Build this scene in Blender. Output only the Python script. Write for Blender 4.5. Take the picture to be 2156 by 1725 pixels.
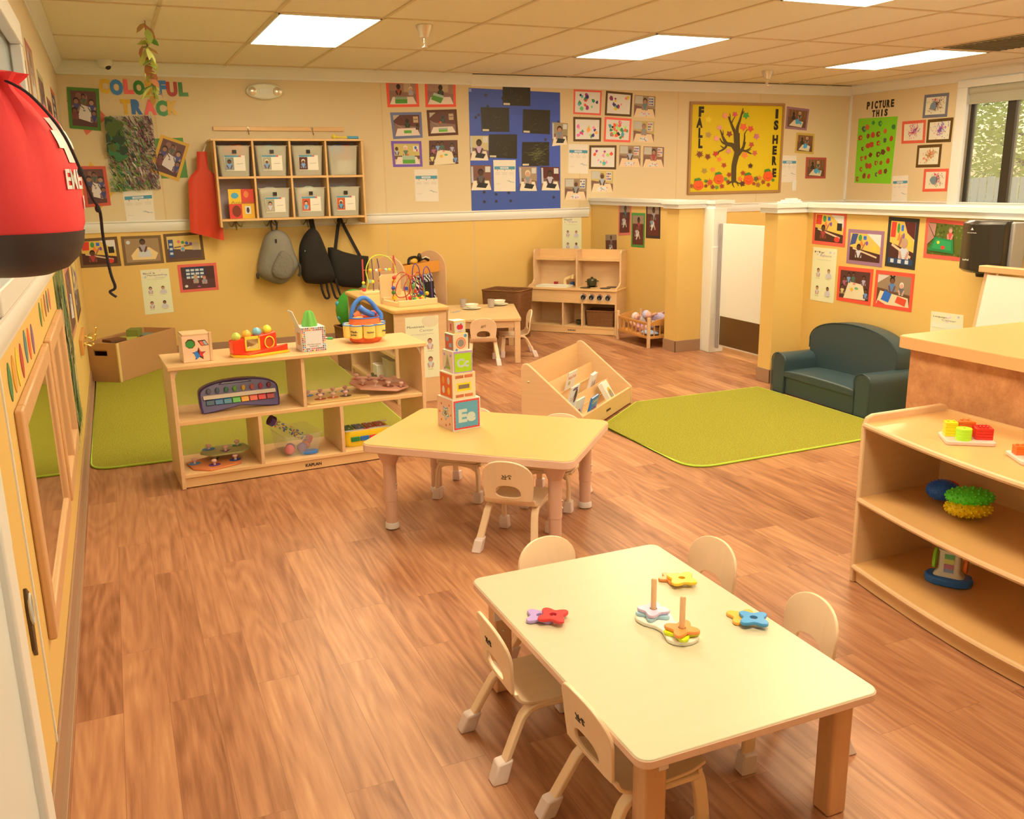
import bpy, math, random
from mathutils import Matrix, Vector
for o in list(bpy.data.objects): bpy.data.objects.remove(o)
SC = bpy.context.scene
COL = SC.collection
PI = math.pi
# ---------------------------------------------------------------- camera
camd = bpy.data.cameras.new('camera'); cam = bpy.data.objects.new('camera', camd); COL.objects.link(cam)
F_PX, PITCH, ROLL, YAW, CAMH = 1911.4, .247542, -.0158826, .404819, 1.4677
fw = Vector((math.sin(YAW)*math.cos(PITCH), math.cos(YAW)*math.cos(PITCH), -math.sin(PITCH)))
r0 = Vector((math.cos(YAW), -math.sin(YAW), 0)); u0 = r0.cross(fw)
r2 = math.cos(ROLL)*r0+math.sin(ROLL)*u0; u2 = -math.sin(ROLL)*r0+math.cos(ROLL)*u0
M = Matrix((( r2.x,u2.x,-fw.x,0),(r2.y,u2.y,-fw.y,0),(r2.z,u2.z,-fw.z,CAMH),(0,0,0,1)))
cam.matrix_world = M
camd.sensor_width = 36; camd.lens = F_PX*36/2156; camd.clip_start = .02
SC.camera = cam
# ---------------------------------------------------------------- world and exposure
wd = bpy.data.worlds.new('sky'); SC.world = wd; wd.use_nodes = True
nt = wd.node_tree; nt.nodes.clear()
sky = nt.nodes.new('ShaderNodeTexSky'); sky.sky_type = 'NISHITA'; sky.sun_elevation = .6; sky.sun_rotation = 2.2; sky.sun_disc = False
bg = nt.nodes.new('ShaderNodeBackground'); bg.inputs[1].default_value = .13
wo = nt.nodes.new('ShaderNodeOutputWorld')
wm = nt.nodes.new('ShaderNodeMix'); wm.data_type = 'RGBA'; wm.blend_type = 'MULTIPLY'; wm.inputs[0].default_value = 1; wm.inputs[7].default_value = (1,.84,.58,1)
nt.links.new(sky.outputs[0], wm.inputs[6]); nt.links.new(wm.outputs[2], bg.inputs[0]); nt.links.new(bg.outputs[0], wo.inputs[0])
SC.view_settings.view_transform = 'Standard'; SC.view_settings.look = 'None'
SC.view_settings.gamma = 1; SC.view_settings.use_curve_mapping = False
SC.view_settings.exposure = 1.42
LIGHT_RGB = (1.0, .79, .47); LIGHT_L = 7.5          # fluorescent panels
LIGHT_SPOTS = [(x, y) for x in (1.02, 3.6, 6.18) for y in (5.76, 3.22, .68)]
# ---------------------------------------------------------------- colour + materials
def lin(h):
    h = h.lstrip('#'); v = [int(h[i:i+2],16)/255 for i in (0,2,4)]
    return [x/12.92 if x<=.04045 else ((x+.055)/1.055)**2.4 for x in v]
CAST = (1.0,.77,.45)
def c(h, k=1.0):                                   # surface colour with the warm light of the room taken out
    v = [x*k/w for x, w in zip(lin(h), CAST)]; m = max(v); q = (.92/m)**.6 if m > .92 else 1
    return tuple(min(.92, x*q) for x in v)+(1,)
MATS = {}
def mat(name, h='#888888', rough=.5, metal=0, k=1.0, spec=.5, noise=0, nscale=8, bump=0, trans=0, alpha=1, emit=0, coat=0, stretch=None, col=None):
    if name in MATS: return MATS[name]
    m = bpy.data.materials.new(name); m.use_nodes = True; n = m.node_tree.nodes; l = m.node_tree.links
    b = n['Principled BSDF']; C0 = col or c(h,k)
    b.inputs['Base Color'].default_value = C0; b.inputs['Roughness'].default_value = rough
    b.inputs['Metallic'].default_value = metal; b.inputs['Specular IOR Level'].default_value = spec
    b.inputs['Transmission Weight'].default_value = trans; b.inputs['Alpha'].default_value = alpha
    b.inputs['Coat Weight'].default_value = coat
    if emit: b.inputs['Emission Color'].default_value = C0; b.inputs['Emission Strength'].default_value = emit
    if noise or bump:
        tc = n.new('ShaderNodeTexCoord'); mp = n.new('ShaderNodeMapping'); nz = n.new('ShaderNodeTexNoise')
        l.new(tc.outputs['Object'], mp.inputs[0]); l.new(mp.outputs[0], nz.inputs['Vector'])
        if stretch: mp.inputs['Scale'].default_value = stretch
        nz.inputs['Scale'].default_value = nscale; nz.inputs['Detail'].default_value = 4
        if noise:
            mx = n.new('ShaderNodeMix'); mx.data_type = 'RGBA'
            mx.inputs[6].default_value = tuple(x*(1-noise) for x in C0[:3])+(1,)
            mx.inputs[7].default_value = tuple(min(.95,x*(1+noise)) for x in C0[:3])+(1,)
            l.new(nz.outputs['Fac'], mx.inputs[0]); l.new(mx.outputs[2], b.inputs['Base Color'])
        if bump:
            bp = n.new('ShaderNodeBump'); bp.inputs['Strength'].default_value = bump; bp.inputs['Distance'].default_value = .01
            l.new(nz.outputs['Fac'], bp.inputs['Height']); l.new(bp.outputs[0], b.inputs['Normal'])
    MATS[name] = m; return m
def attr_mat(name, rough=.55):                     # colours stored per face (prints, toys with many colours)
    if name in MATS: return MATS[name]
    m = bpy.data.materials.new(name); m.use_nodes = True; n = m.node_tree.nodes
    a = n.new('ShaderNodeAttribute'); a.attribute_name = 'Col'
    m.node_tree.links.new(a.outputs['Color'], n['Principled BSDF'].inputs['Base Color'])
    n['Principled BSDF'].inputs['Roughness'].default_value = rough
    MATS[name] = m; return m
PRINT = attr_mat('coloured_print', .45); TOY = attr_mat('coloured_plastic', .25)
WOOD = mat('maple_wood', '#e6b272', .38, noise=.09, nscale=5, stretch=(1,1,9), k=.95)
WOODX = mat('maple_wood_long', '#eab26a', .33, noise=.08, nscale=4, stretch=(1.5,14,14), k=.95)
WOODD = mat('maple_edge', '#e2ae6e', .4, noise=.06, nscale=12)
PLY = mat('chair_plywood', '#f2c488', .33, noise=.07, nscale=6, stretch=(1,6,1), k=.98)
LAM = mat('pale_laminate', '#f6d898', .3, noise=.03, nscale=3, stretch=(1,8,1), k=.66)
LAM2 = mat('yellow_laminate', '#f6c262', .3, noise=.03, nscale=3, stretch=(8,1,1), k=.66)
EDGE = mat('table_edge', '#eeb98a', .45)
TAN = mat('tan_plastic', '#d9a276', .4); BOOT = mat('chair_boot', '#e6c4a0', .55)
PAINT_UP = mat('wall_cream_paint', '#e0bd80', .55, noise=.02, nscale=1.5, k=.95)
PAINT_LO = mat('wall_yellow_paint', '#e8b458', .5, noise=.03, nscale=1.5, k=.95)
WHITE = mat('white_trim_paint', '#efdcb8', .4); PAPER = mat('white_paper', '#ead3a8', .7)
BASEB = mat('tan_vinyl_base', '#a5784e', .5)
ACRY = mat('clear_acrylic', '#ffffff', .06, alpha=.13, spec=.6, col=(.9,.95,.9,1))
CLEAR = mat('clear_plastic_bin', '#dfe3d8', .25, alpha=.38, col=(.8,.83,.78,1))
BLACK = mat('black_cloth', '#231d16', .85, noise=.25, nscale=9, bump=.4); BLK = mat('black_plastic', '#1d1a14', .35)
CHROME = mat('brushed_steel', '#c9b48c', .3, metal=1, col=(.75,.72,.66,1)); BRASS = mat('brass', '#d0a850', .22, metal=1, col=(.85,.66,.3,1))
STEEL = mat('dark_steel', '#8a7850', .35, metal=1, col=(.42,.38,.3,1))
MIRROR = mat('mirror_acrylic', '#ffffff', .03, metal=1, col=(.82,.84,.78,1))
WICK = mat('brown_wicker', '#8a5428', .6, noise=.35, nscale=60, bump=.8, stretch=(1,1,3))
def cc(h, k=1.0): return c(h, k)
# ---------------------------------------------------------------- mesh builder
class MB:
    def __init__(s): s.v=[]; s.f=[]; s.m=[]; s.c=[]; s.X=Matrix(); s.col=(1,1,1,1); s.mi=0
    def at(s, loc=(0,0,0), rz=0, rx=0, ry=0, M=None):
        s.X = M if M is not None else Matrix.Translation(loc)@Matrix.Rotation(rz,4,'Z')@Matrix.Rotation(ry,4,'Y')@Matrix.Rotation(rx,4,'X'); return s
    def C(s, h, k=1.0): s.col = c(h,k) if isinstance(h,str) else h; return s
    def add(s, vs, fs):
        n=len(s.v); s.v += [tuple(s.X@Vector(p)) for p in vs]
        for f in fs: s.f.append([n+i for i in f]); s.m.append(s.mi); s.c.append(s.col)
        return s
    def box(s, x0,y0,z0,x1,y1,z1):
        if x0>x1: x0,x1=x1,x0
        if y0>y1: y0,y1=y1,y0
        if z0>z1: z0,z1=z1,z0
        return s.add([(x0,y0,z0),(x1,y0,z0),(x1,y1,z0),(x0,y1,z0),(x0,y0,z1),(x1,y0,z1),(x1,y1,z1),(x0,y1,z1)],
            [(0,3,2,1),(4,5,6,7),(0,1,5,4),(1,2,6,5),(2,3,7,6),(3,0,4,7)])
    def hexa(s, b, t): return s.add(list(b)+list(t), [(3,2,1,0),(4,5,6,7),(0,1,5,4),(1,2,6,5),(2,3,7,6),(3,0,4,7)])
    def prism(s, pts, z0, z1, plane='xy'):
        def P(a,b,z): return (a,b,z) if plane=='xy' else ((a,z,b) if plane=='xz' else (z,a,b))
        n=len(pts); A=sum(pts[i][0]*pts[(i+1)%n][1]-pts[(i+1)%n][0]*pts[i][1] for i in range(n))
        if A<0: pts=pts[::-1]
        vs=[P(a,b,z0) for a,b in pts]+[P(a,b,z1) for a,b in pts]
        fs=[tuple(range(n))[::-1], tuple(range(n,2*n))]+[(i,(i+1)%n,n+(i+1)%n,n+i) for i in range(n)]
        if plane=='xz': fs=[f[::-1] for f in fs]
        if z1<z0: fs=[f[::-1] for f in fs]
        return s.add(vs,fs)
    def ring(s, rings, closed=False, caps=True):    # rings of equal length
        n=len(rings[0]); k=len(rings); vs=[p for r in rings for p in r]; fs=[]
        for j in range(k if closed else k-1):
            a=j*n; b=((j+1)%k)*n
            for i in range(n): fs.append((a+i,a+(i+1)%n,b+(i+1)%n,b+i))
        if caps and not closed: fs += [tuple(range(n))[::-1], tuple(range((k-1)*n,k*n))]
        return s.add(vs,fs)
    def tube(s, pts, r, n=8, closed=False, rs=None):
        pts=[Vector(p) for p in pts]; K=len(pts); R=[]; up=Vector((0,0,1))
        for i,p in enumerate(pts):
            t=(pts[(i+1)%K]-pts[i-1]) if closed else (pts[min(i+1,K-1)]-pts[max(i-1,0)])
            if t.length<1e-9: t=Vector((0,0,1))
            t.normalize()
            if i==0: a = t.cross(Vector((0,0,1)) if abs(t.z)<.9 else Vector((1,0,0))).normalized()
            else:
                a = a-t*a.dot(t)
                a = a.normalized() if a.length>1e-6 else t.orthogonal().normalized()
            b=t.cross(a); rr=rs[i] if rs else r
            R.append([tuple(p+rr*(math.cos(2*PI*j/n)*a+math.sin(2*PI*j/n)*b)) for j in range(n)])
        return s.ring(R, closed)
    def cyl(s, p0, p1, r0, r1=None, n=16): return s.tube([p0,p1], r0, n, rs=[r0, r0 if r1 is None else r1])
    def lathe(s, prof, n=20, o=(0,0,0)):
        R=[[(o[0]+r*math.cos(2*PI*j/n), o[1]+r*math.sin(2*PI*j/n), o[2]+z) for j in range(n)] for r,z in prof]
        return s.ring(R)
    def sph(s, o, r, n=14, k=8):
        rx,ry,rz = r if isinstance(r,(tuple,list)) else (r,r,r); R=[]
        for i in range(k+1):
            t=-PI/2+PI*i/k; t=max(-PI/2+.02,min(PI/2-.02,t))
            R.append([(o[0]+rx*math.cos(t)*math.cos(2*PI*j/n), o[1]+ry*math.cos(t)*math.sin(2*PI*j/n), o[2]+rz*math.sin(t)) for j in range(n)])
        return s.ring(R)
    def band(s, pts, w, t, wd=(0,1,0)):             # flat strip swept along a path
        pts=[Vector(p) for p in pts]; W=Vector(wd).normalized(); R=[]; K=len(pts)
        for i,p in enumerate(pts):
            T=(pts[min(i+1,K-1)]-pts[max(i-1,0)]).normalized(); N=T.cross(W).normalized()
            R.append([tuple(p+a*W*w/2+b*N*t/2) for a,b in ((-1,-1),(1,-1),(1,1),(-1,1))])
        return s.ring(R)
def smooth_path(pts, k=6):
    out=[]; n=len(pts); P=[Vector(p) for p in pts]
    for i in range(n-1):
        a,b,c_,d=P[max(i-1,0)],P[i],P[i+1],P[min(i+2,n-1)]
        for j in range(k):
            t=j/k; out.append(.5*((2*b)+(c_-a)*t+(2*a-5*b+4*c_-d)*t*t+(3*b-3*c_+d-a)*t**3))
    out.append(P[-1]); return out
def rrect(x0,y0,x1,y1,r,n=5):
    out=[]
    for cx,cy,a0 in ((x1-r,y1-r,0),(x0+r,y1-r,PI/2),(x0+r,y0+r,PI),(x1-r,y0+r,1.5*PI)):
        for i in range(n+1): a=a0+PI/2*i/n; out.append((cx+r*math.cos(a),cy+r*math.sin(a)))
    return out
def obj(name, mb, mats, parent=None, bevel=0, smooth=True, loc=None, rz=0, seg=2):
    me=bpy.data.meshes.new(name); me.from_pydata(mb.v,[],mb.f)
    if not isinstance(mats,(list,tuple)): mats=[mats]
    for m in mats: me.materials.append(m)
    for p,i in zip(me.polygons, mb.m): p.material_index=i
    if any(m in (PRINT,TOY) for m in mats):
        at=me.attributes.new('Col','FLOAT_COLOR','CORNER'); k=0; buf=[]
        for p,cl in zip(me.polygons, mb.c): buf += list(cl)*p.loop_total
        at.data.foreach_set('color', buf)
    me.update()
    if smooth:
        for p in me.polygons: p.use_smooth=True
        me.set_sharp_from_angle(angle=.7)
    o=bpy.data.objects.new(name, me); COL.objects.link(o)
    if parent: o.parent=parent
    if loc is not None: o.location=loc
    o.rotation_euler.z=rz
    if bevel:
        b=o.modifiers.new('bevel','BEVEL'); b.width=bevel; b.segments=seg; b.limit_method='ANGLE'; b.angle_limit=.7
    return o
def tag(o, label, cat, group=None, kind=None):
    o['label']=label; o['category']=cat
    if group: o['group']=group
    if kind: o['kind']=kind
    return o
def thing(name, label, cat, loc=(0,0,0), rz=0, group=None):
    o=bpy.data.objects.new(name,None); COL.objects.link(o); o.empty_display_size=.05
    o.location=loc; o.rotation_euler=(0,0,rz); return tag(o,label,cat,group)
def struct(name, mb, m, bevel=0, parent=None):
    o=obj(name, mb, m, parent, bevel)
    if not parent: o['kind']='structure'
    return o
def copy_tree(o, parent=None):
    d=o.copy(); COL.objects.link(d)
    if parent: d.parent=parent
    for ch in [x for x in bpy.data.objects if x.parent==o]: copy_tree(ch, d)
    return d
def text_mesh(s, h, M, w=None, bold=.0, ext=.0, align='LEFT'):
    """letters as a mesh; h = capital height in metres, w = fit to width"""
    cu=bpy.data.curves.new('t','FONT'); cu.body=s; cu.size=1; cu.offset=bold; cu.extrude=0; cu.align_x=align; cu.resolution_u=3
    to=bpy.data.objects.new('t',cu); COL.objects.link(to)
    dg=bpy.context.evaluated_depsgraph_get(); me=to.evaluated_get(dg).to_mesh()
    vs=[v.co.copy() for v in me.vertices]; fs=[list(p.vertices) for p in me.polygons]
    to.evaluated_get(dg).to_mesh_clear(); bpy.data.objects.remove(to); bpy.data.curves.remove(cu)
    if not vs: return [],[]
    capz=.73; sy=h/capz; x0=min(v.x for v in vs); x1=max(v.x for v in vs); sx=sy if w is None else w/(x1-x0)
    if align=='LEFT': off=x0
    else: off=0
    out=[]; F=[]
    if ext:
        # solid letters: front, back and sides
        n=len(vs)
        for z in (ext,0): out += [tuple(M@Vector(((v.x-off)*sx,v.y*sy,z))) for v in vs]
        F=[tuple(f) for f in fs]+[tuple(i+n for i in f[::-1]) for f in fs]
        ed={}
        for f in fs:
            for i in range(len(f)): ed[(f[i],f[(i+1)%len(f)])]=1
        for a,b in ed:
            if (b,a) not in ed: F.append((a,a+n,b+n,b))
    else:
        out=[tuple(M@Vector(((v.x-off)*sx,v.y*sy,0))) for v in vs]; F=[tuple(f) for f in fs]
    return out,F
def letters(mb, s, h, M, w=None, bold=0, ext=0, align='LEFT'):
    v,f=text_mesh(s,h,M,w,bold,ext,align); X=mb.X; mb.X=Matrix(); mb.add(v,f); mb.X=X; return mb
def frame(o, xd, yd):                              # matrix from origin and two axis directions
    x=Vector(xd).normalized(); y=Vector(yd).normalized(); z=x.cross(y)
    return Matrix(((x.x,y.x,z.x,o[0]),(x.y,y.y,z.y,o[1]),(x.z,y.z,z.z,o[2]),(0,0,0,1)))
# ================================================================ THE ROOM
LX, RX, BY, FY, CZ = -.276, 7.87, 8.43, -1.6, 2.44
# floor: plank vinyl
fm = bpy.data.materials.new('plank_vinyl'); fm.use_nodes=True; n=fm.node_tree.nodes; l=fm.node_tree.links; b=n['Principled BSDF']
tc=n.new('ShaderNodeTexCoord'); sp=n.new('ShaderNodeSeparateXYZ'); l.new(tc.outputs['Object'],sp.inputs[0])
cb=n.new('ShaderNodeCombineXYZ'); l.new(sp.outputs['Y'],cb.inputs[0]); l.new(sp.outputs['X'],cb.inputs[1])
br=n.new('ShaderNodeTexBrick'); l.new(cb.outputs[0],br.inputs['Vector'])
for k_,v_ in (('Scale',1),('Mortar Size',.0007),('Mortar Smooth',.1),('Bias',0),('Brick Width',.98),('Row Height',.125)): br.inputs[k_].default_value=v_
br.offset=.37; br.offset_frequency=2; br.squash=1
br.inputs['Color1'].default_value=(0,0,0,1); br.inputs['Color2'].default_value=(1,1,1,1); br.inputs['Mortar'].default_value=(.2,.2,.2,1)
def mathn(op,a,b_=None):
    m_=n.new('ShaderNodeMath'); m_.operation=op
    for i_,x_ in enumerate((a,b_)):
        if x_ is None: continue
        if isinstance(x_,(int,float)): m_.inputs[i_].default_value=x_
        else: l.new(x_,m_.inputs[i_])
    return m_.outputs[0]
rnd=n.new('ShaderNodeRGBToBW'); l.new(br.outputs['Color'],rnd.inputs[0])
sh=mathn('MULTIPLY',rnd.outputs[0],37.0)
g1=n.new('ShaderNodeCombineXYZ'); l.new(mathn('ADD',mathn('MULTIPLY',sp.outputs['X'],26.0),sh),g1.inputs[0]); l.new(mathn('MULTIPLY',sp.outputs['Y'],1.5),g1.inputs[1]); l.new(sh,g1.inputs[2])
nz=n.new('ShaderNodeTexNoise'); nz.inputs['Scale'].default_value=1.6; nz.inputs['Detail'].default_value=5; nz.inputs['Roughness'].default_value=.62; l.new(g1.outputs[0],nz.inputs['Vector'])
g2=n.new('ShaderNodeCombineXYZ'); l.new(mathn('ADD',mathn('MULTIPLY',sp.outputs['X'],7.5),sh),g2.inputs[0]); l.new(mathn('MULTIPLY',sp.outputs['Y'],.9),g2.inputs[1]); l.new(sh,g2.inputs[2])
n2=n.new('ShaderNodeTexNoise'); n2.inputs['Scale'].default_value=1.0; n2.inputs['Detail'].default_value=1.5; l.new(g2.outputs[0],n2.inputs['Vector'])
wv=mathn('SINE',mathn('MULTIPLY',n2.outputs['Fac'],70.0))
wv2=mathn('MULTIPLY',wv,.06)
fac=mathn('ADD',mathn('ADD',mathn('MULTIPLY',rnd.outputs[0],.26),mathn('MULTIPLY',nz.outputs['Fac'],.8)),mathn('ADD',wv2,-.05))
cr=n.new('ShaderNodeValToRGB'); l.new(fac,cr.inputs[0]); e=cr.color_ramp.elements
e[0].position=.16; e[0].color=c('#7c4320'); e[1].position=.95; e[1].color=c('#d59a5c')
for p_,h_ in ((.40,'#a4653a'),(.62,'#bd7c49')): q_=cr.color_ramp.elements.new(p_); q_.color=c(h_)
mm=n.new('ShaderNodeMix'); mm.data_type='RGBA'; l.new(br.outputs['Fac'],mm.inputs[0]); l.new(cr.outputs[0],mm.inputs[6]); mm.inputs[7].default_value=c('#8e562e')
l.new(mm.outputs[2],b.inputs['Base Color']); b.inputs['Roughness'].default_value=.36; b.inputs['Specular IOR Level'].default_value=.4
bp=n.new('ShaderNodeBump'); bp.inputs['Strength'].default_value=.06; bp.inputs['Distance'].default_value=.003; l.new(nz.outputs['Fac'],bp.inputs['Height']); l.new(bp.outputs[0],b.inputs['Normal'])
struct('floor', MB().box(LX-.1,FY-.1,-.08,RX+.1,BY+.1,0), fm)
# ceiling: speckled lay-in tiles
cm=mat('ceiling_tile','#d2b98a',.9,noise=.09,nscale=220,bump=.25,k=1.3)
mb=MB(); mb.box(LX-.1,FY-.1,CZ,RX+.1,BY+.1,CZ+.06); struct('ceiling',mb,cm)
mb=MB(); xs=[1.02+.645*i for i in range(-1,11)]; ys=[.68+1.27*i for i in range(-1,7)]
for x in xs: mb.box(x-.011,FY,CZ-.006,x+.011,BY-.02,CZ)
for y in ys: mb.box(LX,y-.011,CZ-.006,RX,y+.011,CZ)
struct('trim_ceiling_grid',mb,mat('grid_metal','#ccab74',.5,k=1.15))
# walls (two tones split at the chair rail)
SPL=1.14
def two_tone(name, boxes):
    mb=MB()
    for x0,y0,z0,x1,y1,z1 in boxes:
        if z0<SPL<z1: mb.mi=1; mb.box(x0,y0,z0,x1,y1,SPL); mb.mi=0; mb.box(x0,y0,SPL,x1,y1,z1)
        else: mb.mi=1 if z1<=SPL else 0; mb.box(x0,y0,z0,x1,y1,z1)
    return struct(name,mb,[PAINT_UP,PAINT_LO])
WY0,WY1,WZ0,WZ1=3.6,6.86,1.15,2.30          # window in the right wall
two_tone('wall_back',[(LX-.1,BY,0,RX+.1,BY+.1,CZ)])
two_tone('wall_front',[(LX-.1,FY-.1,0,RX+.1,FY,CZ)])
two_tone('wall_right',[(RX,FY,0,RX+.1,WY0,CZ),(RX,WY1,0,RX+.1,BY,CZ),(RX,WY0,0,RX+.1,WY1,WZ0),(RX,WY0,WZ1,RX+.1,WY1,CZ)])
OY0,OY1,OZ0,OZ1=2.35,4.22,1.24,2.02         # observation window in the left wall
two_tone('wall_left',[(LX-.1,FY,0,LX,OY0,CZ),(LX-.1,OY1,0,LX,BY,CZ),(LX-.1,OY0,0,LX,OY1,OZ0),(LX-.1,OY0,OZ1,LX,OY1,CZ)])
# half walls round the kitchen corner, the gate opening and the lounge corner
struct('wall_kitchen',MB().box(4.53,6.73,0,4.68,BY,1.25).box(4.35,6.55,0,4.60,6.73,1.25),PAINT_LO)
struct('wall_lounge',MB().box(4.54,2.0,0,4.69,5.21,1.25).box(4.28,5.21,0,4.69,5.35,1.25),PAINT_LO)
# caps of the half walls
def cap(name, polys):
    mb=MB()
    for p in polys: mb.prism(p,1.245,1.275); 
    return mb
mb=MB()
for x0,y0,x1,y1 in ((4.50,6.70,4.71,BY),(4.315,6.515,4.74,6.77),(4.60,6.40,4.80,6.60)):
    mb.box(x0,y0,1.25,x1,y1,1.278); mb.box(x0+.012,y0+.012,1.215,x1-.012,y1-.012 if y1<BY else BY,1.25)
struct('trim_1',mb,WHITE)
mb=MB()
for x0,y0,x1,y1 in ((4.505,1.96,4.725,5.20),(4.245,5.18,4.725,5.39)):
    mb.box(x0,y0,1.25,x1,y1,1.278); mb.box(x0+.012,y0+.012,1.215,x1-.012,y1-.012,1.25)
struct('trim_2',mb,WHITE)
mb=MB(); mb.box(4.60,6.41,0,4.73,6.55,1.216); mb.box(4.592,6.402,0,4.738,6.43,.9); struct('trim_3',mb,WHITE,bevel=.004)     # gate post
# chair rails
def rail_prof(z): return [(0,z-.045),(.012,z-.045),(.014,z-.03),(.02,z-.02),(.02,z+.02),(.014,z+.03),(.026,z+.036),(.026,z+.047),(0,z+.047)]
def run_profile(mb, prof, wall, a, b_):
    n_=len(prof); R=[]
    for t in (a,b_):
        R.append([{'back':(t,BY-d,z),'left':(LX+d,t,z),'right':(RX-d,t,z),'front':(t,FY+d,z)}[wall] for d,z in prof])
    mb.ring(R)
RZ=1.138
mb=MB(); run_profile(mb,rail_prof(RZ),'back',LX,4.50); struct('trim_4',mb,WHITE)
mb=MB(); run_profile(mb,rail_prof(RZ),'back',4.73,RX); struct('trim_5',mb,WHITE)
mb=MB(); run_profile(mb,rail_prof(RZ),'left',1.98,BY); struct('trim_6',mb,WHITE)
mb=MB(); run_profile(mb,rail_prof(RZ),'right',FY,BY); struct('trim_7',mb,WHITE)
def crown(z=CZ): return [(0,z-.10),(.01,z-.10),(.012,z-.085),(.03,z-.07),(.035,z-.05),(.055,z-.03),(.06,z-.012),(.06,z-.001),(0,z-.001)]
mb=MB(); run_profile(mb,crown(),'back',LX,3.24); struct('trim_8',mb,WHITE)
mb=MB(); run_profile(mb,[(d*.85,z-.008) for d,z in crown()],'back',3.24,RX); struct('trim_9',mb,WHITE)
mb=MB(); run_profile(mb,crown(),'left',FY,BY); struct('trim_10',mb,WHITE)
mb=MB(); run_profile(mb,crown(),'right',FY,BY); struct('trim_11',mb,WHITE)
# panel seams on the back and left walls
SEAM=mat('seam_strip','#d6ae6c',.5)
mb=MB()
for x in (-.02+.45,2.37,3.24,4.40,5.55,6.6): mb.box(x-.006,BY-.0002,RZ+.05,x+.006,BY,CZ-.1)
for x in (2.37,3.24): mb.box(x-.006,BY-.0002,.1,x+.006,BY,RZ-.05)
struct('trim_12',mb,SEAM)
mb=MB(); mb.box(LX,2.33,.1,LX+.004,2.345,RZ-.05); mb.box(RX-.02,BY-.02,1.19,RX,BY,CZ-.1); struct('trim_13',mb,WHITE)
def base(name,boxes):
    mb=MB()
    for b_ in boxes: mb.box(*b_)
    o=struct(name,mb,BASEB,bevel=.002); return o
base('baseboard_left',[(LX,2.0,0,LX+.008,BY,.10),(LX,2.0,0,LX+.022,BY,.012)])
base('baseboard_back',[(LX,BY-.008,0,4.53,BY,.10),(4.68,BY-.008,0,RX,BY,.10)])
base('baseboard_right',[(RX-.008,FY,0,RX,BY,.10)])
base('baseboard_kitchen',[(4.342,6.542,0,4.60,6.55,.10),(4.342,6.542,0,4.35,6.738,.10),(4.522,6.738,0,4.53,BY,.10)])
base('baseboard_lounge',[(4.272,5.202,0,4.54,5.21,.10),(4.272,5.202,0,4.28,5.358,.10),(4.532,2.0,0,4.54,5.2,.10)])
# right window: frame, dark sashes, shade, glass
w1=MB(); 
for b_ in ((RX-.03,WY1-.02,WZ0,RX+.015,WY1+.10,WZ1-.02),(RX-.03,WY0-.10,WZ0,RX+.015,WY0+.02,WZ1-.02),(RX-.032,WY0-.1,WZ1-.02,RX+.015,WY1+.1,WZ1+.05),(RX-.07,WY0-.1,WZ0-.04,RX+.015,WY1+.1,WZ0)): w1.box(*b_)
win=struct('window_1',w1,WHITE,bevel=.004)
DK=mat('dark_bronze_frame','#33291a',.4)
mb=MB(); X=RX+.045
mb.box(X,WY1-.06,WZ0,X+.04,WY1-.02,WZ1); mb.box(X,WY0+.02,WZ0,X+.04,WY0+.06,WZ1)
mb.box(X-.01,6.33,WZ0,X+.05,6.42,WZ1); mb.box(X,5.0,WZ0,X+.04,5.08,WZ1); mb.box(X,WY0,WZ0,X+.04,WY1,WZ0+.02)
obj('sash_frame',mb,DK,win)
obj('window_glass',MB().box(X+.018,WY0,WZ0,X+.022,WY1,WZ1),ACRY,win)
mb=MB(); mb.cyl((RX+.02,WY0+.03,2.25),(RX+.02,WY1-.03,2.25),.04,n=12); mb.box(RX+.0,WY0+.03,2.13,RX+.006,WY1-.03,2.25); mb.box(RX-.006,WY0+.03,2.12,RX+.012,WY1-.03,2.14)
obj('roller_shade',mb,mat('shade_cloth','#b3a277',.8),win)
# left observation window
w2=MB()
for b_ in ((LX-.01,OY1-.01,OZ0+.01,LX+.03,OY1+.08,OZ1-.01),(LX-.01,OY0-.07,OZ0+.01,LX+.03,OY0+.01,OZ1-.01),(LX-.01,OY0-.07,OZ1-.01,LX+.032,OY1+.08,OZ1+.08),(LX-.01,OY0-.07,OZ0-.05,LX+.035,OY1+.08,OZ0+.01)): w2.box(*b_)
win2=struct('window_2',w2,WHITE,bevel=.004)
obj('window_glass',MB().box(LX-.022,OY0,OZ0,LX-.016,OY1,OZ1),mat('pale_window_glass','#c9cbb0',.12,k=.8),win2)
# near door casing on the left wall
mb=MB(); mb.box(LX,1.90,0,LX+.018,1.98,2.1); mb.box(LX,1.80,0,LX+.03,1.90,2.1); mb.box(LX,.9,2.02,LX+.03,1.90,2.1); mb.box(LX,.9,.0,LX+.03,.98,2.02)
d1=struct('door_1',mb,WHITE,bevel=.006)
obj('door_leaf',MB().box(LX,.98,.01,LX+.014,1.80,2.02),mat('white_door','#f6ead2',.35),d1)
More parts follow.
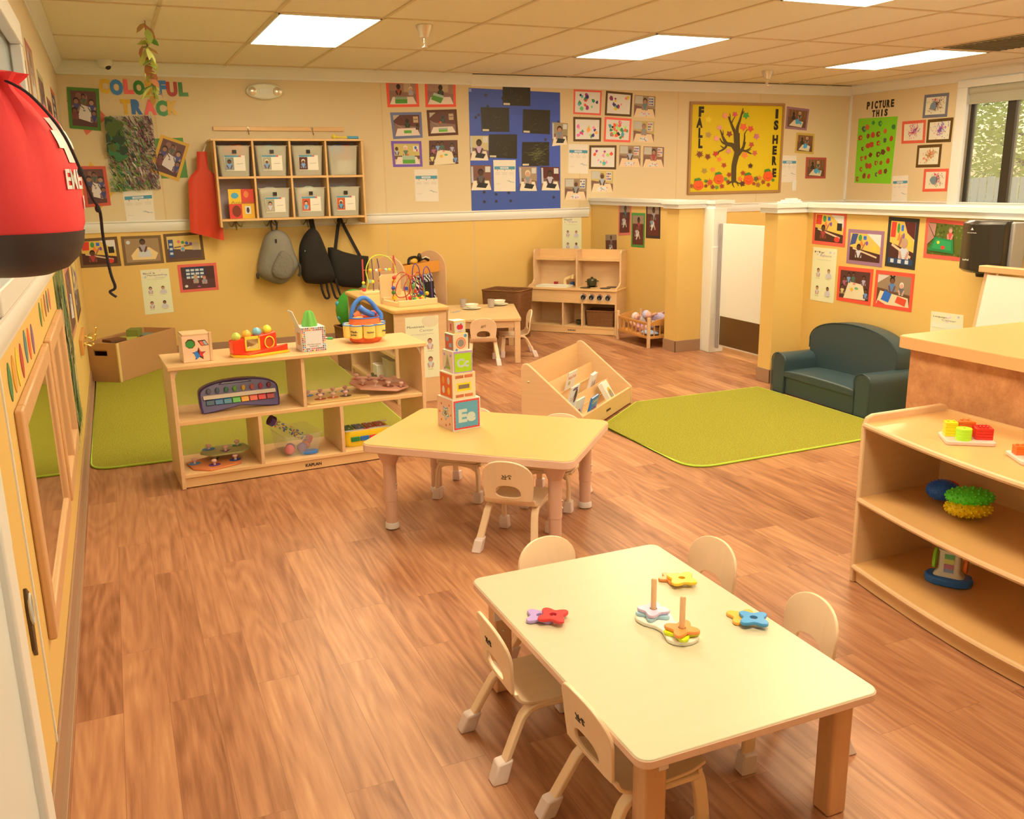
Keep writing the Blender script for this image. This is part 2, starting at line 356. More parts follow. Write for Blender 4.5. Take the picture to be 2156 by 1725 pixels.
# ---------------------------------------------------------------- outside: ground, fence, trees
struct('ground', MB().box(RX+.3,-2,-.2,RX+9,15,-.1), mat('outside_ground','#8a8a50',.9,noise=.3))
fen=thing('picket_fence','weathered grey board fence outside the window','fence',(10.2,7,-.1))
GW=mat('weathered_boards','#eed2a0',.8,noise=.2,nscale=3,stretch=(1,8,1),k=1.1)
random.seed(4)
proto=None
for i in range(44):
    y=-2.5+i*.115+random.uniform(-.004,.004)
    if proto is None: proto=obj('picket',MB().box(0,-.046,0,.02,.046,1.52),GW,fen); proto.location=(0,y,0)
    else: d=proto.copy(); COL.objects.link(d); d.parent=fen; d.location=(0,y,random.uniform(-.02,.01))
obj('fence_rail',MB().box(.02,-2.6,1.15,.06,2.7,1.23).box(.02,-2.6,.3,.06,2.7,.38),GW,fen)
LEAFM=[mat('leaves_olive','#8c8434',.6,k=1.0),mat('leaves_bright','#c4b83c',.6,k=1.2),mat('leaves_dark','#66703c',.7)]
def tree(x,y,h,r,label,mi,seed,nl=7000):
    random.seed(seed); t=thing('tree',label,'tree',(x,y,-.1),0,None)
    mb=MB(); mb.tube(smooth_path([(0,0,0),(.05,.1,h*.4),(-.05,.05,h*.8)]),.1,8,rs=[.14-.09*i/12 for i in range(13)])
    for k in range(7):
        a=random.uniform(0,6.3); z=h*random.uniform(.3,.7); mb.tube([(0,.05,z),(math.cos(a)*r*.6,math.sin(a)*r*.6,z+.5)],.03,5)
    obj('trunk',mb,mat('bark','#6a5636',.9),t)
    mb=MB()
    for k in range(nl):
        a=random.uniform(0,2*PI); u=random.uniform(-1,1); q=r*random.uniform(.35,1)**.5
        p=Vector((q*math.sqrt(1-u*u)*math.cos(a), q*math.sqrt(1-u*u)*math.sin(a), h*.62+u*h*.5*random.uniform(.7,1)))
        d=Vector((random.gauss(0,1),random.gauss(0,1),random.gauss(0,.6))).normalized()*random.uniform(.03,.07); e=d.orthogonal().normalized()*.022
        mb.add([p-d,p+e,p+d,p-e],[(0,1,2,3)])
    obj('foliage',mb,LEAFM[mi],t,smooth=False)
tree(13.2,7.2,4.2,1.6,'dark green tree seen through the left window pane, behind the fence',2,1)
tree(11.4,8.6,3.2,1.0,'sunlit yellow green bush tree behind the fence, left in the window',1,2)
tree(14.2,10.4,4.6,1.7,'olive green tree at the left edge of the window view',0,3)
tree(12.4,4.2,4.0,1.2,'grey green tree behind the fence at the right edge of the window',0,5)
# ---------------------------------------------------------------- ceiling fixtures
LM=bpy.data.materials.new('fluorescent_diffuser'); LM.use_nodes=True; n=LM.node_tree.nodes; n.clear()
em=n.new('ShaderNodeEmission'); em.inputs[0].default_value=LIGHT_RGB+(1,); em.inputs[1].default_value=LIGHT_L; oo=n.new('ShaderNodeOutputMaterial'); LM.node_tree.links.new(em.outputs[0],oo.inputs[0])
LBL={(1.02,5.76):'ceiling light panel above the back left of the room, left of a sprinkler',(3.6,5.76):'middle ceiling light panel over the toy kitchen side',(6.18,5.76):'far right ceiling light panel beside the grey vent',(3.6,3.22):'ceiling light panel cut by the top edge of the picture'}
FRM=mat('fixture_frame','#ecdcb4',.4)
for x,y in LIGHT_SPOTS:
    t=thing('ceiling_light',LBL.get((x,y),'rectangular recessed fluorescent ceiling panel overhead'),'light',(x+.3225,y+.635,CZ),0,'recessed ceiling light panels')
    mb=MB()
    for b_ in ((-.312,-.624,-.301,.624),(.301,-.624,.312,.624),(-.312,-.624,.312,-.613),(-.312,.613,.312,.624)): mb.box(b_[0],b_[1],-.012,b_[2],b_[3],-.001)
    obj('frame',mb,FRM,t); obj('diffuser',MB().box(-.30,-.612,-.008,.30,.612,-.002),LM,t)
VG=mat('vent_grey','#9c8a5c',.6,k=.8)
t=thing('air_vent','square grey air return vent in the ceiling, right of the far light','vent',(6.5,5.08,CZ))
mb=MB(); mb.box(-.3,-.58,-.012,.3,.6,-.001); obj('vent_plate',mb,VG,t)
mb=MB(); [mb.box(-.27,-.54+.06*i,-.018,.27,-.52+.06*i,-.011) for i in range(19)]; obj('louvre',mb,mat('vent_dark','#7d6d44',.6,k=.8),t)
def sprinkler(x,y,label):
    t=thing('sprinkler',label,'sprinkler',(x,y,CZ),0,'ceiling sprinklers')
    obj('escutcheon',MB().lathe([(.055,-.002),(.052,-.02),(.035,-.055),(.03,-.075),(.012,-.08)],20),CHROME,t)
    mb=MB(); mb.cyl((0,0,-.075),(0,0,-.13),.008,n=8); mb.tube([(-.012,0,-.085),(-.018,0,-.1),(-.004,0,-.125)],.003,6); mb.tube([(.012,0,-.085),(.018,0,-.1),(.004,0,-.125)],.003,6); mb.lathe([(.006,-.128),(.018,-.131),(.018,-.134),(.004,-.135)],12)
    obj('sprinkler_head',mb,CHROME,t)
sprinkler(1.98,5.95,'chrome sprinkler head hanging right of the left light panel'); sprinkler(5.9,7.45,'chrome sprinkler head near the wall above the autumn board')
t=thing('security_camera','small white dome camera high in the back left corner','camera',(.09,8.3,CZ-.001))
obj('housing',MB().lathe([(.062,0),(.062,-.02),(.055,-.045),(.035,-.06),(.01,-.064)],20),WHITE,t); obj('lens',MB().sph((.02,-.025,-.05),.024),BLK,t)
# paper leaf garland
t=thing('leaf_garland','hanging garland of green and rust paper leaves near the back left corner','garland',(.32,6.3,0))
random.seed(9); obj('cord',MB().tube([(0,0,CZ),(0,.0,2.3),(.01,0,1.99)],.003,5),mat('twine','#8a6a3a',.8),t)
for i in range(34):
    z=2.40-i*.0125; a=random.uniform(0,6.3); r=random.uniform(.01,.05); s=random.uniform(.034,.05)
    col=random.choice(['#b9b24a','#a8b050','#c4bb58','#5c8a3c','#b06a3c','#b98a48'])
    mb=MB().C(col,1.1); mb.at((r*math.cos(a),r*math.sin(a),z),a,random.uniform(-1,.6),random.uniform(.2,1.4))
    pts=[(-s,0,0),(-s*.3,s*.5,.004),(s*.5,s*.45,.006),(s*1.2,0,0),(s*.5,-s*.45,.006),(-s*.3,-s*.5,.004)]
    mb.add(pts+[(x,y,zz-.0015) for x,y,zz in pts],[(0,5,4,3,2,1),(6,7,8,9,10,11)]+[(j,(j+1)%6,6+(j+1)%6,6+j) for j in range(6)]); obj('leaf',mb,PRINT,t)
# emergency light, switch
t=thing('emergency_light','oval white emergency light with two round lamps, high on the back wall','emergency light',(1.332,BY,2.24))
mb=MB(); mb.prism([(.155*math.cos(a)*1.0,.066*math.sin(a)) for a in [2*PI*i/28 for i in range(28)]],-.045,0,'xz'); obj('body',mb,mat('ivory_plastic','#e0cfa0',.35),t,bevel=.012,seg=3)
for s in (-1,1): obj('lamp',MB().at((s*.105,-.045,.0),0,PI/2).lathe([(.036,-.004),(.034,.008),(.02,.014),(.004,.016)],18),CHROME,t)
obj('test_panel',MB().box(-.045,-.052,-.015,.045,-.045,.02).box(-.028,-.056,-.005,.028,-.05,.012),WHITE,t)
obj_=tag(obj('light_switch',MB().box(-.028,-.008,-.055,.028,0,.055).box(-.006,-.014,-.014,.006,-.006,.014),WHITE,loc=(7.12,BY,1.36)),'white light switch plate right of the autumn board, above the chair rail','switch')
# gate
g=thing('swing_gate','white half height gate panel with dark kick plate between the half walls','gate',(4.665,6.40,0))
obj('gate_panel',MB().box(0,-1.04,.06,.028,-.03,1.09),mat('white_gate_laminate','#f8e4bd',.35),g,bevel=.003)
obj('kick_plate',MB().box(-.004,-1.035,.075,0,-.045,.32),mat('dark_metal_plate','#7a5a30',.35,metal=.7),g)
obj('hinge',MB().box(-.012,-.032,.04,.004,.0,1.09).cyl((-.012,-.01,.05),(-.012,-.01,1.08),.008,n=8),mat('hinge_grey','#b09a80',.4,metal=.3),g)
mb=MB(); mb.prism(smooth_blob:=[(-.10,-.02),(-.06,-.05),(.03,-.055),(.10,-.03),(.11,.01),(.07,.045),(-.01,.05),(-.08,.025)],1.2785,1.292); mb.prism([(x*.8+.01,y*.8) for x,y in smooth_blob],1.292,1.303); mb.prism([(x*.5+.02,y*.6) for x,y in smooth_blob],1.303,1.312)
tag(obj('plastic_handset',mb,WHITE,bevel=.004),'white curved plastic object lying on the lounge half wall cap','handset').location=(4.42,5.28,0)
# ================================================================ FURNITURE
# ---- child's bent plywood chair, faces +x, origin on the floor under the seat centre
def back_sheet(mb, wb, H, hole, t, curve, n=48, R=5, topr=.09):
    """upright sheet with a round top and a D shaped grip hole; curve(s) gives (x,z)"""
    cy,cs,rw,rh=hole
    def inside(y,s):
        if s<0 or s>H: return False
        w=wb*(1+.10*math.sin(PI*min(s/H,1)*.6))
        if s>H-topr:
            k=(s-(H-topr))/topr; w*= (1-k**2.4)**(1/2.2)
        return abs(y)<w
    outer=[];hol=[]
    for i in range(n):
        a=2*PI*i/n; dy,ds=math.cos(a),math.sin(a); lo,hi=0,.6
        for _ in range(22):
            m=(lo+hi)/2
            if inside(cy+dy*m,cs+ds*m): lo=m
            else: hi=m
        outer.append((cy+dy*lo,cs+ds*lo))
        hh=rh*(1 if ds>0 else .5); hol.append((cy+rw*abs(dy)**.8*(1 if dy>0 else -1), cs+hh*abs(ds)**.8*(1 if ds>0 else -1)))
    rings=[]
    for side in (0,1):
        rr=[]
        for k in range(R+1):
            f=k/R; ring=[]
            for i in range(n):
                y=outer[i][0]*(1-f)+hol[i][0]*f; s_=outer[i][1]*(1-f)+hol[i][1]*f
                x,z,nx,nz=curve(s_); q=side*t; x+= .35*y*y*6*min(1,s_/.1)*.5
                ring.append((x-nx*q,y,z-nz*q))
            rr.append(ring)
        rings += rr if side==0 else rr[::-1]
    return mb.ring(rings,closed=True)
def make_chair(name,label,group=None,mark=False):
    t=thing(name,label,'chair',(0,0,0),0,group); SW=.110
    prof=smooth_path([(.125,0,.196),(.06,0,.190),(-.03,0,.186),(-.075,0,.189),(-.102,0,.202),(-.112,0,.222)],4)
    mb=MB(); R=[]
    K=len(prof)
    for i,p in enumerate(prof):
        T=(prof[min(i+1,K-1)]-prof[max(i-1,0)]).normalized(); N=Vector((-T.z,0,T.x))
        if N.z<0 and abs(T.x)>.1: N=-N
        if i>K-3: N=Vector((1,0,0.15)).normalized()
        w=SW*(1-.10*max(0,(p.x-.08)/.045)) ; q=5; top=[];bot=[]
        for j in range(q+1):
            y=-w+2*w*j/q; dz=-.004*(1-(y/w)**2)*(1 if i<K-6 else 0)
            top.append((p.x+N.x*.0045,y,p.z+N.z*.0045+dz)); bot.append((p.x-N.x*.0045,y,p.z-N.z*.0045+dz))
        R.append(top+bot[::-1])
    mb.ring(R); obj('seat',mb,PLY,t,bevel=.002)
    def curve(s):
        a=.20; x=-.112-.0-s*math.sin(a)*(1)-.00; z=.218+s*math.cos(a)
        return x,z,math.cos(a),math.sin(a)
    b_=obj('backrest',back_sheet(MB(),.101,.176,(0,.030,.054,.036),.0095,curve),PLY,t,bevel=.0025)
    if mark:
        mk=MB(); mk.C('#3a2c1c')
        for (a1,b1,a2,b2) in ((-.012,.100,-.012,.118),(-.012,.118,-.004,.110),(-.004,.108,.004,.108),(.004,.098,.004,.118),(.008,.104,.018,.116),(.010,.112,.020,.100),(-.018,.100,-.014,.106),(.0,.098,.022,.098),(-.022,.112,-.016,.118)):
            def Q(y,s): x,z,nx,nz=curve(s); return (x-.0104*nx-.0,y,z-.0104*nz)
            p,q_=Q(a1,b1),Q(a2,b2); mk.tube([p,q_],.0012,4)
        obj('maker_mark',mk,PRINT,b_)
    for s in (-1,1):
        y0,y1=s*.098,s*.122
        L=MB().band(smooth_path([(.10,y0,.176),(.03,y0,.176),(-.05,y0,.176),(-.088,s*.101,.160),(-.112,s*.106,.12),(-.16,s*.120,.025)],5),.030,.015,(0,1,0))
        o=obj('leg',L,PLY,t,bevel=.003)
        f=MB(); f.hexa([(-.192,y1-.02,0),(-.150,y1-.02,0),(-.150,y1+.02,0),(-.192,y1+.02,0)],[(-.172,s*.114-.019,.052),(-.130,s*.114-.019,.058),(-.130,s*.114+.019,.058),(-.172,s*.114+.019,.052)]); obj('foot',f,BOOT,o,bevel=.005)
        y2=s*.104
        L=MB().band(smooth_path([(.100,s*.06,.176),(.104,s*.088,.170),(.108,s*.100,.140),(.114,y2,.08),(.118,y2,.025)],4),.034,.013,(0,.35,-1) if False else (1,0,0))
        o=obj('leg',L,PLY,t,bevel=.003)
        f=MB(); f.hexa([(.098,y2-.021,0),(.142,y2-.021,0),(.142,y2+.021,0),(.098,y2+.021,0)],[(.094,y2-.018,.055),(.134,y2-.018,.055),(.134,y2+.018,.055),(.094,y2+.018,.055)]); obj('foot',f,BOOT,o,bevel=.005)
    ap=MB(); pts=[(-.10,.184)]+[(-.10,.150)]+[(-.085+.17*i/10, .150+.020*math.sin(PI*i/10)**.5) for i in range(11)]+[(.10,.150),(.10,.184)]
    ap.prism(pts,.104,.117,'yz'); obj('apron',ap,PLY,t,bevel=.002)
    return t
CH=make_chair('toddler_chair','pale plywood chair at the left side of the near table, by its far leg','chairs at the near table',True)
CHN=make_chair('toddler_chair','pale plywood chair with its back to the camera at the far play table',None,True)
def place_chair(src,x,y,rz,label,group): 
    o=copy_tree(src); o.location=(x,y,0); o.rotation_euler.z=rz; o['label']=label
    if group: o['group']=group
    elif 'group' in o: del o['group']
    return o
CH.location=(.91,1.965,0); CH.rotation_euler.z=-.02
place_chair(CH,.962,1.565,.02,'pale plywood chair at the left side of the near table, closest to the camera','chairs at the near table')
place_chair(CH,1.15,2.245,-PI/2+.2,'pale plywood chair tucked in at the far short end of the near table','chairs at the near table')
place_chair(CH,1.455,2.135,PI+.06,'pale plywood chair at the right side of the near table, nearer its far end','chairs at the near table')
place_chair(CH,1.455,1.715,PI-.10,'pale plywood chair at the right side of the near table, beside the blue ring toy','chairs at the near table')
a45=math.radians(47.5)
place_chair(CH,1.425,3.275,a45,'pale plywood chair facing away from the camera at the middle table','chairs at the middle table')
place_chair(CH,1.44,3.93,a45+PI,'pale plywood chair behind the middle table, mostly hidden by the block tower','chairs at the middle table')
place_chair(CH,1.765,3.635,a45+PI,'pale plywood chair behind the middle table, in front of the book display','chairs at the middle table')
CHN.location=(2.715,6.93,0); CHN.rotation_euler.z=math.radians(72)
place_chair(CHN,3.075,7.10,math.radians(164),'pale plywood chair seen from its side at the right end of the far play table',None)
# ---- tables
t=thing('near_table','long pale low table nearest the camera with square wooden legs','table',(1.165,1.835,0))
obj('tabletop',MB().prism(rrect(-.315,-.478,.315,.478,.03),.313,.335),[LAM],t,bevel=.003)
obj('edge_band',MB().prism(rrect(-.316,-.479,.316,.479,.03),.3135,.3325),EDGE,t,bevel=.002)
LEGM=mat('beech_leg','#d99c60',.45,noise=.12,nscale=5,stretch=(8,8,1))
for sx in (-1,1):
    for sy in (-1,1):
        x,y=sx*.252,sy*.41; o=obj('leg',MB().box(x-.027,y-.027,0,x+.027,y+.027,.313),LEGM,t,bevel=.006)
        if sx<0: obj('tape',MB().box(x-.0285 if sy>0 else x+.005,y-.0285,.235 if sy>0 else .27,x+.0285 if sy<0 else x-.0,y-.0265,.265 if sy>0 else .293),mat('masking_tape','#f0cfa6',.7),o)
        mb=MB(); 
        for z in (.2,.255): mb.sph((x,y+sy*-.028,z),.005)
        obj('bolt',mb,CHROME,o)
obj('apron',MB().box(-.26,-.40,.285,-.24,.40,.312).box(.24,-.40,.285,.26,.40,.312),LEGM,t)
t=thing('middle_table','yellow topped low table with round adjustable legs holding the block tower','table',(1.418,3.565,0),-math.radians(42.2))
obj('tabletop',MB().prism(rrect(-.463,-.328,.463,.328,.045),.362,.40),[LAM2],t,bevel=.003)
obj('edge_band',MB().prism(rrect(-.4645,-.3295,.4645,.3295,.045),.363,.3975),EDGE,t,bevel=.004)
for sx in (-1,1):
    for sy in (-1,1):
        x,y=sx*.37,sy*.245
        o=obj('leg',MB().lathe([(.026,.03),(.026,.13),(.0285,.132),(.0285,.3)],20,(x,y,0)),TAN,t)
        obj('bracket',MB().lathe([(.029,.295),(.036,.31),(.05,.345),(.052,.362)],20,(x,y,0)),TAN,o)
        obj('foot',MB().lathe([(.022,0),(.031,.006),(.031,.024),(.027,.032)],20,(x,y,0)),mat('foot_pale','#ddc4a0',.5),o)
        mb=MB()
        for z in (.175,.205): mb.sph((x+.029,y,z),.005)
        obj('bolt',mb,CHROME,o)
t=thing('play_table','small wooden table set with cups and plates near the toy kitchen','table',(2.855,7.275,0),math.radians(70.4))
obj('tabletop',MB().prism(rrect(-.472,-.30,.44,.30,.02),.352,.375),mat('oak_laminate','#dcaa66',.35,noise=.06,nscale=4,stretch=(2,16,1)),t,bevel=.003)
for sx in (-1,1):
    for sy in (-1,1): obj('leg',MB().box((-.44 if sx<0 else .40)-.024,sy*.268-.024,0,(-.44 if sx<0 else .40)+.024,sy*.268+.024,.352),WOOD,t,bevel=.004)
obj('apron',MB().box(-.43,-.27,.295,.39,-.25,.351).box(-.43,.25,.295,.39,.27,.351).box(-.45,-.26,.295,-.43,.26,.351).box(.39,-.26,.295,.36,.26,.351),WOOD,t)
CREAM=mat('cream_plastic','#f2d9a4',.3)
def plate(x,y,lbl,bowl=True):
    o=tag(obj('plate',MB().lathe([(.03,.001),(.055,.003),(.082,.011),(.080,.013),(.05,.006),(.002,.005)],24),CREAM,loc=(x,y,.3755)),'cream toy plate '+lbl,'plate','toy plates on the play table')
    if bowl: tag(obj('bowl',MB().lathe([(.022,.0),(.045,.012),(.058,.038),(.055,.038),(.042,.015),(.002,.006)],24),CREAM,loc=(x,y,.3825)),'cream toy bowl on the plate '+lbl,'bowl','toy bowls on the play table')
plate(2.82,7.44,'nearer the end of the low cabinet'); plate(3.13,7.56,'nearer the toy kitchen')
GREYC=mat('grey_cup','#b79a78',.45)
def cup(x,y,lbl): tag(obj('cup',MB().lathe([(.02,.0),(.027,.004),(.031,.072),(.028,.072),(.025,.006),(.002,.005)],20),GREYC,loc=(x,y,.3755)),lbl,'cup','toy cups on the play table')
cup(2.80,7.60,'grey toy cup left of the other, behind the nearer bowl'); cup(3.01,7.46,'grey toy cup standing beside the farther bowl')
mb=MB()
for k in range(2): mb.box(-.06,k*.022,0,.03,k*.022+.006,.003); mb.sph((.045,k*.022+.003,.002),(.018,.009,.002),10,4)
tag(obj('toy_cutlery',mb,mat('grey_plastic','#b0a488',.4),loc=(2.64,7.32,.3757),rz=.6),'grey toy cutlery lying left of the nearer plate','cutlery')
# ---- mid divider shelf
SH=thing('divider_shelf','long low wooden shelf unit with clear backs standing between the rug and the wood floor','shelf',(.176,4.575,0),math.radians(3.1))
W_=1.305; D_=.37; Hh=.625
obj('top_panel',MB().box(-.012,-.012,Hh-.022,W_+.012,D_+.008,Hh),WOODX,SH,bevel=.004)
for x in (0,W_-.02): obj('side_panel',MB().box(x,0,.0,x+.02,D_,Hh-.022),WOOD,SH,bevel=.003)
obj('shelf',MB().box(.02,.004,.325,W_-.02,D_,.345),WOODX,SH,bevel=.002)
obj('shelf',MB().box(.02,.004,.055,W_-.02,D_,.073),WOODX,SH,bevel=.002)
obj('plinth',MB().box(.02,.012,.006,W_-.02,.028,.055),WOODX,SH)
for x,z0,z1 in ((.632,.345,Hh-.022),(.395,.073,.325),(.82,.073,.325)): obj('divider',MB().box(x,.004,z0,x+.018,D_-.004,z1),WOOD,SH,bevel=.002)
obj('back_panel',MB().box(.02,D_-.012,.075,W_-.02,D_-.008,.322).box(.02,D_-.012,.347,W_-.02,D_-.008,Hh-.024),ACRY,SH)
mb=MB()
for s,x in ((1,.02),(-1,W_-.02)): mb.prism([(x,Hh-.022),(x+s*.035,Hh-.022),(x+s*.018,Hh-.030),(x+s*.008,Hh-.042),(x,Hh-.065)],.01,.02,'xz')
obj('corner_bracket',mb,ACRY if 0 else mat('pale_bracket','#e8c898',.4),SH)
lt=MB().C('#2b2118'); letters(lt,'KAPLAN',.016,frame((.62,.0105,.022),(1,0,0),(0,0,1)),w=.085,bold=.03,ext=.0008); obj('lettering',lt,PRINT,SH)
def shp(x,y,z):                                    # shelf-local to world
    a=math.radians(3.1); return (.176+x*math.cos(a)-y*math.sin(a), 4.575+x*math.sin(a)+y*math.cos(a), z)
# ---- cabinet with poster on its end
CB=thing('low_cabinet','low wooden cabinet seen end on with a poster on its end, carrying the bead mazes','cabinet',(1.645,5.80,0),math.radians(1.2))
cw,cd,chh=.37,1.20,.65
obj('top_panel',MB().prism(rrect(-.018,-.025,cw+.018,cd+.02,.03),chh-.03,chh),mat('golden_top','#dfa254',.35,noise=.08,nscale=4,stretch=(12,1.5,1)),CB,bevel=.008)
obj('end_panel',MB().box(0,0,0,cw,.02,chh-.03),WOOD,CB,bevel=.002); obj('end_panel',MB().box(0,cd-.02,0,cw,cd,chh-.03),WOOD,CB,bevel=.002)
obj('shelf',MB().box(.0,.02,.31,cw-.015,cd-.02,.33),WOODX,CB); obj('shelf',MB().box(.0,.02,.05,cw-.015,cd-.02,.07),WOODX,CB)
obj('plinth',MB().box(.02,.02,.0,.035,cd-.02,.05),WOOD,CB); obj('back_panel',MB().box(cw-.015,.02,.05,cw-.005,cd-.02,chh-.03),WOOD,CB)
for y,z0,z1 in ((.62,.07,.31),(.40,.33,.62),(.80,.33,.62)): obj('divider',MB().box(0,y,z0,cw-.015,y+.018,z1),WOOD,CB)
def cbp(x,y,z): a=math.radians(1.2); return (1.645+x*math.cos(a)-y*math.sin(a),5.80+x*math.sin(a)+y*math.cos(a),z)
# ---- toy kitchen
ka=math.atan2(7.523-8.212,4.322-3.713)
K=thing('toy_kitchen','wooden toy kitchen with sink, hob knobs and open shelves in the corner','play kitchen',(3.713,8.212,0),ka)
kw,kd=.92,.31
obj('worktop',MB().box(-.006,-.012,.422,kw+.006,kd-.02,.44),WOODX,K,bevel=.003)
for x in (0,kw-.018):
    mb=MB(); mb.prism([(0,0),(kd,0),(kd,.80),(.15,.80),(.125,.775),(.125,.50),(.09,.47),(.0,.455)],x,x+.018,'yz'); obj('side_panel',mb,WOOD,K,bevel=.003)
obj('back_panel',MB().box(.018,kd-.014,.05,kw-.018,kd-.006,.422).box(.018,kd-.03,.44,kw-.018,kd-.02,.80),WOOD,K)
obj('hutch_shelf',MB().box(.018,.16,.695,kw-.018,kd-.03,.71),WOODX,K); obj('hutch_rail',MB().box(.018,kd-.05,.71,kw-.018,kd-.03,.80),WOODX,K)
obj('divider',MB().box(.455,.13,.44,.47,kd-.03,.80),WOOD,K)
obj('front_rail',MB().box(.018,.004,.30,kw-.018,.02,.422),WOODX,K); obj('bottom_shelf',MB().box(.018,.004,.06,kw-.018,kd-.014,.075),WOODX,K); obj('plinth',MB().box(.018,.008,.004,kw-.018,.022,.06),WOODX,K)
for x in (.36,.56): obj('divider',MB().box(x,.004,.075,x+.014,kd-.014,.30),WOOD,K)
lt=MB().C('#2b2118'); letters(lt,'KAPLAN',.014,frame((.42,.0072,.026),(1,0,0),(0,0,1)),w=.08,bold=.03,ext=.0008); obj('lettering',lt,PRINT,K)
mb=MB(); mb.ring([[(x,y,.441) for x,y in rrect(.05,.03,.40,.235,.03)],[(x,y,.452) for x,y in rrect(.05,.03,.40,.235,.03)],[(x,y,.452) for x,y in rrect(.07,.05,.38,.215,.025)],[(x,y,.4425) for x,y in rrect(.085,.065,.365,.20,.02)]]); obj('sink',mb,mat('sink_white','#fbe9c4',.25),K)
mb=MB(); mb.tube(smooth_path([(.30,.24,.44),(.305,.235,.50),(.39,.215,.535),(.40,.195,.54)],6),.017,10); mb.cyl((.395,.195,.545),(.395,.195,.515),.018,n=10); obj('faucet',mb,mat('faucet_beech','#f0c074',.35),K)
mb=MB().C('#9c2420',1.2); mb.cyl((.20,.24,.44),(.20,.24,.475),.022,n=12); mb.C('#2c4a70',1.2); mb.cyl((.37,.255,.44),(.37,.255,.475),.022,n=12); obj('tap',mb,TOY,K)
for x,y in ((.57,.09),(.60,.2),(.77,.10),(.80,.21)): obj('burner',MB().lathe([(.052,0),(.052,.005),(.002,.005)],24,(x,y,.4405)),BLK,K)
for i in range(4):
    x=.585+.083*i; z=.362
    d=MB().C('#efe2c8'); d.at((x,.0035,z),0,PI/2); d.lathe([(.034,-.003),(.034,.0),(.002,.0)],24)
    obj('dial_plate',d,PRINT,K)
    d=MB().C('#a8322a')
    for j in range(9):
        a0=PI*.0+PI*.6*j/9+.1; a1=a0+PI*.6/9; d.add([(x+r*math.cos(a),-.0008,z+r*math.sin(a)) for r,a in ((.028,a0),(.034,a0),(.034,a1),(.028,a1))],[(0,1,2,3)])
    obj('dial_mark',d,PRINT,K)
    k=MB(); k.at((x,0,z),0,PI/2); k.lathe([(.024,.001),(.022,.02),(.002,.02)],18); kb=obj('knob',k,BLK,K,bevel=.002)
    obj('pointer',MB().box(x-.002,-.022,z-.016,x+.002,-.0198,z-.002),WHITE,kb)
def kp(x,y,z): return (3.713+x*math.cos(ka)-y*math.sin(ka), 8.212+x*math.sin(ka)+y*math.cos(ka), z)
POT=mat('olive_black_enamel','#3a3418',.3)
t=thing('toy_pot','small dark lidded pot on the toy hob','pot',kp(.60,.19,.4457))
obj('pot_body',MB().lathe([(.03,0),(.045,.01),(.05,.055),(.048,.06)],20),POT,t); l_=obj('lid',MB().lathe([(.052,.06),(.045,.072),(.012,.082),(.012,.09),(.004,.094)],20),POT,t)
mb=MB(); [mb.tube([(s*.048,-.015,.048),(s*.066,-.012,.05),(s*.066,.012,.05),(s*.048,.015,.048)],.004,6) for s in (-1,1)]; obj('handle',mb,POT,t)
t=tag(obj('toy_pan',MB().lathe([(.03,0),(.042,.01),(.044,.042),(.04,.042),(.036,.012),(.002,.006)],20),POT,loc=kp(.50,.13,.0755)),'small dark bowl on the middle lower shelf of the toy kitchen','bowl')
def basket(name,label,w,d,h,loc,rz):
    t=thing(name,label,'basket',loc,rz)
    mb=MB(); q=.9
    mb.ring([[(x*q,y*q,0) for x,y in rrect(-w/2,-d/2,w/2,d/2,.02)],rrectz(w,d,h),[(x,y,h) for x,y in rrect(-w/2+.008,-d/2+.008,w/2-.008,d/2-.008,.02)],[(x*q,y*q,.01) for x,y in rrect(-w/2+.01,-d/2+.01,w/2-.01,d/2-.01,.02)]]); obj('woven_body',mb,WICK,t)
    mb=MB(); mb.tube([(x,y,h) for x,y in rrect(-w/2,-d/2,w/2,d/2,.02,3)],.007,6,closed=True); obj('rim',mb,WICK,t)
    mb=MB()
    for k in range(int(h/.012)):
        z=.006+k*.012; f=q+(1-q)*z/h; mb.tube([(x*f*1.005,y*f*1.005,z) for x,y in rrect(-w/2,-d/2,w/2,d/2,.02,2)],.0035,4,closed=True)
    obj('weave',mb,WICK,t); return t
def rrectz(w,d,h): return [(x,y,h) for x,y in rrect(-w/2,-d/2,w/2,d/2,.02)]
basket('wicker_basket','brown wicker basket on the lower right shelf of the toy kitchen',.29,.22,.15,kp(.735,.15,.0755),ka)
basket('wicker_hamper','tall brown wicker basket on the floor behind the play table',.40,.30,.46,(3.39,7.98,0),math.radians(-50))
# ---- doll crib
CR=thing('doll_crib','small wooden doll crib full of dolls beside the half wall','crib',(4.23,6.80,0)); CW=mat('crib_wood','#cf8a3e',.4,noise=.08)
for x in (0,.25):
    for y in (0,.54): obj('post',MB().box(x,y,0,x+.026,y+.026,.275),WOOD,CR,bevel=.004)
for x in (.006,.256): 
    obj('side_rail',MB().box(x,.026,.205,x+.014,.54,.228).box(x,.026,.085,x+.014,.54,.108),CW,CR,bevel=.002)
    for k in range(7): obj('slat',MB().cyl((x+.007,.09+.068*k,.108),(x+.007,.09+.068*k,.205),.006,n=6),CW,CR)
for y in (.006,.546):
    mb=MB(); mb.prism([(.026,.20)]+[(.026+.224*i/12,.225+.03*math.sin(PI*i/12)) for i in range(13)]+[(.25,.20)],y,y+.014,'xz'); mb.box(.026,y,.085,.25,y+.014,.108); obj('end_rail',mb,CW,CR)
    for k in range(3): obj('slat',MB().cyl((.07+.06*k,y+.007,.108),(.07+.06*k,y+.007,.205),.006,n=6),CW,CR)
obj('mattress_board',MB().box(.02,.02,.088,.255,.55,.1),CW,CR)
SKD=mat('doll_brown_skin','#6b3c22',.5); SKL=mat('doll_pink_skin','#e0a27c',.5)
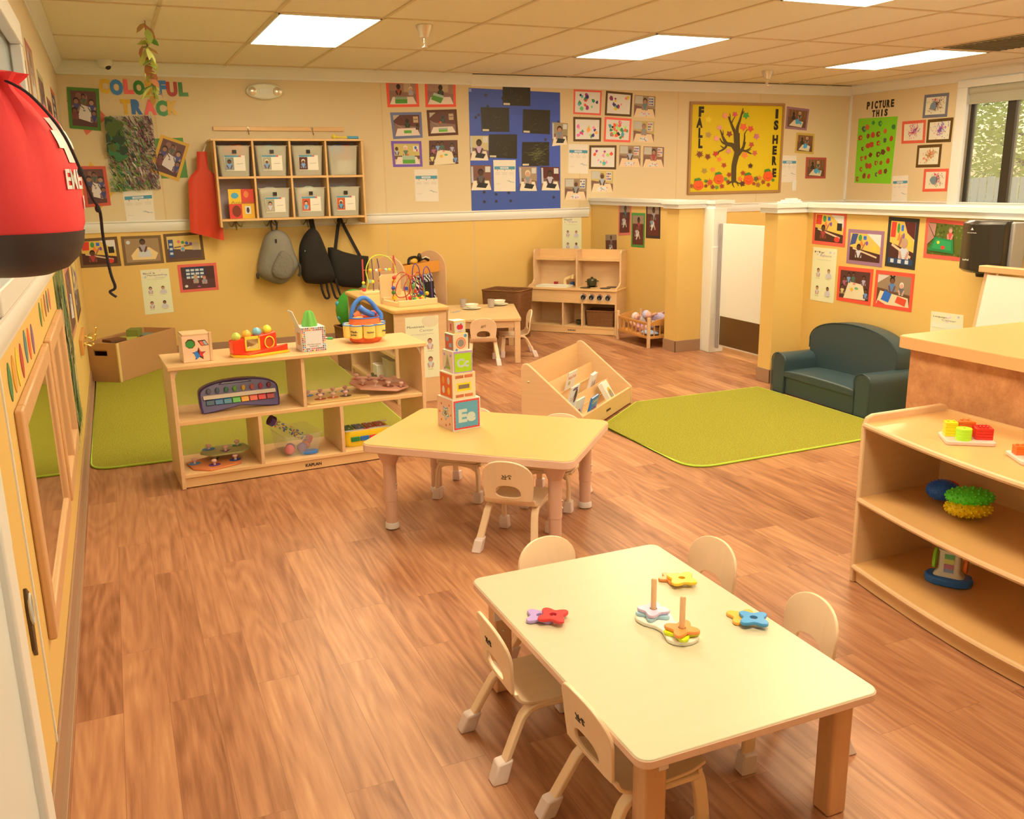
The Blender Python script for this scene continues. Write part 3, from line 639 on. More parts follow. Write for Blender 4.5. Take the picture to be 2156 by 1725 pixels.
def doll(label,x,y,z,rz,skin,cloth,hat=None):
    t=thing('doll',label,'doll',(x,y,z),rz,'dolls in the crib')
    mb=MB(); mb.sph((0,.0,.0),(.035,.09,.035)); mb.sph((0,.125,.012),(.036,.04,.036)); 
    for s in (-1,1): mb.tube([(s*.03,.05,.01),(s*.06,.02,.03),(s*.06,-.02,.045)],.013,8,rs=[.015,.013,.01]); mb.tube([(s*.018,-.07,0),(s*.03,-.12,.02),(s*.03,-.15,.03)],.015,8,rs=[.02,.016,.012])
    o=obj('body',mb,skin,t); obj('clothes',MB().sph((0,0,.001),(.041,.085,.042)),mat('cloth_'+cloth[1:],cloth,.85,bump=.4,nscale=40),o)
    if hat: obj('hat',MB().sph((0,.14,.014),(.041,.036,.041)),mat('cloth_'+hat[1:],hat,.85),o)
doll('doll in white clothes lying at the left end of the crib',4.39,7.12,.205,.1,SKL,'#f2dcc0','#f0d8c4')
doll('brown skinned doll with raised arm in the middle of the crib',4.40,7.00,.19,2.9,SKD,'#e6cdb8')
doll('doll in lilac cap at the right end of the crib',4.42,6.93,.25,.4,SKL,'#cbb0bc','#c8b4c8')
doll('doll with pink clothes at the bottom of the crib by the left post',4.36,7.15,.135,3.0,SKL,'#d89ab0')
tag(obj('doll_blanket',MB().sph((0,0,0),(.07,.10,.02),16,8),mat('pale_blue_cloth','#a8b0b4',.9,bump=.5,nscale=30),loc=(4.33,6.93,.121)),'pale blue cloth bunched at the bottom of the crib','blanket')
# ---- dress-up rack
ra=math.atan2(8.06-7.60,2.75-2.21); RK=thing('dress_up_rack','wooden dress up rack with two arched ends behind the play table','rack',(2.15,7.68,0),ra)
RW=mat('rack_birch','#dba56a',.4,noise=.06,nscale=4,stretch=(3,3,1)); sp_=.71
for x in (0,sp_-.018):
    mb=MB(); mb.prism([(-.165,0),(.165,0)]+[(.165*math.cos(a),.68+.17*math.sin(a)) for a in [PI*i/16 for i in range(17)]],x,x+.018,'yz'); obj('end_panel',mb,RW,RK,bevel=.003)
OB=mat('orange_rail','#e08e30',.4)
obj('cross_rail',MB().box(.018,-.10,.66,sp_-.018,-.085,.76),OB,RK,bevel=.002); obj('cross_rail',MB().box(.018,.0,.66,sp_-.018,.015,.76),OB,RK); obj('base_shelf',MB().box(.018,-.15,.08,sp_-.018,.15,.1),RW,RK)
def rkp(x,y,z): return (2.15+x*math.cos(ra)-y*math.sin(ra),7.68+x*math.sin(ra)+y*math.cos(ra),z)
# zebra costume: striped cloth
zm=bpy.data.materials.new('zebra_cloth'); zm.use_nodes=True; n=zm.node_tree.nodes; l=zm.node_tree.links
tc=n.new('ShaderNodeTexCoord'); mp=n.new('ShaderNodeMapping'); wv=n.new('ShaderNodeTexWave'); cr=n.new('ShaderNodeValToRGB')
mp.inputs['Rotation'].default_value=(.3,.5,.4); wv.inputs['Scale'].default_value=13; wv.inputs['Distortion'].default_value=6; wv.inputs['Detail'].default_value=1.5; wv.inputs['Detail Scale'].default_value=1.4
l.new(tc.outputs['Object'],mp.inputs[0]); l.new(mp.outputs[0],wv.inputs['Vector']); l.new(wv.outputs['Fac'],cr.inputs[0])
cr.color_ramp.elements[0].position=.46; cr.color_ramp.elements[0].color=c('#1a140c'); cr.color_ramp.elements[1].position=.54; cr.color_ramp.elements[1].color=c('#e0ccaa')
l.new(cr.outputs[0],n['Principled BSDF'].inputs['Base Color']); n['Principled BSDF'].inputs['Roughness'].default_value=.9
def cloth(pts_fn, nu, nv, th=.02):
    """hanging cloth as a closed shell; pts_fn(u,v)->(x,z,depth)"""
    mb=MB(); R=[]
    for j in range(nv+1):
        f=[];b_=[]
        for i in range(nu+1):
            u,v=i/nu,j/nv; x,z,d=pts_fn(u,v); k=th*math.sin(PI*min(max(u,.03),.97))**.5
            f.append((x,-d-k,z)); b_.append((x,-d+k*.3+.002,z))
        R.append(f+b_[::-1])
    return mb.ring(R)
t=thing('zebra_costume','black and white zebra striped costume hanging on the dress up rack','costume',rkp(.33,-.13,0),ra)
obj('trouser_leg',cloth(lambda u,v:(-.07+.13*(u-.5)*(1+.15*math.sin(9*v))+.0*v-.02, .655-.36*v+.01*math.sin(11*u), .012*math.sin(14*u)),10,9,.02),zm,t)
obj('trouser_leg',cloth(lambda u,v:(.08+.12*(u-.5)*(1+.8*v)+.075*v, .655-.40*v+.01*math.sin(9*u), .012*math.sin(12*u+2)),10,9,.022),zm,t)
tag(obj('black_garment',cloth(lambda u,v:(.12*(u-.5)*(1.2-.2*v), .60-.36*v, .01*math.sin(16*u)),10,8,.02),BLACK,loc=rkp(.36,-.18,0),rz=ra),'plain black garment hanging in front of the zebra costume','garment')
mb=MB().C('#1c160e'); mb.tube(smooth_path([(-.08,0,0),(-.05,.01,.045),(.04,0,.05),(.07,0,.01)],5),.014,8); mb.sph((.10,0,.045),(.022,.02,.04)); mb.tube([(.10,0,.02),(.18,0,.035),(.25,.0,.01)],.014,8); mb.C('#f0d9a8'); mb.tube([(.13,-.012,.036),(.18,-.013,.045),(.25,-.01,.025)],.006,6); mb.C('#e0a030'); mb.sph((-.005,-.01,.02),(.05,.02,.026))
tag(obj('costume_mask',mb,TOY,loc=rkp(.33,-.05,.76),rz=ra),'black, white and yellow costume headpiece lying on top of the dress up rack','mask')
# ---- book display
ba=math.atan2(5.12-4.55,3.07-2.40); BD=thing('book_display','low slanted wooden book display with three tiers on the floor','book display',(2.40,4.55,0),ba); bw,bdp=.88,.40
def bdpnt(x,y,z): return (2.40+x*math.cos(ba)-y*math.sin(ba),4.55+x*math.sin(ba)+y*math.cos(ba),z)
prof=[(0,0),(bdp,0),(bdp,.385),(bdp-.012,.405),(bdp-.035,.41),(bdp-.055,.40),(.015,.135),(0,.12)]
for x in (0,bw-.02): obj('side_panel',MB().prism(prof,x,x+.02,'yz'),WOOD,BD,bevel=.004)
obj('front_lip',MB().box(.02,.004,.012,bw-.02,.022,.118),WOODX,BD,bevel=.003)
obj('bottom',MB().box(.02,.02,.04,bw-.02,bdp,.052),WOODX,BD)
def slant(y0,z0,y1,z1,th=.01): return MB().prism([(y0,z0),(y1,z1),(y1+th*.9,z1-th*.3),(y0+th*.9,z0-th*.3)],.02,bw-.02,'yz')
obj('tier_back',slant(.13,.045,.165,.17),WOODX,BD); obj('tier_back',slant(.245,.05,.285,.27),WOODX,BD); obj('back_panel',slant(bdp-.03,.05,bdp-.012,.392,.012),WOODX,BD)
obj('tier_floor',MB().box(.02,.14,.09,bw-.02,.25,.1).box(.02,.26,.17,bw-.02,bdp-.02,.18),WOODX,BD)
obj('screw',MB().sph((-.001,bdp-.05,.30),.007,8,5),CHROME,BD)
lt=MB().C('#2b2118'); letters(lt,'KAPLAN',.014,frame((.40,.0032,.055),(1,0,0),(0,0,1)),w=.075,bold=.03,ext=.0008); obj('lettering',lt,PRINT,BD)
# ================================================================ BOOKS, SOFA, COUNTER, CURVED SHELF
def book(label,x,y,z,w,h,th,cover,tilt,rz,art=None):
    t=thing('picture_book',label,'book',bdpnt(x,y,z),ba+rz,'books in the low display'); X=Matrix.Rotation(-tilt,4,'X')
    mb=MB(); mb.at(M=X).C(cover); mb.box(0,0,0,w,.002,h); mb.box(0,th-.002,0,w,th,h); mb.box(0,0,0,.002,th,h); obj('cover',mb,PRINT,t)
    mb=MB(); mb.at(M=X); mb.box(.002,.002,.003,w-.003,th-.002,h-.003); obj('pages',mb,PAPER,t)
    mb=MB(); mb.at(M=X)
    if art: art(mb,w,h,X); obj('cover_art',mb,PRINT,t)
def a_text(s,col,hh,u=.1,v=.72,wf=.8,k2=None):
    def f(mb,w,h,X):
        mb.C(col); letters(mb,s,hh,X@frame((w*u,-.0006,h*v),(1,0,0),(0,0,1)),w=w*wf,bold=.012)
        if k2:
            for (cx,cz,rx,rz_,cl) in k2:
                mb.C(cl); mb.add([(w*cx+rx*w*math.cos(a),-.0004,h*cz+rz_*h*math.sin(a)) for a in [2*PI*i/16 for i in range(16)]],[tuple(range(16))])
    return f
book('thin picture book standing behind the others on the upper tier',.31,.245,.19,.14,.115,.006,'#f0d8b0',-.25,0,a_text('BabyTalk','#c84a3a',.02,.08,.6,.85,[(.3,.35,.12,.12,'#b8a050')]))
book('white picture book with a black cat on the cover',.10,.15,.11,.14,.155,.008,'#f0dcb8',-.25,.02,a_text('Talk','#d09a78',.028,.05,.4,.6,[(.72,.55,.18,.3,'#231c14'),(.5,.88,.3,.06,'#6a4a5a')]))
book('white picture book with an orange animal, at the left of the bottom tier',.026,.085,.055,.13,.155,.01,'#f6e4c4',-.25,0,a_text('','#6a5030',.008,.1,.85,.8,[(.5,.35,.3,.22,'#c8662c'),(.62,.3,.1,.1,'#5a3018')]))
book('blue picture book titled colors on the bottom tier',.15,.035,.055,.135,.145,.012,'#2f78a8',-.25,.06,a_text('Colors','#d8c060',.026,.08,.72,.84,[(.35,.3,.16,.2,'#3b2a4a'),(.65,.42,.12,.12,'#c8303a'),(.5,.2,.25,.1,'#e0d0b8')]))
book('white booklets standing at the back of the middle tier',.53,.18,.11,.115,.145,.02,'#ecd4b4',-.25,.1,a_text('','#b0524a',.014,.1,.8,.7,[(.3,.4,.1,.3,'#9a7a6a'),(.55,.45,.08,.25,'#b08a7a'),(.8,.4,.1,.3,'#5a4038')]))
book('white book with a rainbow on the cover, leaning over the front lip',.575,.03,.075,.13,.14,.03,'#f4e2c0',.55,.12,a_text('','#e07838',.02,.1,.75,.3,[(.55,.35,.34,.34,'#dda840'),(.57,.34,.27,.27,'#6a86b0'),(.59,.33,.2,.2,'#f4e2c0')]))
# ---- sofa
VIN=mat('dark_teal_vinyl','#3b4840',.38,bump=.08,nscale=60,k=1.0); PIPE=mat('teal_piping','#33433c',.35)
sa=math.radians(90-1.5+180); S=thing('child_sofa','dark green vinyl child sofa with rounded back against the half wall','sofa',(4.145,5.02,0),-PI/2-.02)
# local x along the front (0..sw), local y into the sofa
sw,sd=.925,.375
def arm(x0,x1):
    r=(x1-x0)/2; cx=(x0+x1)/2; p=[(x0,.0),(x1,.0),(x1+.004,.20)]+[(cx+(r+.006)*math.cos(a),.225+.055*math.sin(a)) for a in [PI*i/10 for i in range(11)]]+[(x0-.004,.20)]
    return p
for x0,x1 in ((0,.125),(sw-.125,sw)):
    mb=MB(); mb.prism(arm(x0,x1),0,sd,'xz'); a_=obj('armrest',mb,VIN,S,bevel=.012,seg=3)
    pp=[(x,-.001,z) for x,z in arm(x0,x1)]; obj('piping',MB().tube(pp[1:]+pp[:1] if 0 else pp,.004,6,closed=True),PIPE,a_)
obj('base',MB().box(.125,.012,0,sw-.125,sd,.135),VIN,S,bevel=.01)
mb=MB(); R=[]
for i in range(9):
    y=-.002+ .30*i/8; R.append([(x,y,z) for x,z in [(.126,.12)]+[(.126+(sw-.252)*j/14,.165+.022*math.sin(PI*j/14)**.6*math.sin(PI*(i+.6)/9.2)**.5) for j in range(15)]+[(sw-.126,.12)]])
mb.ring(R); obj('seat_cushion',mb,VIN,S,bevel=.008)
out=[(.075,.10),(sw-.075,.10),(sw-.06,.30)]+[(sw/2+(sw/2-.055)*math.cos(a)*1.0,.335+.175*math.sin(a)**.75) for a in [PI*i/22 for i in range(1,22)]]+[(.06,.30)]
mb=MB(); mb.hexa if 0 else None
n_=len(out); mb.ring([[(x*.995+.002,.262,z*.99) for x,z in out],[(x,.275,z) for x,z in out],[(x,.37,z) for x,z in out],[(x*.995+.002,.38,z*.99) for x,z in out]]); obj('backrest',mb,VIN,S,bevel=.006)
obj('piping',MB().tube([(x,.262,z) for x,z in out[2:]],.004,6),PIPE,S)
# ---- rugs
rm=bpy.data.materials.new('lime_rug_pile'); rm.use_nodes=True; n=rm.node_tree.nodes; l=rm.node_tree.links; b=n['Principled BSDF']
tc=n.new('ShaderNodeTexCoord'); nz=n.new('ShaderNodeTexNoise'); nz.inputs['Scale'].default_value=160; nz.inputs['Detail'].default_value=3; l.new(tc.outputs['Object'],nz.inputs['Vector'])
n2=n.new('ShaderNodeTexNoise'); n2.inputs['Scale'].default_value=3.2; l.new(tc.outputs['Object'],n2.inputs['Vector'])
cr=n.new('ShaderNodeValToRGB'); l.new(nz.outputs['Fac'],cr.inputs[0]); cr.color_ramp.elements[0].position=.3; cr.color_ramp.elements[0].color=c('#9a8620',.76); cr.color_ramp.elements[1].position=.62; cr.color_ramp.elements[1].color=c('#bcaa36',.78)
mx=n.new('ShaderNodeMix'); mx.data_type='RGBA'; mx.blend_type='MULTIPLY'; mx.inputs[0].default_value=.35; l.new(cr.outputs[0],mx.inputs[6]); l.new(n2.outputs['Color'],mx.inputs[7]); 
l.new(cr.outputs[0],b.inputs['Base Color']); b.inputs['Roughness'].default_value=.95; b.inputs['Specular IOR Level'].default_value=.1
bp=n.new('ShaderNodeBump'); bp.inputs['Strength'].default_value=.9; bp.inputs['Distance'].default_value=.006; l.new(nz.outputs['Fac'],bp.inputs['Height']); l.new(bp.outputs[0],b.inputs['Normal'])
RB=mat('rug_edge_binding','#b8c838',.8)
def corner_poly(pts, r, which):
    out=[]; K=len(pts)
    for i,p in enumerate(pts):
        if i not in which: out.append(p); continue
        P=Vector(p); A=(Vector(pts[i-1])-P).normalized()*r; B=(Vector(pts[(i+1)%K])-P).normalized()*r
        for k in range(7):
            t_=k/6; q=(P+A)*(1-t_)**2+P*2*t_*(1-t_)+(P+B)*t_*t_; out.append((q.x,q.y))
    return out
def rug(label,pts,which,r):
    p=corner_poly([Vector(q) for q in pts],r,which); p=[(q[0],q[1]) for q in p]
    o=obj('area_rug',MB().prism(p,.0005,.012),rm,bevel=.003); tag(o,label,'rug')
    obj('edge_binding',MB().tube([(x,y,.0065) for x,y in p],.0062,6,closed=True),RB,o)
rug('lime green rug behind the divider shelf along the left wall',[(-.245,5.12),(1.54,5.10),(1.60,8.0),(-.245,8.0)],(0,1),.12)
rug('lime green rug on the right in front of the sofa',[(2.61,3.74),(4.5,3.79),(4.5,4.07),(4.105,4.07),(4.105,5.115),(3.10,5.115),(2.61,4.69)],(0,),.16)
# ---- tall counter at the right
CT=thing('counter_unit','waist high brown laminate counter behind the curved shelf','counter',(2.80,2.66,0))
cm_=bpy.data.materials.new('mottled_laminate'); cm_.use_nodes=True; n=cm_.node_tree.nodes; l=cm_.node_tree.links
tc=n.new('ShaderNodeTexCoord'); nz=n.new('ShaderNodeTexNoise'); nz.inputs['Scale'].default_value=9; nz.inputs['Detail'].default_value=8; nz.inputs['Roughness'].default_value=.75; l.new(tc.outputs['Object'],nz.inputs['Vector'])
cr=n.new('ShaderNodeValToRGB'); l.new(nz.outputs['Fac'],cr.inputs[0]); cr.color_ramp.elements[0].position=.3; cr.color_ramp.elements[0].color=c('#b06a38'); cr.color_ramp.elements[1].position=.7; cr.color_ramp.elements[1].color=c('#e29a58')
l.new(cr.outputs[0],n['Principled BSDF'].inputs['Base Color']); n['Principled BSDF'].inputs['Roughness'].default_value=.45
obj('carcass',MB().box(.04,-1.9,0,1.25,-.04,.805),cm_,CT)
p=corner_poly([Vector(q) for q in [(0,0),(0,-1.95),(1.3,-1.95),(1.3,0)]],.045,(0,))
obj('countertop',MB().prism([(q[0],q[1]) for q in p],.805,.85),mat('counter_laminate','#d99f4e',.35,noise=.04,nscale=60),CT,bevel=.002)
obj('front_edge',MB().prism([(q[0],q[1]) for q in corner_poly([Vector(q) for q in [(-.002,.002),(-.002,-1.95),(1.3,-1.95),(1.3,.002)]],.045,(0,))],.8045,.8475),mat('counter_edge','#eea860',.45,noise=.06,nscale=120),CT)
# ---- curved corner shelf
CS=thing('curved_shelf','low wooden shelf with three bow fronted shelves at the right edge','shelf',(2.375,2.36,0),-PI/2)
# local x runs toward the camera, local y toward the counter
cl=1.42; cdp=.40
def bow(x): return -.085*math.sin(PI*min(max(x/cl,0),1)) 
def bowpoly(x0,x1,y1,ins=0):
    return [(x0+(x1-x0)*i/24, bow(x0+(x1-x0)*i/24)+ins) for i in range(25)]+[(x1,y1),(x0,y1)]
mb=MB(); mb.prism([(0,0),(cdp,0),(cdp,.625),(cdp-.01,.635),(cdp-.03,.64),(.04,.64),(.012,.63),(0,.60)],-.02,.0,'yz'); obj('side_panel',mb,WOOD,CS,bevel=.005)
mb=MB(); mb.prism([(0,0),(cdp,0),(cdp,.64),(.04,.64),(0,.60)],cl,cl+.02,'yz'); obj('side_panel',mb,WOOD,CS,bevel=.005)
SHM=mat('amber_shelf','#e2a356',.28,noise=.04,nscale=3,stretch=(2,10,1))
for z in (.055,.315,.595):
    obj('shelf',MB().prism(bowpoly(0,cl,cdp-.015),z,z+.018),SHM,CS)
    obj('edge_strip',MB().tube([(cl*i/30,bow(cl*i/30)-.001,z+.009) for i in range(31)],.0105,8),WOODD,CS)
obj('plinth',MB().prism(bowpoly(0,cl,.04,.014)[:25]+[(cl,.03),(0,.03)],.004,.055) if 0 else MB().ring([[(cl*i/24,bow(cl*i/24)+.012,z_) for z_ in (.004,.055)]+[(cl*i/24,bow(cl*i/24)+.03,z_) for z_ in (.055,.004)] for i in range(25)]),WOODX,CS)
obj('back_panel',MB().box(0,cdp-.015,.055,cl,cdp-.003,.62),WOODX,CS)
def cs(x,y,z): return (2.375+y, 2.36-x, z)
def P3(x,y,z): return (x,y,z)
# shape sorting boards with stacked blocks
def block_board(x,y,z,rz,label,blocks):
    t=thing('sorting_board',label,'toy',(x,y,z),rz,'sorting boards on the curved shelf')
    obj('base_board',MB().prism(rrect(-.075,-.062,.075,.062,.012),0,.012),mat('pink_wood','#f0c098',.45),t,bevel=.002)
    for kind,bx,by,w,h,col in blocks:
        mb=MB().C(col); k=int(h/.0095)
        for i in range(k):
            z0=.0122+i*.0095
            if kind=='c': mb.lathe([(w,z0),(w,z0+.0085),(w*.97,z0+.0095)],22,(bx,by,0))
            elif kind=='t': mb.prism([(bx-w,by-w*.7),(bx+w,by-w*.7),(bx,by+w)],z0,z0+.009)
            else: mb.box(bx-w,by-w,z0,bx+w,by+w,z0+.009)
        top=.0122+k*.0095
        if kind=='4': [mb.lathe([(.0045,top),(.004,top+.004),(.001,top+.005)],10,(bx+a*.011,by+b_*.011,0)) for a in (-1,0,1) for b_ in (-1,1)]
        elif kind!='c': [mb.lathe([(.0045,top),(.004,top+.004),(.001,top+.005)],10,(bx+a*.009,by,0)) for a in (-1,1)]
        else: mb.C('#9a8a2a'); mb.lathe([(.004,top),(.004,top+.0006),(.001,top+.0007)],10,(bx,by,0))
        obj('stacked_block',mb,TOY,t,bevel=.001)
block_board(2.50,2.045,.6135,-.62,'wooden board with four stacks of coloured blocks on top of the curved shelf',[('b',-.048,.018,.019,.048,'#ffd21e'),('c',-.018,-.030,.0245,.046,'#b8e02a'),('t',.0,.040,.03,.048,'#f06a22'),('4',.045,-.002,.027,.038,'#e02a1c')])
block_board(2.52,1.80,.6135,-.5,'second board with orange and yellow blocks, cut by the right picture edge',[('b',-.05,.02,.016,.03,'#f06a22'),('c',-.02,-.02,.02,.04,'#ffc81e'),('b',.04,.02,.025,.05,'#f06a22')])
def spiky(x,y,z,r,rz,tilt,h,label,n=160,sr=.0055,grp='spiky sensory bowls'):
    t=thing('spiky_ball',label,'toy',(x,y,z),0,None); X=Matrix.Rotation(rz,4,'Z')@Matrix.Rotation(tilt,4,'X'); m_=mat('rubber_'+h[1:],h,.3,k=1.5)
    mb=MB(); mb.at(M=X); mb.sph((0,0,0),(r[0],r[1],r[2]),28,14); obj('shell',mb,m_,t)
    mb=MB(); mb.at(M=X)
    for i in range(n):
        u=1-2*(i+.5)/n; a=i*2.39996; q=math.sqrt(1-u*u); d=Vector((q*math.cos(a),q*math.sin(a),u)); p=Vector((d.x*r[0],d.y*r[1],d.z*r[2])); nn=Vector((d.x/r[0],d.y/r[1],d.z/r[2])).normalized()
        mb.tube([p-nn*.002,p+nn*sr*.6,p+nn*sr*1.05],sr,6,rs=[sr,sr*.85,sr*.3])
    obj('bumps',mb,m_,t)['kind']='stuff'
spiky(2.60,2.20,.378,(.056,.044,.034),-.5,.25,'#2a66d0','small blue spiky oval ball left of the green one on the middle shelf',260,.0022)
spiky(2.645,2.215,.368,(.045,.036,.032),.3,-.2,'#d8303a','small red spiky ball behind the blue one on the middle shelf',240,.0022)
spiky(2.545,2.045,.3725,(.074,.054,.031),-.55,-.12,'#ffc20a','yellow spiky rubber oval under the green one on the middle shelf',120,.0048)
spiky(2.550,2.048,.411,(.076,.056,.031),-.55,-.10,'#4cc22c','bright green spiky rubber oval on top of the yellow one',120,.0042)
t=thing('musical_toy','white and blue toy with drum ends on the bottom curved shelf','toy',(2.555,2.10,.0735),-1.0)
mb=MB().C('#2c74c8'); mb.prism([(.078*math.cos(a)*(1+.03*math.cos(12*a)),.050*(1+.03*math.cos(12*a))*math.sin(a)*(1-.2*math.cos(a)**2*-1)) for a in [2*PI*i/30 for i in range(30)]],0,.030); obj('blue_base',mb,TOY,t,bevel=.008,seg=3)
mb=MB().C('#f4ead4'); mb.ring([[(x*s,y*s,z) for x,y in rrect(-.05,-.03,.05,.03,.018)] for s,z in ((1.1,.022),(.95,.034),(.72,.05),(.70,.115),(.8,.125))]); obj('white_body',mb,TOY,t)
mb=MB().C('#8fc832',1.1); mb.at((-.048,0,.085),0,0,PI/2-.0); mb.lathe([(.004,-.006),(.036,-.005),(.036,.004),(.004,.008)],22); obj('drum_end',mb,TOY,t); mb=MB().C('#d86a2a'); mb.at((.052,0,.085),0,0,PI/2); mb.lathe([(.004,-.008),(.036,-.004),(.036,.005),(.004,.006)],22); obj('drum_end',mb,TOY,t)
mb=MB(); 
for i,(h_) in enumerate(['#8a9ab0','#b06a80','#c8c86a','#5aa060']): mb.C(h_); mb.box(-.016,-.0235,.042+.018*i,.016,-.0215,.058+.018*i)
obj('picture_panel',mb,PRINT,t)
# ---- easel and towel dispenser
E_=thing('easel','wooden framed white board easel behind the counter','easel',(4.12,3.30,0),-PI/2)
mb=MB(); [mb.hexa([(x,.0,0),(x+.03,.0,0),(x+.03,.03,0),(x,.03,0)],[(x,.16,.98),(x+.03,.16,.98),(x+.03,.19,.98),(x,.19,.98)]) for x in (-.20,.32)]; obj('frame_leg',mb,WOOD,E_)
obj('top_bar',MB().box(-.22,.13,.95,.38,.19,.985),WOODX,E_,bevel=.004); obj('back_leg',MB().hexa([(-.19,.36,0),(-.16,.36,0),(-.16,.39,0),(-.19,.39,0)],[(-.19,.19,.95),(-.16,.19,.95),(-.16,.21,.95),(-.19,.21,.95)]),WOOD,E_)
obj('white_board',MB().hexa([(-.165,.05,.42),(.315,.05,.42),(.315,.06,.42),(-.165,.06,.42)],[(-.165,.135,.94),(.315,.135,.94),(.315,.145,.94),(-.165,.145,.94)]),mat('white_board_surface','#f6ddb2',.3),E_)
D=thing('towel_dispenser','black paper towel dispenser with grey sides on the lounge half wall','towel dispenser',(4.54,3.535,.94),-PI/2)
obj('wall_box',MB().box(-.20,-.10,.0,.055,0,.265),mat('dispenser_grey','#a89a80',.5),D,bevel=.006)
pts=[(-.235,-.10)]+[(-.235+.27*i/12,-.145-.055*math.sin(PI*i/12)) for i in range(13)]+[(.035,-.10)]
mb=MB(); mb.ring([[(x*(.96 if z<0 or z>.26 else 1),y+(.02 if z<0 or z>.26 else 0),z) for x,y in pts] for z in (-.012,.005,.255,.272)]); obj('cover',mb,mat('smoked_black_plastic','#2a241a',.28,coat=.3),D,bevel=.006,seg=3)
mb=MB().C('#e8d8b8'); letters(mb,'Georgia-Pacific',.006,frame((-.155,-.2015,.205),(1,0,0),(0,0,1)),w=.06,bold=.02); mb.add([(-.135,-.2015,.222),(-.115,-.2015,.222),(-.125,-.2015,.236)],[(0,1,2)]); letters(mb,'SofPull',.009,frame((-.17,-.200,.055),(1,0,0),(0,0,1)),w=.04,bold=.03); obj('lettering',mb,PRINT,D)
obj('nozzle',MB().lathe([(.03,-.035),(.035,-.012)],16,(-.10,-.12,0)),BLK,D)
# ================================================================ TOYS
# block tower, each cube a thing
def cube(name_lbl,s,x,y,z,rz,fcol,side,front):
    t=thing('stacking_block',name_lbl,'block',(x,y,z),rz,'stacked alphabet blocks')
    obj('box_body',MB().box(0,0,0,s,s,s),mat('block_card','#f4d8a4',.45),t,bevel=.0015)
    mb=MB(); e_=-.0006; m_=s*.06
    def fr(h,a0,b0,a1,b1): mb.C(h); mb.add([(a0*s,e_,b0*s),(a1*s,e_,b0*s),(a1*s,e_,b1*s),(a0*s,e_,b1*s)],[(0,1,2,3)])
    def sd(h,a0,b0,a1,b1,d=0): mb.C(h); mb.add([(e_-d,a0*s,b0*s),(e_-d,a0*s,b1*s),(e_-d,a1*s,b1*s),(e_-d,a1*s,b0*s)],[(0,1,2,3)])
    front(mb,fr,s); side(mb,sd,s); obj('printed_faces',mb,PRINT,t)
def disc(mb,cx,cz,r,h,s,y=-.0009,n=20): mb.C(h); mb.add([(s*(cx+r*math.cos(2*PI*i/n)),y,s*(cz+r*math.sin(2*PI*i/n))) for i in range(n)],[tuple(range(n))])
def f_ee(mb,fr,s):
    fr('#f4e4c8',.0,.0,1,1); mb.C('#e2413c')
    pts=[]
    for k in range(4):
        for i in range(24):
            f=i/24; w=.030+.014*math.sin(2*PI*f*7); a=[(.5-.455+.91*f,.045-0+w-.03),(.955-w+.03,.045+.91*f),(.955-.91*f,.955-w+.03),(.045+w-.03,.955-.91*f)][k]; pts.append((a[0]*s,-.0008,a[1]*s))
    mb.add([(.035*s,-.0007,.035*s),(.965*s,-.0007,.035*s),(.965*s,-.0007,.965*s),(.035*s,-.0007,.965*s)],[(0,1,2,3)])
    mb.C((.12,.44,.85,1)); mb.add([((p[0]-.5*s)*.9+.5*s,-.001,(p[2]-.5*s)*.9+.5*s) for p in pts],[tuple(range(len(pts)))])
    mb.C('#ffffff'); letters(mb,'Ee',s*.40,frame((s*.2,-.0014,s*.28),(1,0,0),(0,0,1)),w=s*.62,bold=.05)
def s_star(mb,sd,s):
    sd('#f2b488',0,0,1,1)
    for (a,b_) in ((.2,.2),(.75,.25),(.45,.12),(.2,.8),(.72,.78),(.12,.5),(.85,.5)): mb.C('#d84a3a'); mb.add([(-.001,s*(a+(.06 if i%2 else .028)*math.cos(PI*i/5)),s*(b_+(.06 if i%2 else .028)*math.sin(PI*i/5))) for i in range(10)][::-1],[tuple(range(10))])
    for r,h in ((.26,'#5a9ab0'),(.20,'#f0d8b0'),(.13,'#8a6a4a')): mb.C(h); mb.add([(-.0012-.3*(.26-r)*.01,s*(.45+(r if i%2 else r*.55)*math.cos(PI*i/5+.3)),s*(.52+(r if i%2 else r*.55)*math.sin(PI*i/5+.3))) for i in range(10)][::-1],[tuple(range(10))])
def f_slot(mb,fr,s):
    fr('#f4cc90',0,0,1,1)
    for a,b_ in ((.12,.80),(.52,.80),(.12,.06),(.52,.06)): fr('#ee7e4a',a,b_,a+.36,b_+.12)
    mb.C('#f8d020'); mb.add([(.18*s,-.0008,.30*s),(.80*s,-.0008,.30*s),(.80*s,-.0008,.62*s),(.18*s,-.0008,.62*s)],[(0,1,2,3)]); mb.C('#8a7050'); mb.add([(.25*s,-.0010,.39*s),(.73*s,-.0010,.39*s),(.73*s,-.0010,.55*s),(.25*s,-.0010,.55*s)],[(0,1,2,3)])
def s_or(mb,sd,s):
    sd('#ee6a34',.05,.05,.95,.95)
    for a,b_,h in ((.3,.7,'#f4dcc0'),(.7,.68,'#f09a3a'),(.3,.3,'#f4b040'),(.7,.3,'#f4dcc0')): mb.C(h); mb.add([(-.0011,s*(a+.1*math.cos(2*PI*i/12)),s*(b_+.15*math.sin(2*PI*i/12))) for i in range(12)][::-1],[tuple(range(12))])
def f_cc(mb,fr,s): fr('#d8a8d8',.04,.0,1,1); mb.C('#aed01e',1.05); mb.add([(.09*s,-.0008,.05*s),(.95*s,-.0008,.05*s),(.95*s,-.0008,.90*s),(.09*s,-.0008,.90*s)],[(0,1,2,3)]); mb.C('#ffffff'); letters(mb,'Cc',s*.38,frame((s*.2,-.0013,s*.28),(1,0,0),(0,0,1)),w=s*.62,bold=.05)
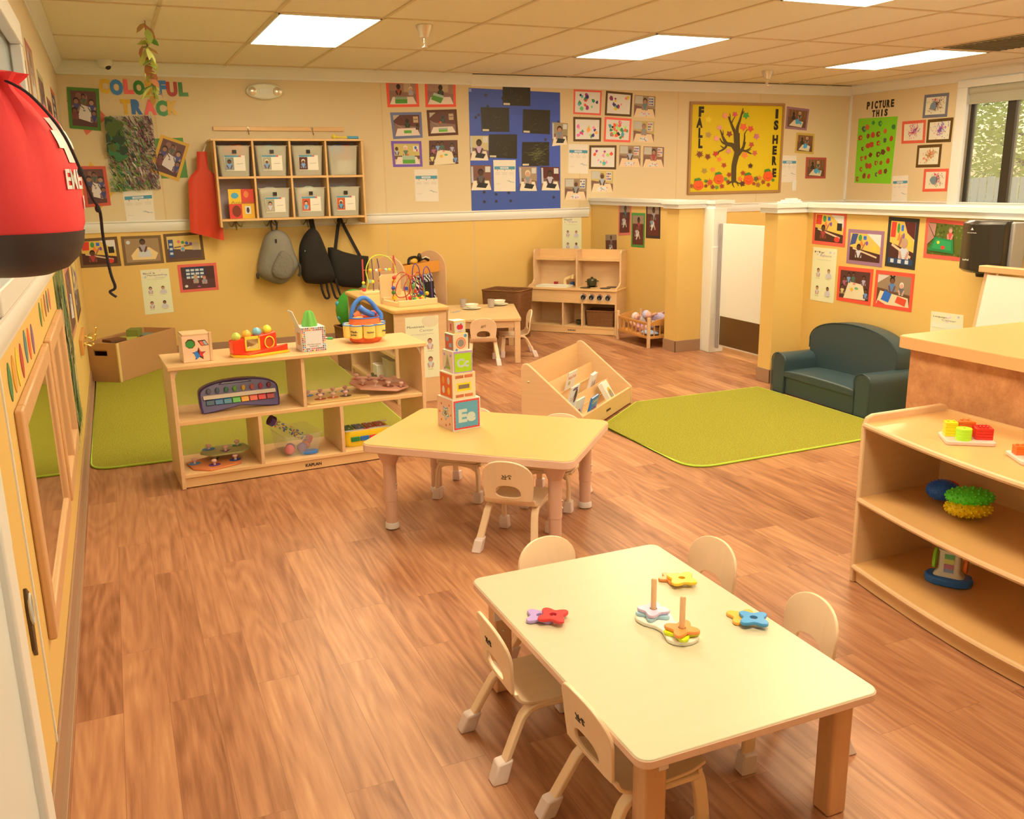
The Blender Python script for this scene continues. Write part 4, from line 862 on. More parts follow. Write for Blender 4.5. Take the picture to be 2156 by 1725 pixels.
def s_tri(mb,sd,s):
    sd('#f2cfa0',0,0,1,1)
    for r,h in ((.34,'#a8b848'),(.22,'#c8a080'),(.12,'#b09070')): mb.C(h); mb.add([(-.001-.2*(.34-r)*.01,s*(.5-r*.8),s*(.5-r)),(-.001-.2*(.34-r)*.01,s*.5,s*(.5+r)),(-.001-.2*(.34-r)*.01,s*(.5+r*.8),s*(.5-r))],[(0,1,2)])
    for a,b_ in ((.2,.8),(.8,.8),(.8,.15)): sd('#c890c8',a-.07,b_-.05,a+.07,b_+.05,.0004)
def f_circ(mb,fr,s): fr('#f4cc94',0,0,1,1); disc(mb,.5,.45,.34,'#ee7e4a',s,-.0008); disc(mb,.5,.45,.26,'#f4cc94',s,-.0010); disc(mb,.5,.45,.23,'#9a8a70',s,-.0012); disc(mb,.82,.86,.1,'#5ab0d8',s,-.0009); disc(mb,.2,.06,.08,'#5ab0d8',s,-.0009)
def s_win(mb,sd,s): sd('#8a8a80',.05,.05,.95,.95); sd('#e2643a',.12,.1,.88,.9,.0003); sd('#a0b4b4',.5,.55,.8,.8,.0006); sd('#a0b4b4',.2,.2,.5,.45,.0006)
def f_app(mb,fr,s): fr('#f0c860',0,0,1,1); mb.C('#f8e8d0'); mb.add([(.08*s,-.0008,.08*s),(.92*s,-.0008,.08*s),(.92*s,-.0008,.92*s),(.08*s,-.0008,.92*s)],[(0,1,2,3)]); disc(mb,.42,.5,.20,'#d8303a',s,-.0010); disc(mb,.58,.5,.20,'#d8303a',s,-.00105); mb.C('#3a5a20'); mb.add([(.5*s,-.0012,.68*s),(.66*s,-.0012,.72*s),(.6*s,-.0012,.80*s)],[(0,1,2)]); mb.C('#d8303a'); letters(mb,'apple',s*.09,frame((s*.33,-.0012,s*.14),(1,0,0),(0,0,1)),w=s*.34)
def s_one(mb,sd,s): sd('#e8c060',0,0,1,1); sd('#f2a878',.08,.08,.92,.92,.0003); mb.C('#c8402a'); letters(mb,'1',s*.5,frame((-.0012,s*.6,s*.25),(0,-1,0),(0,0,1)),w=s*.2,bold=.04)
a8=math.radians(9); z=.4005
for (s,lbl,ff,ss,dx,dr) in ((.140,'largest block, blue face with letters Ee, at the foot of the tower',f_ee,s_star,0,0),(.115,'tan block with a yellow edged slot, second from the bottom of the tower',f_slot,s_or,.006,.02),(.096,'lime green block with letters Cc in the middle of the tower',f_cc,s_tri,.012,-.02),(.074,'small block with an orange ringed round hole, second from the top',f_circ,s_win,.020,.03),(.056,'smallest block with a red apple on top of the tower',f_app,s_one,.028,0)):
    cube(lbl,s,1.274+dx,3.632+dx*.9,z,a8+dr,None,ss,ff); z+=s+.0006
# near table ring toys
def ringtoy(kind,r,h,z,x,y,rz,label,grp='loose ring pieces on the near table',hole=.010,th=.009):
    n_=60; out=[]
    for i in range(n_):
        a=2*PI*i/n_
        if kind=='flower': q=r*(.78+.22*math.cos(5*a))
        elif kind=='clover': q=r*(.82+.18*math.cos(4*a))
        else: q=r*(.58+.42*abs(math.cos(2*a))**2.2)
        out.append((q*math.cos(a),q*math.sin(a)))
    hol=[(hole*math.cos(2*PI*i/n_),hole*math.sin(2*PI*i/n_)) for i in range(n_)]
    e=.0018
    def sc(p,d): k=1-d/max(.001,math.hypot(*p)); return (p[0]*k,p[1]*k)
    R=[[(*sc(p,e),0) for p in out],[(*p,e) for p in out],[(*p,th-e) for p in out],[(*sc(p,e),th) for p in out],[(*p,th) for p in hol],[(*p,0) for p in hol]]
    o=obj('ring_piece',MB().ring(R,closed=True),mat('ring_'+h[1:],h,.25),loc=(x,y,z),rz=rz); return tag(o,label,'toy',grp)
TZ=.3358
ringtoy('star',.046,'#c8a0c8',TZ,.930,2.003,.3,'lilac ring piece half under the red star near the left of the near table')
ringtoy('star',.046,'#e03a34',TZ+.0095,.955,1.975,.1,'red star ring piece on the near table')
ringtoy('flower',.040,'#f08a3a',TZ,1.375,2.055,.4,'orange flower ring piece half under the yellow one')
ringtoy('clover',.047,'#fac02e',TZ+.0095,1.388,2.022,.5,'yellow flower ring piece at the far right of the near table')
ringtoy('star',.046,'#f8a83a',TZ,1.412,1.772,.5,'orange star ring piece half under the blue one')
ringtoy('star',.046,'#52a8e0',TZ+.0095,1.420,1.738,.2,'blue star ring piece at the right edge of the near table')
TZ_=TZ
t=thing('peg_board','cream double peg stacking toy in the middle of the near table','toy',(1.195,1.815,TZ))
pa,pb=Vector((.003,.055)),Vector((.012,-.065)); out=[]
for i in range(25): a=PI*i/24; out.append((pa.x+.048*math.cos(a),pa.y+.044*math.sin(a)))
out+=[(pa.x-.044,pa.y-.022),(pa.x-.026,pa.y-.05),(pb.x-.030,pb.y+.045)]
for i in range(25): a=PI+PI*i/24; out.append((pb.x+.044*math.cos(a),pb.y+.040*math.sin(a)))
out+=[(pb.x+.030,pb.y+.045),(pa.x+.034,pa.y-.048),(pa.x+.046,pa.y-.02)]
obj('base_board',MB().prism(out,0,.012),mat('cream_wood','#fbe6b4',.35),t,bevel=.003)
for p in (pa,pb): obj('peg',MB().lathe([(.0075,.011),(.0075,.112),(.005,.116),(.001,.117)],16,(p.x,p.y,0)),mat('peg_wood','#e8b070',.4),t)
g='rings stacked on the pegs'
ringtoy('flower',.047,'#c8e4e8',TZ+.0125,1.198,1.870,.2,'pale blue ring under the pink one on the left peg',g,.0095); ringtoy('clover',.043,'#f0c8d8',TZ+.022,1.198,1.870,.9,'pale pink ring on top of the left peg',g,.0095)
ringtoy('star',.046,'#e8f01e',TZ+.0125,1.207,1.750,1.1,'bright yellow star ring under the orange one on the right peg',g,.0095); ringtoy('star',.046,'#f0883a',TZ+.022,1.207,1.750,.75,'orange star ring on top of the right peg',g,.0095)
# toys on the divider shelf, local helper
A3=math.radians(3.1); TOP=.6255
def star2(cx,cz,r,rot=PI/2,k=.42): return [(cx+(r if i%2==0 else r*k)*math.cos(rot+PI*i/5),cz+(r if i%2==0 else r*k)*math.sin(rot+PI*i/5)) for i in range(10)]
t=thing('shape_sorter','wooden shape sorting cube at the left end of the divider shelf top','toy',shp(.075,.055,TOP),A3+.02)
obj('cube_body',MB().box(0,0,0,.135,.135,.13),mat('sorter_wood','#f0bc84',.4,noise=.06,nscale=4,stretch=(1,1,8)),t,bevel=.002)
obj('slide_lid',MB().box(.004,-.0,.1305,.131,.135,.138),WOODD,t,bevel=.001); obj('corner_post',MB().box(.128,-.004,.0,.14,.012,.142),WOODD,t)
mb=MB(); 
mb.C('#5a3018'); mb.add([(.038+.024*math.cos(a),-.0008,.092+.024*math.sin(a)) for a in [PI/8+PI*i/4 for i in range(8)]],[tuple(range(8))]); mb.C('#3f8a34'); mb.add([(.037+.021*math.cos(a),-.0012,.090+.019*math.sin(a)) for a in [PI/8+PI*i/4 for i in range(8)]],[tuple(range(8))])
mb.C('#5a3018'); mb.add([(.072,-.0008,.105),(.108,-.0008,.107),(.124,-.0008,.080),(.090,-.0008,.078)],[(0,1,2,3)]); mb.C('#ee6a44'); mb.add([(.080,-.0012,.100),(.094,-.0012,.101),(.104,-.0012,.080),(.091,-.0012,.080)],[(0,1,2,3)]); mb.C('#b0b0a0'); mb.add([(.096,-.0012,.101),(.107,-.0012,.102),(.120,-.0012,.082),(.106,-.0012,.081)],[(0,1,2,3)])
mb.C('#4a2a1c'); mb.add([(x,-.0008,z) for x,z in star2(.075,.038,.034)],[tuple(range(10))]); mb.C('#3a80c0'); mb.add([(x,-.0012,z) for x,z in [(.050,.045),(.064,.056),(.080,.028),(.062,.013)]],[(0,1,2,3)]); mb.C('#d8383a'); mb.add([(x,-.0012,z) for x,z in [(.075,.068),(.083,.048),(.104,.047),(.092,.035),(.096,.018),(.078,.032)]],[tuple(range(6))])
obj('shape_holes',mb,PRINT,t)
t=thing('ball_ramp_toy','red and yellow ball ramp toy with four coloured balls on the divider shelf','toy',shp(.315,.065,TOP),A3+.12)
mb=MB().C('#ffb820'); mb.prism([(0,.01),(.04,-.035),(.09,-.05),(.285,-.012),(.285,.05),(0,.075)],0,.013); obj('yellow_base',mb,TOY,t,bevel=.002)
mb=MB().C('#f03a18'); mb.prism([(0,.013),(.275,.013),(.275,.05),(.22,.05),(.22,.115),(0,.085)],.012,.07,'xz') if 0 else mb.prism([(0,.013),(.225,.013),(.225,.112),(0,.082)],.0,.072,'xz'); obj('red_body',mb,TOY,t,bevel=.006)
mb=MB().C('#f03a18'); mb.hexa([(.06,-.045,.013),(.278,-.008,.013),(.278,.0,.013),(.02,.0,.013)],[(.06,-.045,.017),(.278,-.008,.045),(.278,.0,.045),(.02,.0,.02)]); obj('red_ramp',mb,TOY,t,bevel=.002)
mb=MB().C('#fac83a'); 
for b_ in ((.06,-.006,.030,.068,.0,.094),(.128,-.006,.036,.136,.0,.100),(.06,-.006,.028,.136,.0,.038),(.06,-.006,.086,.136,.0,.1)): mb.box(*b_)
mb.at((.185,-.004,.062),0,PI/2); mb.ring([[(r*math.cos(2*PI*i/24),1.25*r*math.sin(2*PI*i/24),z_) for i in range(24)] for r,z_ in ((.026,-.002),(.026,.003),(.021,.003),(.021,-.002))],closed=True); mb.at()
obj('yellow_frames',mb,TOY,t); obj('mirror_window',MB().box(.068,-.003,.038,.128,-.001,.086),MIRROR,t)
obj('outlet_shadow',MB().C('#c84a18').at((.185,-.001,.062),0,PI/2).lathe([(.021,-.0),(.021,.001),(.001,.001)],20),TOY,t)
for i,(h,l_) in enumerate((('#c8c848','leftmost, clear yellow green'),('#fab03a','second, orange'),('#8ac4cc','third, pale blue'),('#ffd838','rightmost, yellow'))):
    tag(obj('toy_ball',MB().sph((0,0,0),.0235,20,12),mat('ball_'+h[1:],h,.12,coat=.5),loc=(*shp(.34+.053*i,.105+.006*i,0)[:2],TOP+.098+.0077*i)),l_+' ball sitting in the red ramp toy','ball','balls in the ramp toy')
# pop-up toy: dotted box, plain green cloth
t=thing('pop_up_box','white toy box with a border of coloured dots, lid open, green cloth showing','toy',shp(.655,.04,TOP),A3+.03)
BX=mat('box_cream','#f6e0cc',.45); s=.125
obj('box_body',MB().box(0,0,0,s,s,s),BX,t,bevel=.001)
random.seed(3); mb=MB(); cols=['#a83038','#e0602a','#f0c030','#3a8a9a','#5a2a30','#88a83a','#d83a3a','#7ab0b8','#402830']
mb.C('#f6dccc')
for q in range(2):
    r0_=.005+.0095*q; step=.0092; m_=int((s-2*r0_)/step)
    for k in range(m_+1):
        f=r0_+(s-2*r0_)*k/m_
        for (x,z) in ((f,r0_),(f,s-r0_),(r0_,f),(s-r0_,f)): mb.C(random.choice(cols)); rr=.0038; mb.add([(x+rr*math.cos(2*PI*i/8),-.0008,z+rr*math.sin(2*PI*i/8)) for i in range(8)],[tuple(range(8))])
mb.C('#6a4a3a'); letters(mb,'The Very Hungry',.006,frame((.026,-.0009,.034),(1,0,0),(0,0,1)),w=.072,bold=.02); letters(mb,'Caterpillar',.006,frame((.038,-.0009,.024),(1,0,0),(0,0,1)),w=.048,bold=.02)
mb.C('#c8945a'); mb.add([(-.0008,.03,.03),(-.0008,.03,.095),(-.0008,.085,.095),(-.0008,.085,.03)],[(0,1,2,3)]); obj('dot_border',mb,PRINT,t)
mb=MB(); mb.hexa([(-.0,.02,s),(.0,.11,s),(-.004,.11,s),(-.004,.02,s)],[(-.032,.025,s+.085),(-.032,.105,s+.085),(-.036,.105,s+.084),(-.036,.025,s+.084)]); obj('lid',mb,mat('lid_white','#fdf0d4',.4),t,bevel=.001)
mb=MB(); R=[]
for k,(z_,r_) in enumerate(((.126,.040),(.14,.040),(.165,.031),(.19,.024),(.20,.016),(.205,.004))):
    R.append([(.062+(r_+.004*math.sin(6*a))*math.cos(a),.062+(r_+.004*math.sin(6*a))*math.sin(a),z_) for a in [2*PI*i/36 for i in range(36)]])
mb.ring(R); obj('green_cloth',mb,mat('green_cloth','#6ba03a',.8,k=1.1),t)
mb=MB(); mb.cyl((s,.06,.055),(s+.025,.06,.055),.003,n=6); obj('crank',mb,CHROME,t); obj('crank_handle',MB().cyl((s+.022,.045,.052),(s+.05,.045,.050),.007,n=10),mat('green_plastic','#3f9a44',.3),t)
# fabric tool bag
t=thing('fabric_tool_bag','soft orange tool bag with yellow pockets and blue handle on the divider shelf','toy',shp(1.04,.19,TOP),A3)
def oval(rx,ry,z,n=32,w=0): return [(rx*(1+w*math.sin(8*2*PI*i/n))*math.cos(2*PI*i/n),ry*(1+w*math.sin(8*2*PI*i/n))*math.sin(2*PI*i/n),z) for i in range(n)]
OR=mat('orange_felt','#f06a34',.9,bump=.3,nscale=80); YE=mat('yellow_felt','#fac85a',.9,bump=.3,nscale=80); BLF=mat('blue_felt','#4a78ac',.9,bump=.4,nscale=60)
obj('bag_body',MB().ring([oval(.075,.060,0),oval(.088,.070,.012),oval(.092,.072,.06),oval(.086,.066,.13),oval(.084,.064,.136),oval(.078,.058,.134),oval(.075,.055,.06)]),OR,t)
words={5:'Flash-',6:'Hammer',7:'Nail'}
for k in range(8):
    a=-PI/2+(k-6.05)*.72; rr=.093
    if not -3.6<(k-6)*.72<3: pass
    px,py=.098*math.cos(a),.080*math.sin(a); T_=Vector((-math.sin(a),math.cos(a),0)); N_=Vector((math.cos(a),math.sin(a),0))
    mb=MB(); R=[]
    for z_,f_ in ((.030,.8),(.036,1),(.095,1.05),(.1,1.05)):
        R.append([tuple(Vector((px,py,z_))+T_*(.033*f_*math.cos(b_))+N_*(.026*f_*math.sin(b_))) for b_ in [2*PI*i/16 for i in range(16)]])
    mb.ring(R); pk=obj('pocket',mb,YE,t); obj('pocket_trim',MB().tube([tuple(Vector((px,py,.1))+T_*(.0345*math.cos(b_))+N_*(.027*math.sin(b_))) for b_ in [2*PI*i/16 for i in range(16)]],.003,6,closed=True),BLF,pk)
    if k in words:
        o_=Vector((px,py,.06))+N_*.0272-T_*.020; L=MB().C('#3a3434'); 
        if k==5: letters(L,'light',.011,frame(o_-Vector((0,0,.012)),T_,(0,0,1)),w=.032,bold=.02,ext=.0008); 
        letters(L,words[k],.011,frame(o_+Vector((0,0,.004 if k==5 else 0)),T_,(0,0,1)),w=.040,bold=.02,ext=.0008); obj('lettering',L,PRINT,pk)
obj('rim_trim',MB().tube(oval(.085,.065,.135),.0035,6,closed=True),BLF,t)
hp=smooth_path([(-.075,.0,.12),(-.072,-.01,.17),(-.05,-.01,.215),(-.005,-.01,.24),(.035,-.015,.215),(.062,-.02,.175),(.082,-.03,.145),(.078,-.035,.12)],5); obj('handle',MB().tube(hp,.012,10),BLF,t)
mb=MB().C('#4a78ac'); mb.at((0,0,.0)); mb.tube([(-.03,.0,.19),(.0,.0,.165),(.05,.0,.14)],.018,10); mb.C('#f06a34'); mb.tube([(-.06,-.01,.14),(-.03,-.012,.155)],.02,10); mb.C('#f8a04a'); mb.sph((-.045,-.02,.135),(.03,.015,.012)); mb.C('#e05a4a'); mb.sph((.06,.03,.15),(.03,.012,.012)); obj('felt_tools',mb,TOY,t)
# purple piano
t=thing('toy_piano','purple toy piano xylophone with rainbow keys on the upper left shelf','toy',shp(.14,.11,.3455),A3+.03); PU=mat('purple_plastic','#4a3460',.3,k=1.1)
pw=.40; arch=[(0,.03),(.006,.0),(.05,.002),(pw/2,.02),(pw-.05,.002),(pw-.006,.0),(pw,.03),(pw,.09)]+[(pw/2+(pw/2)*math.cos(a),.09+.062*math.sin(a)**.8) for a in [PI*i/18 for i in range(1,18)]]+[(0,.09)]
mb=MB(); ang=.55; R=[]
for y_,q in ((-.0,.985),(.006,1),(.05,1),(.056,.985)): R.append([((x-pw/2)*q+pw/2,y_+z_*.35,z_) for x,z_ in arch])
mb.ring(R); obj('body',mb,PU,t,bevel=.006,seg=2)
def pf(x,z_,d=.004): return (x,z_*.35-d,z_)
kc=['#2a4a5a','#2a6a8a','#2a7a80','#5ab03a','#f0a020','#f0603a','#d83030','#a83030']
for i in range(8):
    x0=.028+.0435*i; mb=MB().C(kc[i],1.15); mb.hexa([pf(x0,.040,.0),pf(x0+.04,.040,.0),pf(x0+.04,.066,.0),pf(x0,.066,.0)],[pf(x0+.001,.041,.012),pf(x0+.039,.041,.012),pf(x0+.039,.064,.009),pf(x0+.001,.064,.009)]); obj('key',mb,TOY,t,bevel=.0015)
    mb=MB().C(['#6a6a70','#5a6a74','#4a7a60','#6aa040','#c8a040','#b86050','#a84048','#7a3a44'][i]); mb.sph(pf(x0+.02,.108,.008),(.0115,.008,.016)); obj('bell',mb,TOY,t)
mb=MB(); mb.C('#ecd8b0'); mb.hexa([pf(.018,.070,.0),pf(pw-.018,.070,.0),pf(pw-.018,.088,.0),pf(.018,.088,.0)],[pf(.018,.070,.013),pf(pw-.018,.070,.013),pf(pw-.018,.088,.010),pf(.018,.088,.010)]); obj('chime_bar',mb,TOY,t)
mb=MB(); mb.hexa([pf(.10,.134,-.002),pf(.27,.134,-.002),pf(.25,.146,-.002),pf(.12,.146,-.002)],[pf(.10,.134,.006),pf(.27,.134,.006),pf(.25,.146,.006),pf(.12,.146,.006)]); obj('handle',mb,mat('purple_dark','#3a2a50',.25),t,bevel=.003)
# knobbed puzzles
def puzzle(label,x,y,z,w,d,rz,seed,outline='rect',knobs=7,tilt=0,base='#d8aa5a',ry=0):
    random.seed(seed); t=thing('knob_puzzle',label,'puzzle',shp(x,y,z),A3+rz,'wooden knob puzzles on the divider shelf'); X=Matrix.Rotation(ry,4,'Y')@Matrix.Rotation(tilt,4,'X')
    pts=rrect(-w/2,-d/2,w/2,d/2,.015) if outline=='rect' else [(-w*.48,-d*.1),(-w*.3,-d*.5),(w*.30,-d*.5),(w*.5,-d*.15),(w*.44,d*.42),(w*.1,d*.5),(-w*.38,d*.46)]
    mb=MB(); mb.at(M=X); mb.prism(pts,0,.009); obj('board',mb,mat('puzzle_board_'+base[1:],base,.4),t,bevel=.002)
    mb=MB(); mb.at(M=X); ks=MB(); ks.at(M=X)
    cols=['#2e7a9a','#6a3a70','#2f7a34','#2a4a80','#a8402a','#c8602a','#5a3a20']
    for k in range(knobs):
        u=((k*2+1)/(knobs)-1)*.42*w if outline!='rect' else (-.36+.72*((k%4)+.5*(k//4))/3.5)*w; v=(-.22 if k%2 else .22)*d if outline!='rect' else (.25-.48*(k//4))*d
        mb.C(cols[k%7] if base!='#d8946a' else random.choice(['#b8503a','#e0b088','#8a4a30'])); n_=random.choice([4,16,3,16]); r=.032; pm=MB(); pm.at(M=X); pm.col=mb.col; pm.prism([(u+r*math.cos(2*PI*i/n_+.5),v+r*.8*math.sin(2*PI*i/n_+.5)) for i in range(n_)],.009,.0102); pp_=obj('puzzle_piece',pm,PRINT,t)
        kb=MB(); kb.at(M=X); kb.lathe([(.007,.010),(.006,.022),(.013,.027),(.014,.033),(.010,.038),(.002,.039)],14,(u,v,0)); obj('knob',kb,mat('knob_wood','#e6b088',.35),pp_)
puzzle('flat shape puzzle with blue, green and purple pieces lying on the upper right shelf',.83,.16,.3458,.34,.24,.04,1)
puzzle('tan puzzle tray propped on the shape puzzle at the right end',1.09,.17,.383,.33,.24,-.30,2,'oct',8,.08,'#d8946a',ry=.10)
puzzle('red and yellow puzzle lying on the bottom left shelf',.185,.14,.0738,.28,.22,.35,3,'oct',4,0,'#d8783a')
puzzle('wavy puzzle lying on top of the red one on the bottom left shelf',.245,.20,.117,.26,.17,.02,4,'oct',3,0,'#a8a058')
# clear bin with toys
def clear_bin(name,label,w,d,h,loc,rz,group=None):
    t=thing(name,label,'bin',loc,rz,group); mb=MB(); q=.88
    mb.ring([[(x*q,y*q,0) for x,y in rrect(-w/2,-d/2,w/2,d/2,.02)],rrectz(w,d,h),[(x,y,h) for x,y in rrect(-w/2-.008,-d/2-.008,w/2+.008,d/2+.008,.02)],[(x,y,h-.006) for x,y in rrect(-w/2-.008,-d/2-.008,w/2+.008,d/2+.008,.02)],[(x,y,h-.007) for x,y in rrect(-w/2+.003,-d/2+.003,w/2-.003,d/2-.003,.018)],[(x*q,y*q,.003) for x,y in rrect(-w/2+.004,-d/2+.004,w/2-.004,d/2-.004,.018)]])
    obj('plastic_tub',mb,ACRY if name=='clear_toy_bin' else CLEAR,t); return t
clear_bin('clear_toy_bin','clear plastic bin holding a rain stick and balls on the bottom middle shelf',.20,.26,.115,shp(.615,.17,.0738),A3+.12)
t=thing('rain_stick','clear rain stick full of coloured beads with purple end caps, leaning out of the bin','toy',shp(.60,.13,.10),A3)
p0,p1=Vector((-.115,-.01,.165)),Vector((.075,.03,.03)); ax=(p1-p0)
obj('clear_tube',MB().tube([p0,p1],.023,16),ACRY,t); obj('end_cap',MB().tube([p0-ax*.06,p0+ax*.05],.028,18),PU,t); obj('end_cap',MB().tube([p1-ax*.02,p1+ax*.06],.027,18),mat('magenta_plastic','#c83a58',.3),t)
random.seed(5); mb=MB()
for i in range(95):
    f=random.random(); a=random.uniform(0,6.3); r=random.uniform(.006,.019); e1=ax.normalized().orthogonal().normalized(); e2=ax.normalized().cross(e1); mb.C(random.choice(['#e05a2a','#3a5a9a','#d8c030','#5aa83a','#c83a4a','#6a4a90'])); mb.sph(tuple(p0+ax*(.07+.9*f)+e1*r*math.cos(a)+e2*r*math.sin(a)),.0045,6,4)
obj('beads',mb,TOY,t)['kind']='stuff'
for lbl,x,y,z_,r,h in (('pink ball in the clear bin under the rain stick',.56,.09,.105,.027,'#d84a58'),('purple ball in the front of the clear bin',.625,.085,.108,.027,'#6a4a78'),('dark purple ball at the bottom left of the clear bin',.572,.13,.1035,.025,'#5a3a70'),('orange ball deeper in the clear bin',.665,.16,.104,.024,'#e0603a')):
    tag(obj('toy_ball',MB().sph((0,0,0),r,16,10),mat('ball_'+h[1:],h,.2),loc=shp(x,y,z_)),lbl,'ball','balls in the clear bin')
mb=MB(); mb.ring([[(.045*math.cos(a)*f,.03*math.sin(a)*f,z_) for a in [2*PI*i/24 for i in range(24)]] for f,z_ in ((1,0),(1.05,.012),(.8,.014),(.75,.004))],closed=True); tag(obj('rattle',mb,mat('sky_blue_plastic','#4a88d0',.25),loc=shp(.66,.075,.0775)),'blue ring rattle in the front corner of the clear bin','rattle')
# yellow xylophone
t=thing('toy_xylophone','yellow toy xylophone with coloured bars on the bottom right shelf','toy',shp(.975,.13,.0738),A3); YL=mat('yellow_plastic','#ffc81e',.25)
obj('body',MB().ring([[(x*f,y_*f+.0,z_) for x,y_ in rrect(-.12,-.055,.16,.10,.04)] for f,z_ in ((.9,0),(1,.02),(1,.055),(.97,.075),(.9,.085))]),YL,t)
for i,h in enumerate(('#3a6a30','#4a5a6a','#a03a2a','#b04a34')): mb=MB(); mb.C(h); x0=-.105+.06*i; mb.hexa([(x0,-.02,.085),(x0+.05,-.02,.085),(x0+.05,.075,.085),(x0,.075,.085)],[(x0,-.02,.091),(x0+.05,-.02,.091),(x0+.05,.075,.091),(x0,.075,.091)]); mb.C('#e8e0d0'); mb.sph((x0+.025,-.008,.093),.004,8,5); mb.sph((x0+.025,.06,.093),.004,8,5); obj('bar',mb,TOY,t)
mb=MB().C('#f0e4c8'); mb.box(-.11,-.048,.0845,.14,-.026,.0885); mb.C('#d8383a'); mb.prism([(.01+.02*math.cos(a),-.037+.008*math.sin(a)) for a in [2*PI*i/16 for i in range(16)]],.0886,.0892); obj('white_panel',mb,TOY,t)
for i,h in enumerate(('#2f7a34','#2a6aa0','#d8303a')): mb=MB().C(h); mb.box(-.085+.052*i,-.064,.030,-.037+.052*i,-.050,.055); obj('key',mb,TOY,t,bevel=.002)
tag(obj('mallet',MB().cyl((0,0,0),(.12,.03,.02),.005,n=8),PAPER,loc=shp(1.10,.15,.165)) if 0 else obj('mallet',MB().cyl((-.04,0,.006),(.08,.02,.006),.005,n=8),PAPER,loc=shp(1.06,.20,.155)),'white mallet resting on the right end of the yellow xylophone','mallet')
# ---- bead mazes on the cabinet
def bead(par,p,h,r=.014,kind='s'):
    mb=MB(); mb.C(h)
    if kind=='s': mb.sph(p,r,10,7)
    else: mb.at((p[0],p[1],p[2])).box(-r*.8,-r*.8,-r*.8,r*.8,r*.8,r*.8)
    obj('bead',mb,TOY,par)
t=thing('bead_maze','large bead maze with red and purple wires at the front of the low cabinet','bead maze',cbp(.17,.22,.6505),math.radians(12))
mzw=mat('maze_wood','#f0c078',.4)
obj('base_frame',MB().box(-.13,-.12,0,.17,-.10,.04).box(-.13,.10,0,.17,.12,.045).box(-.13,-.1,0,-.115,.1,.03).box(.155,-.1,0,.17,.1,.03),mzw,t,bevel=.002)
mb=MB(); mb.prism([(-.14,.0),(-.02,.0),(-.02,.05),(.02,.05),(.02,.20),(-.12,.20),(-.14,.185)],.124,.136,'xz'); obj('end_board',mb,mzw,t)
def wire(pts,h,r=.0035,nm='wire'): return obj(nm,MB().tube(smooth_path(pts,7),r,6),mat('wire_'+h[1:],h,.3),t)
wire([(-.11,-.02,.03),(-.12,-.02,.15),(-.06,-.02,.22),(.0,-.02,.20),(.03,-.01,.12),(.0,0,.06),(-.06,0,.05),(-.09,.0,.09),(-.05,.01,.17),(.02,.01,.20),(.07,.0,.14),(.04,0,.07)],'#b83a24')
wire([(-.02,-.03,.03),(-.035,-.03,.12),(.0,-.03,.18),(.05,-.03,.19),(.09,-.02,.12),(.06,-.01,.05),(.02,0,.07),(.04,.01,.16),(.10,.02,.21),(.14,.02,.15),(.13,.02,.05)],'#b83a24')
wire([(.08,.04,.03),(.07,.04,.2),(.09,.04,.265),(.125,.04,.22),(.125,.04,.05)],'#5a3c78'); wire([(.12,-.04,.03),(.11,-.04,.2),(.135,-.04,.25),(.165,-.04,.20),(.17,-.05,.03)],'#5a3c78')
wire([(.0,-.06,.03),(.03,-.05,.12),(.06,-.04,.16),(.10,-.05,.13),(.11,-.06,.03)],'#5a8a34')
mb=MB()
for p,h,k in (((-.105,-.02,.19),'#d83a2a','s'),((-.115,-.02,.12),'#3a4a8a','s'),((-.115,-.02,.09),'#4a7a30','s'),((-.11,-.02,.055),'#e8b020','b'),((-.02,-.02,.11),'#3a4a90','b'),((.0,-.04,.045),'#d83a2a','s'),((.03,-.05,.035),'#4a8a3a','s'),((.05,-.05,.033),'#f0c020','s'),((.07,-.05,.034),'#d83a2a','s'),((.09,-.05,.04),'#f0b020','s'),((.05,.0,.12),'#5a9a4a','s'),((.06,0,.085),'#d83a2a','b'),((.10,-.02,.07),'#3a4a90','b'),((.085,-.02,.05),'#4a7a30','b'),((.14,-.03,.065),'#f0b820','s'),((-.10,-.0,.165),'#e8b020','s')): bead(t,p,h,.0145,k)
t=thing('bead_maze','smaller bead maze with yellow arch at the far end of the low cabinet','bead maze',cbp(.19,.95,.6505),math.radians(10))
obj('base_board',MB().prism(rrect(-.15,-.05,.17,.05,.02),0,.02),mzw,t,bevel=.003)
wire([(-.10,0,.02),(-.105,0,.05),(-.10,-.02,.09),(-.105,0,.18),(-.06,0,.265),(.02,0,.285),(.10,0,.25),(.14,0,.17),(.15,0,.02)],'#c8c83a',.004); wire([(-.13,0,.02),(-.13,0,.26)],'#c84a3a',.006); wire([(-.05,0,.02),(-.05,.0,.14),(-.055,0,.26)],'#4a3c60'); wire([(.0,.01,.02),(.01,.01,.15),(-.005,.01,.26)],'#4a3c60'); wire([(-.13,0,.18),(.0,0,.17),(.12,0,.17)],'#c84a3a',.003); wire([(.12,.0,.02),(.125,.0,.27),(.14,0,.2)],'#c84a3a',.004)
mb=MB()
for p,h,k in (((-.07,0,.175),'#f0c020','s'),((-.02,0,.17),'#e8e0d0','s'),((.01,0,.172),'#f08a2a','s'),((.06,0,.17),'#a8b890','s'),((.09,0,.17),'#f0c020','s'),((-.13,0,.085),'#d8c030','s'),((-.13,0,.06),'#6a8a5a','b'),((-.13,0,.035),'#d83a3a','b'),((-.08,0,.095),'#9ab090','b'),((-.055,0,.09),'#f0c828','s'),((.01,.01,.09),'#d83a2a','s')): bead(t,p,h,.0135,k)
clear_bin('clear_storage_bin','clear plastic tub on the bottom shelf of the low cabinet',.24,.26,.19,cbp(.16,.33,.0705),math.radians(92),None)
clear_bin('clear_storage_bin','clear plastic tub high in the far end of the low cabinet',.24,.26,.19,cbp(.16,1.0,.3305),math.radians(92),None)
